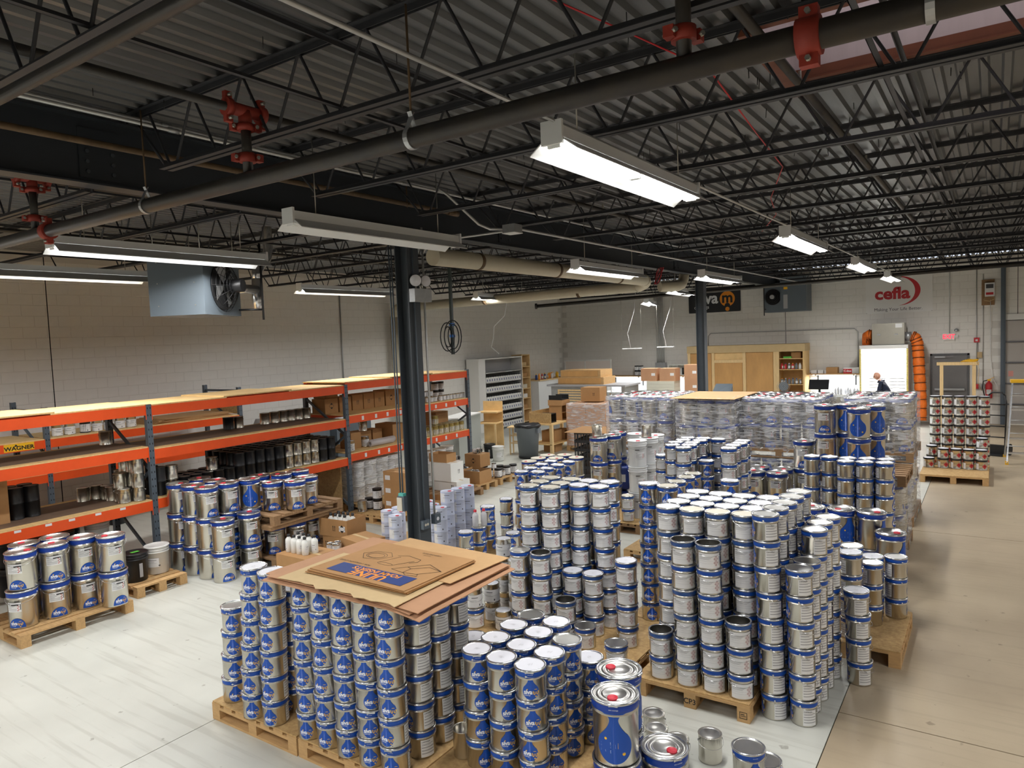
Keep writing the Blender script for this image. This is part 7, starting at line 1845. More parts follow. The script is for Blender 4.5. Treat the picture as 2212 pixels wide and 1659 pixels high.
obj('box', MB().box(0, 0, 0, 0.72, 0.02, 0.0) if 0 else MB().box(0, 0.25, 0, 0.72, 0.27, 0.4).box(0, 0, 0, 0.72, 0.25, 0.03).box(0, 0, 0.37, 0.72, 0.25, 0.4).box(0, 0, 0.03, 0.03, 0.25, 0.37).box(0.34, 0, 0.03, 0.37, 0.25, 0.37).box(0.69, 0, 0.03, 0.72, 0.25, 0.37), ['white_plastic'], t)
t = tag(obj('black_canister', MB().lathe([(0.0005, 0), (0.05, 0), (0.05, 0.24), (0.0005, 0.25)], 12), ['black'], None, (-9.5, 25.17, 1.5315)), 'black canister standing in the white cubby', 'canister')
for i in range(4): put('blacklid', -11.3 + 0.18 * (i % 2), 25.05, 1.501 + 0.1905 * (i // 2), 'black-lid can, %s on the wall shelf before the conduits' % ORD[i], 'black-lid cans on the wall shelf')
t = thing('wall_conduit', 'pale conduit running level across the far wall above the plywood cabinet', 'conduit', (0, 0, 0))
obj('pipe', MB().tube([(-8.62, YW - 0.02, 2.57), (-8.62, YW - 0.02, 2.9), (-8.52, YW - 0.02, 3.0), (-3.78, YW - 0.02, 2.98), (-3.68, YW - 0.02, 2.88), (-3.68, YW - 0.02, 1.7)], 0.018, 8), ['conduit'], t)
t = thing('wall_conduit', 'pale vertical conduit on the left wall beyond the racking', 'conduit', (0, 0, 0)); obj('pipe', MB().cyl((XL + 0.03, 13.4, 0.6), (XL + 0.03, 13.4, ZD - 0.3), 0.018, 8), ['conduit'], t)
# hanging bench lights
for (x0, y0, x1, y1, z, nm) in ((-10.1, 21.3, -9.5, 21.5, 2.62, 'first'), (-9.0, 21.6, -8.4, 21.5, 2.64, 'second')):
    t = thing('pendant_bar', 'thin white bar light on wires before the far wall, %s of two' % nm, 'light', (0, 0, 0))
    obj('bar', MB().beam((x0, y0, z), (x1, y1, z), 0.06, 0.03), ['white_enamel'], t)
    for (x, y) in ((x0, y0), (x1, y1)): obj('wire', MB().cyl((x, y, z + 0.015), (x * 0.97 + 0.03 * x0, y, JZ0 + 0.2), 0.004, 5), ['bolt'], t)
    mx = (x0 + x1) / 2
    obj('cord', MB().tube([(mx, y0, z + 0.01), (mx - 0.1, y0, z + 0.5), (mx + 0.15, y0, z + 1.2), (mx + 0.25, y0, JZ0 + 0.1)], 0.008, 6), ['white_wire'], t)
t = thing('loose_cord', 'white looping cord hanging before the left wall near the tint shelf', 'cord', (0, 0, 0))
obj('cord', MB().tube([(-12.4, 18.0, 5.05), (-12.35, 18, 4.2), (-12.45, 18, 3.8), (-13.0, 18.2, 3.5), (-13.2, 18.4, 3.1), (-13.5, 18.7, 2.85), (-13.35, 18.9, 2.62)], 0.012, 6), ['white_wire'], t)
# far unit heater
t = thing('unit_heater', 'grey unit heater high on the far wall between the two banners', 'heater', (-6.35, 24.2, 3.62))
obj('cabinet', MB().box(0.55, 0, 0, 1.35, 0.8, 1.12), ['heater_grey'], t); obj('fan_face', MB().box(0, 0.1, 0, 0.55, 0.8, 0.95), ['heater_grey'], t)
obj('fan_opening', MB().cyl((0.3, 0.1, 0.5), (0.3, 0.09, 0.5), 0.25, 24), ['dark_hole'], t)
gf = MB()
for r_ in (0.06, 0.11, 0.16, 0.21, 0.26): gf.tube([(0.3 + r_ * math.cos(a), 0.07 - 0.06 * (1 - r_ / 0.3), 0.5 + r_ * math.sin(a)) for a in [j * PI / 10 for j in range(20)]], 0.006, 5, closed=True)
obj('fan_guard', gf, ['black'], t); obj('motor', MB().cyl((0.3, 0.09, 0.5), (0.3, -0.05, 0.5), 0.07, 12), ['galv'], t)
obj('rating_label', MB().box(0.65, -0.003, 0.1, 0.78, 0, 0.55), ['label_grey'], t); obj('yellow_label', MB().box(0.66, -0.003, 0.72, 0.78, 0, 0.8), ['yellow'], t)
obj('duct', MB().tube([(0.45, 0.5, 0.95), (0.42, 0.5, 1.1), (0.3, 0.5, 1.2), (0.0, 0.5, 1.24), (-0.5, 0.5, 1.25), (-0.7, 0.5, 1.33)], 0.15, 16), ['galv'], t)
obj('gas_line', MB().cyl((0.05, -0.05, -0.1), (0.05, -0.05, 1.2), 0.018, 8).cyl((0.05, -0.05, 0.1), (0.05, 0.12, 0.1), 0.018, 8), ['black'], t)
for (x, y) in ((0.6, 0.1), (1.3, 0.1), (0.6, 0.7), (1.3, 0.7)): obj('hanger_rod', MB().cyl((x, y, 1.12), (x, y, ZD - 3.63), 0.008, 6), ['bolt'], t)
# ------------------------------------------------------------------ paint tint corner
t = thing('tint_shelf', 'tall grey shelf of tint bottles standing against the left wall', 'shelf unit', (-14.1, 18.75, 0))
SL = 2.62
obj('end_panel', MB().box(-0.5, 0, 0, 0, 0.03, 2.42), ['white_paint'], t); obj('end_panel', MB().box(-0.5, SL - 0.03, 0, 0, SL, 2.42), ['white_paint'], t)
obj('front_stile', MB().box(-0.03, 0.03, 0, 0.0, 0.38, 2.42), ['white_paint'], t); obj('back_panel', MB().box(-0.5, 0.03, 0, -0.48, SL - 0.03, 2.42), ['label_grey'], t)
obj('top_panel', MB().box(-0.5, 0, 2.42, 0.02, SL, 2.46), ['white_paint'], t)
szs = [0.03, 0.30, 0.62, 0.96, 1.29, 1.62, 1.95]
for i, z in enumerate(szs):
    obj('shelf', MB().box(-0.48, 0.38, z, 0.02, SL - 0.03, z + 0.03), ['galv'], t)
TB_ = [('body', MB().box(-0.06, -0.062, 0, 0.06, 0.062, 0.17).mesh('body', ['white_plastic'])), ('cap', MB().box(-0.05, -0.05, 0.17, 0.05, 0.05, 0.205).mesh('cap', ['black'])), ('label', MB().box(0.0601, -0.02, 0.03, 0.0615, 0.02, 0.11).mesh('label', ['ink_blue']))]
for j, z in enumerate(szs[:6]):
    n = 15
    for i in range(n):
        if j == 1 and i < 5: continue
        bt = thing('tint_bottle', 'white tint bottle, %s along the %s shelf from the floor' % (ORD[i], ORD[j]), 'bottle', (-14.15, 18.75 + 0.46 + i * 0.141, z + 0.0305), 0, 'white tint bottles on the grey shelf')
        for pn, me in TB_: obj(pn, me, None, bt)
t = thing('bookcase', 'narrow tall pine bookcase beside the tint shelf', 'bookcase', (-14.12, 21.4, 0))
obj('side', MB().box(-0.45, 0, 0, 0, 0.03, 2.5), ['wood_pine'], t); obj('side', MB().box(-0.45, 0.5, 0, 0, 0.53, 2.5), ['wood_pine'], t); obj('back', MB().box(-0.45, 0.03, 0, -0.43, 0.5, 2.5), ['ply'], t)
for z in (0.05, 0.5, 0.9, 1.25, 1.65, 2.05, 2.47): obj('shelf', MB().box(-0.43, 0.03, z, -0.01, 0.5, z + 0.025), ['wood_pine'], t)
for i, z in enumerate((0.525, 0.925, 1.275, 1.675, 2.075)):
    carton(-14.3, 21.66, z + 0.0005, 0.2, 0.3, 0.14, 'small pack on the %s shelf of the pine bookcase' % ORD[i], 0, ['card', 'label', 'lid_beige', 'card', 'kraft'][i])
t = thing('grey_partition', 'pale grey panel cupboard standing past the end of the orange racking', 'cupboard', (-11.05, 13.4, 0), 0.25)
obj('body', MB().box(-0.25, 0, 0.05, 0.25, 1.4, 1.18), [mat('sage', S(168, 172, 166), 0.6)], t); obj('plinth', MB().box(-0.23, 0.02, 0, 0.23, 1.38, 0.05), ['black'], t); obj('top', MB().box(-0.27, -0.02, 1.18, 0.27, 1.42, 1.21), ['white_paint'], t)
t = thing('wood_stand', 'plywood stand with open shelf beyond the grey cupboard', 'stand', (-11.7, 15.8, 0), 0.2)
obj('back', MB().box(-0.3, 0.5, 0, 0.3, 0.52, 1.35), ['ply'], t)
for x in (-0.28, 0.25): obj('leg', MB().box(x, 0, 0, x + 0.04, 0.04, 0.75), ['wood_pine'], t)
obj('shelf', MB().box(-0.3, 0, 0.75, 0.3, 0.5, 0.78), ['ply'], t); obj('upper_shelf', MB().box(-0.3, 0.1, 1.05, 0.3, 0.5, 1.08), ['ply'], t)
# grey wheeled bin
t = thing('trash_bin', 'grey round trash bin with black liner beside the wooden bench', 'bin', (-10.0, 15.3, 0))
obj('body', MB().lathe([(0.001, 0.06), (0.24, 0.06), (0.25, 0.05), (0.3, 0.8), (0.33, 0.82), (0.33, 0.86), (0.3, 0.86), (0.28, 0.8)], 24), ['grey_plastic'], t)
obj('dolly', MB().lathe([(0.001, 0.02), (0.25, 0.0), (0.26, 0.05), (0.0005, 0.055)], 20), ['black'], t)
ln_ = MB(); rl = random.Random(2); ln_.lathe([(0.3 + 0.0, 0.86)], 24) if 0 else None
pr_ = [(0.335, 0.8), (0.345, 0.85), (0.31, 0.885), (0.25, 0.87), (0.12, 0.82), (0.0005, 0.8)]
ln_.lathe(pr_, 24); ln_.v = [(x + rl.uniform(-.012, .012), y + rl.uniform(-.012, .012), z + rl.uniform(-.012, .012)) for x, y, z in ln_.v]
obj('liner', ln_, ['black_plastic'], t)
for s in (-1, 1): obj('handle', MB().box(s * 0.33 - 0.03, -0.07, 0.66, s * 0.33 + 0.03, 0.07, 0.78), ['grey_plastic'], t)
# wooden bench, stool
t = thing('wooden_bench', 'pine work bench with strand board back and lower shelf', 'bench', (-10.35, 15.85, 0))
obj('top', MB().box(0, 0, 0.78, 0.75, 1.75, 0.82), ['ply'], t)
for x in (0.02, 0.66):
    for y in (0.02, 1.65): obj('leg', MB().box(x, y, 0, x + 0.08, y + 0.08, 0.78), ['wood_pine'], t)
obj('lower_shelf', MB().box(0.02, 0.02, 0.25, 0.73, 1.73, 0.27), ['ply'], t)
obj('back_board', MB().box(0.70, 0.02, 0.82, 0.72, 1.7, 1.12) if 0 else MB().box(0.02, 0.05, 0.82, 0.04, 1.7, 1.12).box(0.04, 0.05, 0.82, 0.7, 0.07, 1.1), ['osb'], t)
carton(-10.0, 16.5, 0.2705, 0.4, 0.4, 0.3, 'brown carton on the lower shelf of the pine bench', 0); carton(-10.0, 17.1, 0.2705, 0.4, 0.5, 0.25, 'second carton on the lower shelf of the pine bench', 0); carton(-9.95, 16.45, 0.001, 0.36, 0.36, 0.2, 'carton on the floor under the pine bench', 0)
t = thing('desk_organizer', 'black two-tier desk tray on the pine bench', 'tray', (-9.95, 16.2, 0.8205)); obj('tray', MB().box(-0.2, -0.15, 0, 0.2, 0.15, 0.03).box(-0.2, -0.15, 0.22, 0.2, 0.15, 0.24).box(-0.2, 0.13, 0.03, 0.2, 0.15, 0.22), ['black'], t); obj('post', MB().box(-0.2, -0.15, 0.03, -0.18, -0.13, 0.22).box(0.18, -0.15, 0.03, 0.2, -0.13, 0.22), ['black'], t)
t = thing('desk_organizer', 'tan wooden cubby with black tray on the pine bench', 'cubby', (-9.95, 16.85, 0.8205)); obj('cubby', MB().box(-0.2, -0.2, 0, 0.2, -0.18, 0.4).box(-0.2, 0.18, 0, 0.2, 0.2, 0.4).box(-0.2, -0.18, 0, 0.2, 0.18, 0.02).box(-0.2, -0.18, 0.2, 0.2, 0.18, 0.22).box(-0.22, -0.22, 0.4, 0.22, 0.22, 0.55), ['card'], t); obj('tray', MB().box(-0.2, -0.2, 0.55, 0.2, 0.2, 0.57).box(-0.2, -0.2, 0.57, 0.2, -0.18, 0.68).box(-0.2, 0.18, 0.57, 0.2, 0.2, 0.68), ['black'], t)
t = thing('stool', 'tall pine stool between the buckets and the grey bin', 'stool', (-10.62, 15.7, 0), 0.3)
for x in (-0.16, 0.13):
    for y in (-0.16, 0.13): obj('leg', MB().box(x, y, 0, x + 0.03, y + 0.03, 0.72), ['wood_pine'], t)
obj('seat', MB().box(-0.2, -0.2, 0.72, 0.2, 0.2, 0.75), ['wood_pine'], t)
for z in (0.3, 0.5): obj('rung', MB().box(-0.13, -0.155, z, 0.13, -0.135, z + 0.03).box(-0.13, 0.135, z, 0.13, 0.155, z + 0.03), ['wood_pine'], t)
for i, (x, y) in enumerate([(-10.6, 14.75), (-10.95, 15.1), (-10.45, 14.45 + 0.7)]):
    pass
put('bucket', -10.5, 14.65, 0, 'open white bucket on the floor before the stool', 'floor buckets by the stool'); put('bblack', -10.95, 14.9, 0, 'dark-rimmed bucket behind the white floor bucket', 'floor buckets by the stool')
# wrapped brown cartons on a pallet
pallet(-9.6, 16.6, -8.4, 17.7, 'pallet under the stretch-wrapped brown cartons', osb=False)
for i in range(2):
    for j in range(2):
        for k_ in range(3): carton(-9.3 + 0.6 * i, 16.88 + 0.54 * j, 0.1425 + 0.38 * k_, 0.59, 0.53, 0.379, 'big brown carton, %s layer, %s of the wrapped cube' % (ORD[k_], ['front wall-side', 'back wall-side', 'front aisle-side', 'back aisle-side'][i * 2 + j]), 0, 'card_pink', group='wrapped brown cartons')
film(-9.62, 16.58, -8.38, 17.72, 0.1425, 1.29, 'stretch wrap around the big brown cartons', 31)
carton(-9.1, 17.3, 1.31, 0.55, 0.5, 0.38, 'brown carton with arrow marks on the wrapped cartons', 0.1, marks=[('f', 0.1, 0.2, 'arrows')])
# grey cabinet with wooden grille, benches with drawers
t = thing('grey_cabinet', 'grey cabinet with wooden louvre grille below timber drawers', 'cabinet', (-11.6, 19.2, 0), 0.0)
obj('body', MB().box(0, 0, 0, 1.5, 0.9, 1.55), ['galv'], t); obj('worktop', MB().box(-0.1, -0.1, 1.55, 2.6, 1.0, 1.6), ['label_grey'], t)
obj('support', MB().box(2.45, -0.05, 0, 2.55, 0.95, 1.55), ['galv'], t)
gr = obj('grille_frame', MB().box(0.25, -0.03, 0.85, 0.3, 0, 1.45).box(1.2, -0.03, 0.85, 1.25, 0, 1.45).box(0.3, -0.03, 1.4, 1.2, 0, 1.45).box(0.3, -0.03, 0.85, 1.2, 0, 0.9), ['wood_pine'], t)
for i in range(6): obj('slat', MB().box(0.3, -0.025, 0.93 + 0.08 * i, 1.2, -0.005, 0.97 + 0.08 * i), ['wood_pine'], gr)
for i in range(2):
    t = thing('drawer_case', 'low timber drawer case, %s of two on the grey worktop' % ['lower', 'upper'][i], 'drawer', (-11.4 + 0.1 * i, 19.3, 1.6005 + 0.2205 * i)); obj('case', MB().box(0, 0, 0, 1.6 - 0.2 * i, 0.8, 0.22), ['wood'], t); obj('front', MB().box(0.05, -0.015, 0.03, 1.5 - 0.2 * i, 0, 0.19), ['ply_door'], t)
t = thing('bench', 'wood-topped bench along the left wall holding tint bottles', 'bench', (-14.65, 21.98, 0)); obj('top', MB().box(0, 0, 1.5, 0.9, 2.2, 1.54), ['wood_pine'], t); obj('front', MB().box(0.8, 0, 0, 0.84, 2.2, 1.5), ['white_enamel'], t); obj('end', MB().box(0, 0, 0, 0.8, 0.03, 1.5), ['white_enamel'], t)
rb = random.Random(12)
for i in range(14): bottle(-13.95 + rb.uniform(-0.12, 0.08), 22.1 + 0.135 * i, 1.541, 'small bright tint bottle, %s along the corner bench' % ORD[i], 0.22, 0.04, ['yellow', 'ink_orange', 'label', 'ink_red', 'ink_blue'][rb.randrange(5)], ['yellow', 'ink_orange'][i % 2], group='bright tint bottles on the corner bench')
t = thing('monitor', 'pale screen standing at the start of the corner bench', 'monitor', (-14.2, 22.05, 1.5405)) if 0 else None
t = thing('white_rail_frame', 'white rail frame with pinkish sheet standing in the far corner', 'frame', (-14.2, 24.6, 1.0))
for x in (0, 0.9, 2.0): obj('post', MB().box(x, 0, -1.0, x + 0.04, 0.04, 1.16), ['white_paint'], t)
obj('rail', MB().box(0.04, 0, 1.1, 2.0, 0.04, 1.16), ['white_paint'], t); obj('sheet', MB().box(0.04, 0.015, 0.4, 2.0, 0.025, 1.1), [mat('pink_sheet', S(222, 210, 202), 0.5)], t)
t = thing('storage_bins', 'white open-front storage unit with pale trays on top', 'storage unit', (-8.75, 20.2, 0))
obj('case', MB().box(0, 0.4, 0, 1.5, 0.42, 1.28).box(0, 0, 0, 0.03, 0.4, 1.28).box(1.47, 0, 0, 1.5, 0.4, 1.28).box(0.03, 0, 1.25, 1.47, 0.4, 1.28).box(0.03, 0, 0, 1.47, 0.4, 0.03), ['white_plastic'], t)
for x in (0.38, 0.75, 1.12): obj('divider', MB().box(x, 0, 0.03, x + 0.02, 0.4, 1.25), ['white_plastic'], t)
for z in (0.4, 0.8): obj('shelf', MB().box(0.03, 0.0, z, 1.47, 0.4, z + 0.02), ['white_plastic'], t)
for i in range(4): tag(obj('pale_tray', MB().box(-8.78, 20.15, 1.281 + 0.09 * i, -7.9, 20.65, 1.368 + 0.09 * i), [mat('tray_pale', S(214, 212, 196), 0.4)]), 'pale plastic tray, %s from the storage unit top' % ORD[i], 'tray', 'pale plastic trays')
for i, (x, z) in enumerate([(-8.85, 1.66), (-8.25, 1.66), (-7.65, 1.3), (-7.65, 1.72)]):
    if i < 2: carton(x + 0.12, 20.4, 1.6415 + 0.0, 0.5, 0.4, 0.38, '%s brown carton on the pale trays' % ORD[i], 0, 'card_pink', marks=[('f', 0.15, 0.2, 'label')])
    else: carton(x + 0.25, 20.42, 1.2815 + 0.421 * (i - 2), 0.42, 0.4, 0.42, '%s brown carton of the stack at the storage unit end' % ['lower', 'upper'][i - 2], 0, 'card_pink', marks=[('f', 0.1, 0.2, 'label')])
t = thing('dark_machine', 'dark sloped machine case beside the storage cartons', 'machine', (-6.95, 20.6, 0)); obj('case', MB().add([(0, 0, 0), (0.5, 0, 0), (0.5, 0.5, 0), (0, 0.5, 0), (0, 0, 1.2), (0.5, 0.2, 1.2), (0.5, 0.5, 1.5), (0, 0.5, 1.5)], [(0, 3, 2, 1), (4, 5, 6, 7), (0, 1, 5, 4), (1, 2, 6, 5), (2, 3, 7, 6), (3, 0, 4, 7)]), ['heater_grey'], t); obj('panel', MB().box(0.05, -0.01, 0.2, 0.3, 0, 1.0), ['black'], t)
t = tag(obj('white_cup_stack', MB().lathe([(0.07, 0.06 * i + dz_) if i % 1 == 0 else 0 for i in range(12) for dz_ in (0.0, 0.05)] , 14), ['white_plastic'], None, (-6.42, 12.35, 0.9)), 'tall stack of white nested tubs beside the wrapped load', 'tubs') if 0 else None
# grey machines seen through the rack, beyond the farthest bay
for i, (x, y, w_, d_, h_) in enumerate([(-13.6, 9.6, 1.0, 1.4, 1.55), (-13.6, 11.3, 0.9, 1.1, 1.7)]):
    t = thing('grey_machine', 'grey machine cabinet beyond the farthest rack bay, %s' % ['nearer', 'farther'][i], 'machine', (x, y, 0)); obj('case', MB().box(0, 0, 0, w_, d_, h_ * 0.8), ['heater_grey'], t); obj('hood', MB().add([(0, 0, h_ * 0.8), (w_, 0, h_ * 0.8), (w_, d_, h_ * 0.8), (0, d_, h_ * 0.8), (0.1, 0.1, h_), (w_ * 0.6, 0.1, h_), (w_ * 0.6, d_ - 0.1, h_), (0.1, d_ - 0.1, h_)], [(4, 5, 6, 7), (0, 1, 5, 4), (1, 2, 6, 5), (2, 3, 7, 6), (3, 0, 4, 7)]), ['label_grey'], t)
# ------------------------------------------------------------------ loads of cartons and loose cans beyond the near column
pallet(-9.62, 11.35, -8.68, 12.05, 'pale pallet holding the open carton of cans', osb=False, nb=5); pallet(-9.62, 12.15, -8.68, 12.95, 'pale pallet holding black-lid cans', osb=False, nb=5)
pallet(-9.5, 10.35, -8.5, 11.3, 'brown pallet under the white printed cartons', osb=False, wood='wood_old')
carton(-9.0, 10.9, 0.1425, 0.62, 0.42, 0.2, 'low white carton under the printed one', 0, 'white_plastic', marks=[('f', 0.2, 0.1, 'arrows')]); carton(-9.05, 10.85, 0.3430, 0.52, 0.4, 0.36, 'white printed carton with arrow marks', 0, 'white_plastic', marks=[('r', 0.05, 0.18, 'arrows')])
carton(-9.15, 10.85, 0.7035, 0.45, 0.3, 0.17, 'open brown carton on the white printed one', 0, 'card', open_=True)
carton(-8.45, 9.75, 0.0, 0.55, 0.45, 0.26, 'crumpled open brown carton on the floor by the column', 0.3, 'card', open_=True)
carton(-8.98, 11.7, 0.1425, 0.5, 0.42, 0.26, 'open brown carton spilling white cans at the pallet edge', 0, 'card', open_=True)
carton(-9.85, 12.9 - 0.6, 0.1425 + 0.4, 0.45, 0.4, 0.28, 'brown carton with diamond mark and cans lying on top', 0, marks=[('f', 0.05, 0.14, 'diamond')]) if 0 else carton(-9.42, 12.35, 0.1425 + 0.191, 0.42, 0.36, 0.28, 'brown carton with diamond mark and cans lying on top', 0, marks=[('f', 0.02, 0.14, 'diamond')])
for i, (x, y) in enumerate([(-9.5, 12.25), (-9.32, 12.25), (-9.5, 12.45), (-9.32, 12.45)]): put('blacklid', x, y, 0.1425, '%s black-lid can under the diamond carton' % ORD[i], 'black-lid cans on the pale pallet')
for i, (x, y) in enumerate([(-9.0, 12.2), (-8.82, 12.28), (-8.82, 12.6), (-9.0, 12.6), (-8.8, 12.82)]): put('blacklid', x, y, 0.1425, '%s black-lid can standing on the pale pallet edge' % ORD[i], 'black-lid cans on the pale pallet')
put('small', -8.82, 12.45, 0.1425, 'small can between the black-lid cans', 'small cans on the pale pallet'); put('small', -8.9, 12.24, 0.1425 + 0.1905, 'small can standing on a black-lid can', 'small cans on the pale pallet')
for i, (x, y) in enumerate([(-9.5, 11.42), (-9.32, 11.42), (-9.5, 11.6), (-9.5, 11.8), (-9.34, 11.85)]): put('gallon', x, y, 0.1425, '%s gallon can beside the spilling carton' % ORD[i], 'gallon cans on the pale pallet')
ci = 0
for (x, y, z) in [(-9.42, 11.5, 0.1425 + 0.196 + 0.06), (-9.42, 11.63, 0.1425 + 0.196 + 0.06), (-9.42, 11.76, 0.1425 + 0.196 + 0.06), (-9.42, 11.565, 0.1425 + 0.196 + 0.175), (-9.42, 11.695, 0.1425 + 0.196 + 0.175), (-9.42, 11.63, 0.1425 + 0.196 + 0.29)]:
    put('small', x - 0.055, y, z, 'small white can lying on its side, %s of the heap on gallon cans' % ORD[ci], 'small cans lying in heaps', 0, tilt=(0, PI / 2, 0)); ci += 1
for i, y in enumerate((12.29, 12.42)): put('small', -9.47, y, 0.1425 + 0.191 + 0.2805 + 0.055, 'small can lying on the diamond carton, %s' % ORD[i], 'small cans lying in heaps', 0, tilt=(0, PI / 2, 0))
for i in range(4): put('small', -9.1 + 0.125 * (i % 2) , 11.6 + 0.13 * (i // 2), 0.1425 + 0.125, 'small white can in the spilling carton, %s' % ORD[i], 'small cans in the spilling carton')
for i in range(4): put('small', -9.1 + 0.125 * (i % 2) , 11.6 + 0.13 * (i // 2), 0.1425 + 0.008, 'small white can at the bottom of the spilling carton, %s' % ORD[i], 'small cans in the spilling carton')
for l in range(3): carton(-8.72, 9.2, 0.155 + 0.2305 * l, 0.5, 0.42, 0.2295, '%s brown carton of three before the white buckets' % ['lowest', 'middle', 'top'][l], 0, marks=[('f', -0.15, 0.12, 'label')])
for i, (x, y) in enumerate([(-9.25, 8.72), (-9.1, 8.95), (-9.3, 8.95)]): put(['tin', 'blacklid', 'blacklid'][i], x, y, 0.155, '%s can on the pallet beside the three brown cartons' % ['bare silver', 'first black-lid', 'second black-lid'][i], 'cans beside the brown cartons')
put('blacklid', -9.1, 8.95, 0.155 + 0.1905, 'upper black-lid can beside the three brown cartons', 'cans beside the brown cartons')
pallet(-9.45, 8.6, -8.4, 9.5, 'pallet under the three brown cartons by the rack post')
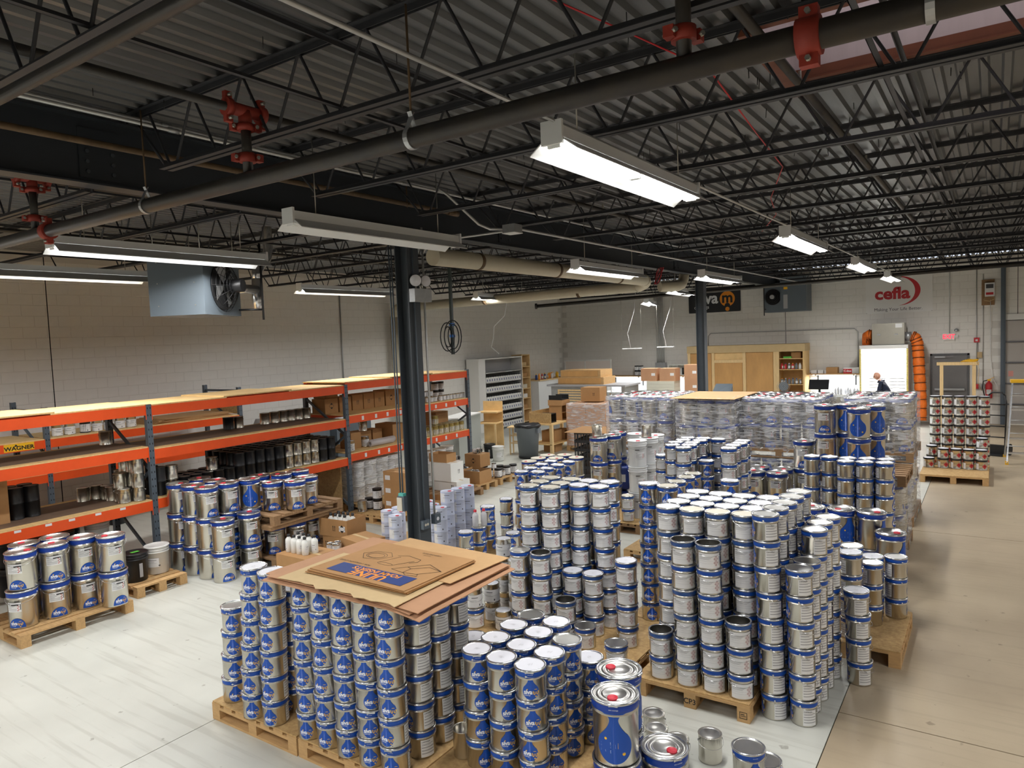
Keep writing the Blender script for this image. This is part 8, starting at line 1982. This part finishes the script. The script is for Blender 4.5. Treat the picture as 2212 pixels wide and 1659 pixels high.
# ================================================================== the man at the booth
def person():
    t = thing('person', 'man with shaved head, glasses and dark navy sweatshirt bending at the booth', 'person', (-2.75, 23.75, 0), 0)
    # facing -X; joints: (x, y, z, radius)
    J = {'pelvis': (0.12, 0, 0.92, 0.15), 'waist': (0.08, 0, 1.06, 0.15), 'chest': (-0.02, 0, 1.26, 0.16), 'neck0': (-0.10, 0, 1.40, 0.075), 'neck1': (-0.14, 0, 1.44, 0.06),
         'shL': (-0.05, 0.18, 1.33, 0.08), 'elL': (-0.12, 0.27, 1.07, 0.055), 'wrL': (-0.34, 0.2, 0.98, 0.036), 'shR': (-0.05, -0.18, 1.33, 0.08), 'elR': (-0.12, -0.27, 1.07, 0.055), 'wrR': (-0.34, -0.2, 0.98, 0.036),
         'hipL': (0.12, 0.09, 0.88, 0.1), 'knL': (0.08, 0.1, 0.48, 0.07), 'anL': (0.12, 0.1, 0.09, 0.045), 'toL': (-0.06, 0.11, 0.045, 0.04), 'hipR': (0.12, -0.09, 0.88, 0.1), 'knR': (0.08, -0.1, 0.48, 0.07), 'anR': (0.12, -0.1, 0.09, 0.045), 'toR': (-0.06, -0.11, 0.045, 0.04)}
    E_ = [('pelvis', 'waist'), ('waist', 'chest'), ('chest', 'neck0'), ('neck0', 'neck1'), ('chest', 'shL'), ('shL', 'elL'), ('elL', 'wrL'), ('chest', 'shR'), ('shR', 'elR'), ('elR', 'wrR'), ('pelvis', 'hipL'), ('hipL', 'knL'), ('knL', 'anL'), ('anL', 'toL'), ('pelvis', 'hipR'), ('hipR', 'knR'), ('knR', 'anR'), ('anR', 'toR')]
    def skin(name, J, E_, root, mats, sub=2):
        ks = list(J); me = bpy.data.meshes.new(name); me.from_pydata([J[k][:3] for k in ks], [(ks.index(a), ks.index(b)) for a, b in E_], [])
        o = bpy.data.objects.new(name, me); C.objects.link(o)
        o.modifiers.new('skin', 'SKIN'); sl = me.skin_vertices[0].data if me.skin_vertices else None
        if sl is None:
            bm3 = bmesh.new(); bm3.from_mesh(me); bm3.verts.layers.skin.verify(); bm3.to_mesh(me); bm3.free(); sl = me.skin_vertices[0].data
        for i, k in enumerate(ks): sl[i].radius = (J[k][3], J[k][3]); sl[i].use_root = (k == root)
        s = o.modifiers.new('sub', 'SUBSURF'); s.levels = sub; s.render_levels = sub
        dg = bpy.context.evaluated_depsgraph_get(); dg.update()
        m2 = bpy.data.meshes.new_from_object(o.evaluated_get(dg)); bpy.data.objects.remove(o)
        m2.name = name; m2.materials.clear()
        for mm in mats: m2.materials.append(M(mm))
        for p in m2.polygons: p.use_smooth = True
        return m2
    b = skin('body', J, E_, 'pelvis', ['navy_cloth', 'sign_black', 'skin'])
    for p in b.polygons:
        c = p.center
        p.material_index = 1 if c.z < 0.9 else (2 if (c.z > 1.415 and c.x < -0.07) or c.x < -0.315 else 0)
    obj('body', b, None, t)
    # head with face turned to -X
    hd = bmesh.new(); bmesh.ops.create_uvsphere(hd, u_segments=24, v_segments=16, radius=1.0)
    for v in hd.verts:
        x, y, z = v.co
        nx, ny, nz = x * 0.098, y * 0.076, z * 0.118
        if z < -0.2: nx = nx * (1 - 0.12 * (-z)) - 0.012 * (-z - 0.2); ny *= 1 - 0.3 * (-z - 0.2)
        if x < -0.75 and abs(y) < 0.3 and -0.35 < z < 0.1: nx -= 0.026 * (1 - abs(y) / 0.3) * (1 - abs(z + 0.15) / 0.3)
        if x < -0.6 and abs(z - 0.02) < 0.16 and 0.22 < abs(y) < 0.6: nx += 0.010
        if x < -0.7 and abs(z + 0.55) < 0.12: nx -= 0.005
        v.co = (nx, ny, nz)
    me = bpy.data.meshes.new('head'); hd.to_mesh(me); hd.free(); me.materials.append(M('skin'))
    for p in me.polygons: p.use_smooth = True
    h = obj('head', me, None, t, (-0.18, 0, 1.545), rot=(0, -0.2, 0.15))
    for s in (-1, 1):
        obj('ear', MB().lathe([(0.0005, 0.012), (0.018, 0.008), (0.03, 0.0), (0.0005, -0.004)], 12), ['skin'], h, (0.012, s * 0.074, -0.005), rot=(-s * 1.45, 0, 0))
        obj('eye', MB().lathe([(0.0005, -0.011), (0.008, -0.008), (0.011, 0), (0.008, 0.008), (0.0005, 0.011)], 10), ['sign_black'], h, (-0.078, s * 0.03, 0.006))
        obj('glasses', MB().tube([(-0.094, s * 0.032 + 0.022 * math.cos(a), 0.004 + 0.016 * math.sin(a)) for a in [i * PI / 6 for i in range(12)]], 0.0022, 5, closed=True).cyl((-0.094, s * 0.052, 0.006), (0.005, s * 0.078, 0.01), 0.0022, 5), ['black'], h)
    obj('mouth', MB().beam((-0.089, -0.018, -0.062), (-0.089, 0.018, -0.062), 0.006, 0.005), [mat('lip', S(168, 104, 92), 0.6)], h)
    obj('collar', MB().tube([(-0.075 + 0.09 * math.cos(a), 0.09 * math.sin(a), 1.385 + 0.035 * math.cos(a)) for a in [i * PI / 8 for i in range(16)]], 0.022, 6, closed=True), ['navy_cloth'], t)
    for s in (-1, 1):
        wx, wy, wz = -0.34, s * 0.2, 0.98
        HJ = {'w': (wx + 0.02, wy, wz, 0.028), 'p': (wx - 0.05, wy - s * 0.005, wz - 0.01, 0.03), 'k': (wx - 0.085, wy - s * 0.005, wz - 0.012, 0.028)}
        HE = [('w', 'p'), ('p', 'k')]
        for i, (dy, l) in enumerate(((-0.03, 0.06), (-0.01, 0.075), (0.01, 0.07), (0.03, 0.055))):
            HJ['a%d' % i] = (wx - 0.1, wy + dy, wz - 0.01, 0.0085); HJ['b%d' % i] = (wx - 0.1 - l * 0.55, wy + dy * 1.1, wz - 0.02, 0.008); HJ['c%d' % i] = (wx - 0.1 - l, wy + dy * 1.1, wz - 0.045, 0.0065)
            HE += [('k', 'a%d' % i), ('a%d' % i, 'b%d' % i), ('b%d' % i, 'c%d' % i)]
        HJ['t0'] = (wx - 0.045, wy - s * 0.035, wz - 0.012, 0.011); HJ['t1'] = (wx - 0.08, wy - s * 0.055, wz - 0.03, 0.009); HE += [('p', 't0'), ('t0', 't1')]
        obj('hand', skin('hand', HJ, HE, 'w', ['skin'], 1), None, t)
person()
